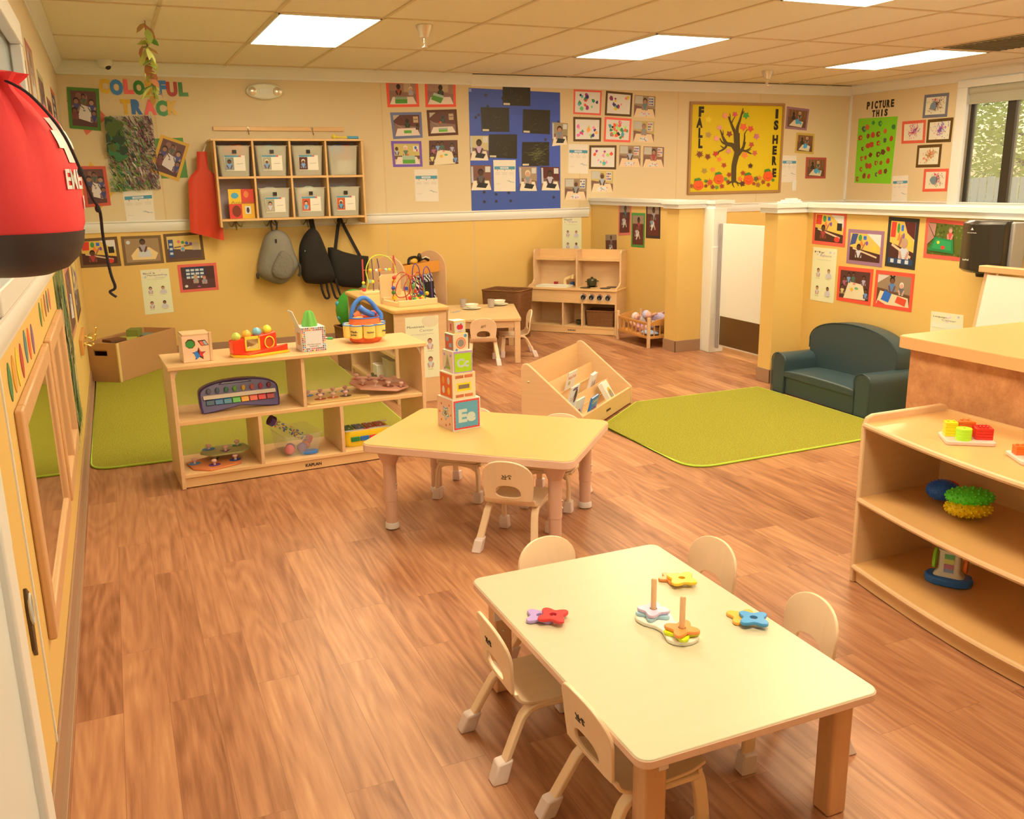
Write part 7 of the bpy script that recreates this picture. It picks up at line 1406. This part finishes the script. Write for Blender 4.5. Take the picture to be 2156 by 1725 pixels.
t=thing('wand_toy','yellow and teal wand toy lying on top of the wall cubbies','toy',(1.88,BY-.15,1.8405)); obj('wand_head',MB().sph((0,0,.022),.022),mat('wand_yellow','#ecc838',.3),t); obj('wand_shaft',MB().cyl((.02,0,.018),(.13,0,.016),.008),MATS['wand_yellow'],t); obj('wand_grip',MB().cyl((.12,0,.016),(.22,0,.016),.012),mat('wand_teal','#5aa0a8',.3),t)
# smock, backpacks, tote
RED=mat('red_vinyl_smock','#cc3618',.4,bump=.15,nscale=6)
t=thing('red_smock','red apron smock hanging from the left side of the wall cubbies','smock',(.76,BY-.12,0))
def smf(u,v):
    z=1.74-.66*v; w=.04+.02*v+.075*max(0,min(1,(v-.22)/.1)); cx=.03-.0*v; return (cx-.03+(u-.5)*2*w+(-.02*v), z-.10*u*max(0,v-.5)*1.6, .02*math.sin(7*u+1)*v)
obj('smock_body',cloth(smf,12,14,.02),RED,t); obj('strap',MB().tube([(.01,.0,1.73),(.045,.03,1.80)],.006,6),WHITE,t)
GRY=mat('grey_backpack_cloth','#85765a',.85,noise=.08,nscale=20,bump=.4); GRD=mat('dark_grey_strap','#4e4636',.8)
def pillow(mb,out,y0,y1,bulge,n=4):                # outline (x,z) inflated between two depths
    cx=sum(p[0] for p in out)/len(out); cz=sum(p[1] for p in out)/len(out); R=[]
    for k in range(2*n+1):
        f=k/(2*n); q=math.sin(PI*f); s=.62+.38*q**.5 if q>0 else .62; R.append([(cx+(x-cx)*s,y0+(y1-y0)*f,cz+(z-cz)*s) for x,z in out])
    return mb.ring(R)
def loop_cl(pts,k=4): 
    P=[(x,z,0) for x,z in pts]; P=P+P[:2]+[P[2]]; sp=smooth_path([P[-4]]+P[:-3]+[P[-3]] if 0 else P,k); m=len(pts)*k; return [(v.x,v.y) for v in sp[k:k+m]]
t=thing('grey_backpack','grey backpack hanging left of the three bags under the cubbies','backpack',(1.31,BY-.13,0))
out=loop_cl([(.0,1.075),(.07,1.06),(.125,1.00),(.155,.88),(.185,.78),(.155,.70),(.06,.61),(-.02,.60),(-.12,.645),(-.175,.70),(-.165,.80),(-.13,.92),(-.08,1.03)])
obj('main_bag',pillow(MB(),out,-.10,.12,.1),GRY,t)
out=loop_cl([(.03,.90),(.10,.86),(.13,.78),(.10,.68),(.03,.645),(-.05,.68),(-.07,.74),(-.02,.84)]); pk=obj('front_pocket',pillow(MB(),out,-.135,-.06,.1),mat('quilted_grey','#7c6d52',.85,bump=1.0,nscale=45),t)
obj('top_loop',MB().tube(smooth_path([(-.02,0,1.06),(-.025,.02,1.12),(-.01,.04,1.165),(.01,.04,1.165),(.025,.02,1.12),(.015,0,1.06)],4),.009,6),GRD,t); mb=MB(); mb.tube(smooth_path([(.14,0,.80),(.19,-.02,.76),(.195,-.01,.70),(.18,0,.66)],4),.014,6); mb.tube(smooth_path([(-.14,0,.72),(-.18,-.02,.70),(-.175,0,.66)],4),.012,6); obj('shoulder_strap',mb,GRD,t); obj('zip_pull',MB().box(-.02,-.112,.97,-.005,-.10,1.0),BLK,t)
t=thing('black_backpack','black backpack with two dangling strap ends, middle of the three hanging bags','backpack',(1.65,BY-.13,0))
out=loop_cl([(-.02,1.08),(.03,1.06),(.07,.98),(.12,.82),(.165,.66),(.15,.60),(.06,.575),(-.05,.585),(-.11,.61),(-.135,.72),(-.135,.90),(-.09,1.01)])
obj('main_bag',pillow(MB(),out,-.10,.12,.1),BLACK,t); obj('top_loop',MB().tube([(-.012,0,1.05),(-.02,.03,1.17),(.0,.03,1.17),(.012,0,1.05)],.013,6),BLACK,t)
for p in ([(.03,-.03,.60),(.035,-.04,.53),(.06,-.04,.455),(.095,-.04,.46),(.085,-.04,.52),(.08,-.03,.59)],[(.12,-.03,.60),(.13,-.04,.54),(.155,-.04,.45),(.20,-.04,.45),(.185,-.04,.52),(.165,-.03,.62)]): obj('strap',MB().band(smooth_path([(a,b_,c_) for a,b_,c_ in p],4),.03,.006,(.3,1,0)) if 0 else MB().tube(smooth_path(p,4),.011,6),BLACK,t)
obj('logo',MB().box(-.105,-.083,.88,-.08,-.078,.892),mat('pale_logo','#9a9484',.5),t)
t=thing('black_tote','large black tote bag hanging rightmost of the three bags','tote bag',(1.94,BY-.09,0))
out=[(-.16,.90),(-.12,.90),(-.02,.855),(.10,.82),(.21,.805),(.205,.72),(.17,.54),(.10,.515),(-.05,.535),(-.14,.58),(-.165,.75)]
obj('bag_body',pillow(MB(),out,-.07,.08,.1),BLACK,t)
obj('handle',MB().band([(-.10,-.0,.86),(-.055,.03,1.06),(-.035,.035,1.16),(-.02,.035,1.165)],.032,.005,(1,.1,0)),BLACK,t); obj('handle',MB().band([(-.03,.035,1.165),(.02,.03,1.05),(.10,-.0,.87),(.125,-.02,.81)],.030,.005,(1,.1,.4)),BLACK,t)
# ---- left wall things
def frm_mirror(y0,y1,z0,z1,label,cuts,pr=.045):
    t=thing('wall_mirror',label,'mirror',(LX,y0,z0)); w,h=y1-y0,z1-z0; mb=MB(); ys=[0]+[c_ for cc_ in cuts for c_ in cc_]+[w]
    for a,b_ in zip(ys[0::2],ys[1::2]): mb.box(0,a,0,pr,b_,h)
    for a,b_ in cuts: mb.box(0,a,0,pr,b_,.07); mb.box(0,a,h-.06,pr,b_,h)
    obj('plywood_frame',mb,mat('ply_frame','#d59a5c',.4,noise=.08,nscale=4,stretch=(10,10,1)),t,bevel=.006)
    for a,b_ in cuts: obj('mirror_panel',MB().box(.004,a,.07,.012,b_,h-.06),MIRROR,t)
frm_mirror(2.50,3.60,.30,.93,'tall plywood framed wall mirror on the left wall, nearer the camera',[(.07,1.03)],.022)
frm_mirror(3.66,4.60,.31,.93,'second plywood framed mirror on the left wall, farther from the camera',[(.05,.42),(.47,.88)],.026)
t=thing('wall_painting','long dark green painted paper on the left wall beyond the mirrors','painting',(0,0,0)); random.seed(12)
q=[(4.68,1.07),(5.5,1.07),(5.5,.22),(4.68,.22)]; t.location=(LX,4.68,.22)
o=obj('paper_sheet',MB().box(0,0,0,.003,.82,.85),mat('green_painted_paper','#4f6a34',.25),t)
A=Art('left',q,.0035)
for i in range(150):
    x,y=random.random(),random.random(); A.line(x,y,x+random.uniform(-.05,.05),y-random.uniform(.05,.25),random.uniform(.008,.03),random.choice(['#4a7a34','#3a5a30','#2c4426','#c8b074','#d8c080','#6a7a5a','#5a6a40']))
po=obj('paint_strokes',A.mb,PRINT,t,smooth=False); po.location=(-LX,-4.68,-.22)
for i,(y,z,h,s,l_) in enumerate(((2.52,1.00,'#4f7a3a',.10,'dark green, lowest left'),(2.63,1.0,'#d8902c',.10,'ochre'),(2.74,1.0,'#e8b830',.11,'yellow'),(2.86,.995,'#b8442c',.10,'brick red'),(3.02,1.01,'#5a7a6a',.10,'slate green'),(3.14,1.0,'#f0602c',.10,'bright orange'),(3.27,.995,'#8a5a6a',.10,'mauve'),(3.70,1.02,'#5a7a34',.09,'moss green'),(3.84,1.02,'#d8a030',.09,'golden'),(3.98,1.02,'#a8604a',.09,'rust'),(4.12,1.02,'#6a6a50',.09,'grey green'),(4.26,1.015,'#c86a50',.09,'salmon'))):
    mb=MB(); n_=14; mb.prism([(.03*math.cos(2*PI*k/n_)*(1+.2*math.cos(4*PI*k/n_)),s*.5*math.sin(2*PI*k/n_)) for k in range(n_)],.0005,.002,'yz')
    tag(obj('paper_leaf',mb,mat('leafpaper_'+h[1:],h,.7),loc=(LX,y,z),smooth=False),l_+' cut paper leaf shape under the rail on the left wall','paper cut-out','paper leaves above the mirrors')
t=thing('wall_latch','dark metal latch plate on the left wall low beside the door casing','latch',(LX,2.19,.42)); obj('plate',MB().prism([(-.022,.02),(.01,-.01),(.022,.06),(.018,.15),(-.012,.17),(-.024,.13)],0,.008,'yz'),mat('bronze_latch','#5a4228',.45,metal=.4),t,bevel=.002); obj('latch_ring',MB().tube([(.01,.018*math.cos(a)-.006,.115+.036*math.sin(a)) for a in [2*PI*i/16 for i in range(16)]],.004,6,closed=True),mat('pale_plastic_ring','#c8b896',.4),t)
t=tag(obj('taped_drawing',MB().box(0,0,0,.0015,.10,.26),PAP2,loc=(LX,2.02,.72)),'cream paper taped on the left wall beside the door casing','paper')
for i,(y0,y1,z0,z1,h,k,l_) in enumerate(((4.45,4.85,1.70,2.02,'#8a6a3a','group','upper left wall photo beside the observation window'),(5.0,5.45,1.80,2.14,'#b0604a','tray','coral bordered photo high on the left wall'),(5.7,6.2,1.72,2.08,'#a89868','group','cream bordered photo high on the left wall'),(6.4,6.9,1.65,2.0,'#8a4a3a','circle','brown bordered photo on the left wall nearer the corner'),(7.1,7.6,1.75,2.12,'#c85a3a','pocket2','red bordered photo on the left wall by the corner'),(5.7,6.3,.62,1.02,'#c87a5a','group','pinkish bordered photo under the rail on the left wall'),(6.6,7.3,.60,1.04,'#5a3020','pocket','dark brown bordered photo under the rail near the corner'))):
    q=[(y0,z1),(y1,z1),(y1,z0),(y0,z0)]; o=obj('photo_print',cardmesh('left',q,.0003,.0017),mat('card_'+h[1:],h,.6),smooth=False); tag(o,l_,'photo','photographs taped on the walls'); random.seed(i); A=Art('left',inset(q,.03),.0018); photo(A,k); obj('picture',A.mb,PRINT,o,smooth=False)
t=thing('peg_rail','orange wooden peg rail with brass hooks low on the left wall by the block box','coat rail',(LX,6.35,.42)); obj('board',MB().box(0,0,0,.022,.62,.10),mat('orange_pine','#d0883c',.4),t,bevel=.003)
for y in (.10,.42):
    mb=MB()
    mb.cyl((.022,y,.06),(.03,y,.06),.016,n=10)
    for dz,s in ((.03,1),(-.03,.8)): mb.tube(smooth_path([(.026,y,.06),(.05,y,.06+dz*.3),(.075*s+.01,y,.06+dz*.6),(.085*s+.01,y,.06+dz+.02)],4),.006,7); mb.sph((.085*s+.01,y,.06+dz+.022),.010,8,6)
    obj('brass_hook',mb,BRASS,t)
# ---- red drawstring emergency bag close to the camera
B_=thing('drawstring_bag','red drawstring emergency bag with black base hanging near the camera at the left','bag',(-.172,2.0,1.345)); B_.scale=(1.06,1.0,.86)
def bagring(z,rx,ry,wob,ph=0,n=48): return [(rx*(1+wob*math.sin(9*a+ph)+wob*.5*math.sin(17*a+2*ph))*math.cos(a),ry*(1+wob*math.sin(9*a+ph)+wob*.5*math.sin(17*a+2*ph))*math.sin(a),z) for a in [2*PI*i/n for i in range(n)]]
RC=mat('red_bag_cloth','#f0403a',.75,bump=.25,nscale=14,k=.95)
prof=[(.095,.112,.130,.0),(.115,.118,.140,.0),(.17,.118,.145,.010),(.23,.116,.140,.022),(.285,.106,.125,.045),(.33,.088,.10,.08),(.365,.066,.075,.13),(.395,.042,.048,.17),(.41,.035,.04,.16),(.43,.05,.055,.18),(.435,.03,.03,.1)]
obj('red_body',MB().ring([bagring(z-.05,rx,ry,w_,z*6) for z,rx,ry,w_ in prof]),RC,B_)
obj('black_base',MB().ring([bagring(z-.05,rx,ry,.006,1) for z,rx,ry in ((.0,.02,.03),(.003,.05,.06),(.016,.08,.09),(.04,.10,.115),(.07,.111,.128),(.098,.115,.133))]),mat('black_nylon','#3c2e26',.5,bump=.3,nscale=12),B_)
# white cross and lettering wrapped on the cloth
def wrap(mb,polys,col,d=.0025):
    mb.C(col)
    for pts,fs in polys:
        vs=[]
        for a,z in pts:
            k=0
            while k<len(prof)-2 and prof[k+1][0]-.05<z: k+=1
            f=(z-(prof[k][0]-.05))/(prof[k+1][0]-prof[k][0]); rx=prof[k][1]*(1-f)+prof[k+1][1]*f+d; ry=prof[k][2]*(1-f)+prof[k+1][2]*f+d
            w_=prof[k][3]*(1-f)+prof[k+1][3]*f; ph=z*6+.3; kk=1+max(0,w_)*(1.0)*math.sin(9*a+ph); vs.append((rx*kk*math.cos(a),ry*kk*math.sin(a),z))
        mb.add(vs,fs)
def wrect(a0,a1,z0,z1,n=6): 
    pts=[];fs=[]
    for i in range(n+1):
        for j in range(n+1): pts.append((a0+(a1-a0)*i/n,z0+(z1-z0)*j/n))
    for i in range(n):
        for j in range(n): fs.append((i*(n+1)+j,(i+1)*(n+1)+j,(i+1)*(n+1)+j+1,i*(n+1)+j+1))
    return pts,fs
mb=MB(); a0=-.22; wrap(mb,[wrect(a0-.12,a0+.12,.195,.29),wrect(a0-.35,a0+.35,.225,.263)],'#fff2e0'); obj('white_cross',mb,PRINT,B_)
v,f=text_mesh('EMERGENCY',.042,Matrix(),w=.21,bold=.025); mb=MB()
wrap(mb,[([(-.62+p[0]/.118,.140+p[1]) for p in v],f)],'#fff2e0'); v,f=text_mesh('KIT',.03,Matrix(),w=.07,bold=.025); wrap(mb,[([(-.1+p[0]/.118,.095+p[1]) for p in v],f)],'#fff2e0'); obj('lettering',mb,PRINT,B_)
mb=MB(); mb.tube(smooth_path([(.02,-.03,.365),(.06,-.08,.33),(.10,-.08,.26),(.122,-.06,.18),(.135,-.045,.12),(.145,-.03,.09),(.145,-.01,.03),(.150,-.01,-.05),(.155,-.01,-.085),(.145,-.01,-.095),(.155,-.01,-.108)],6),.0028,7); mb.sph((.122,-.058,.175),(.0055,.0055,.011)); mb.sph((.142,-.035,.095),(.005,.005,.009)); obj('drawstring',mb,mat('black_cord','#241c1c',.7),B_)
mb=MB(); mb.tube([(-.02,0,.38),(-.06,0,.46),(-.095,0,.47)],.004,6); obj('hanging_loop',mb,MATS['black_cord'],B_)
t=tag(obj('coat_hook',MB().cyl((0,0,0),(.03,0,0),.01).tube([(.01,0,0),(.05,0,.0),(.06,0,.02)],.005,6),CHROME,loc=(LX,2.0,1.745)),'small metal hook the red bag hangs from','hook')
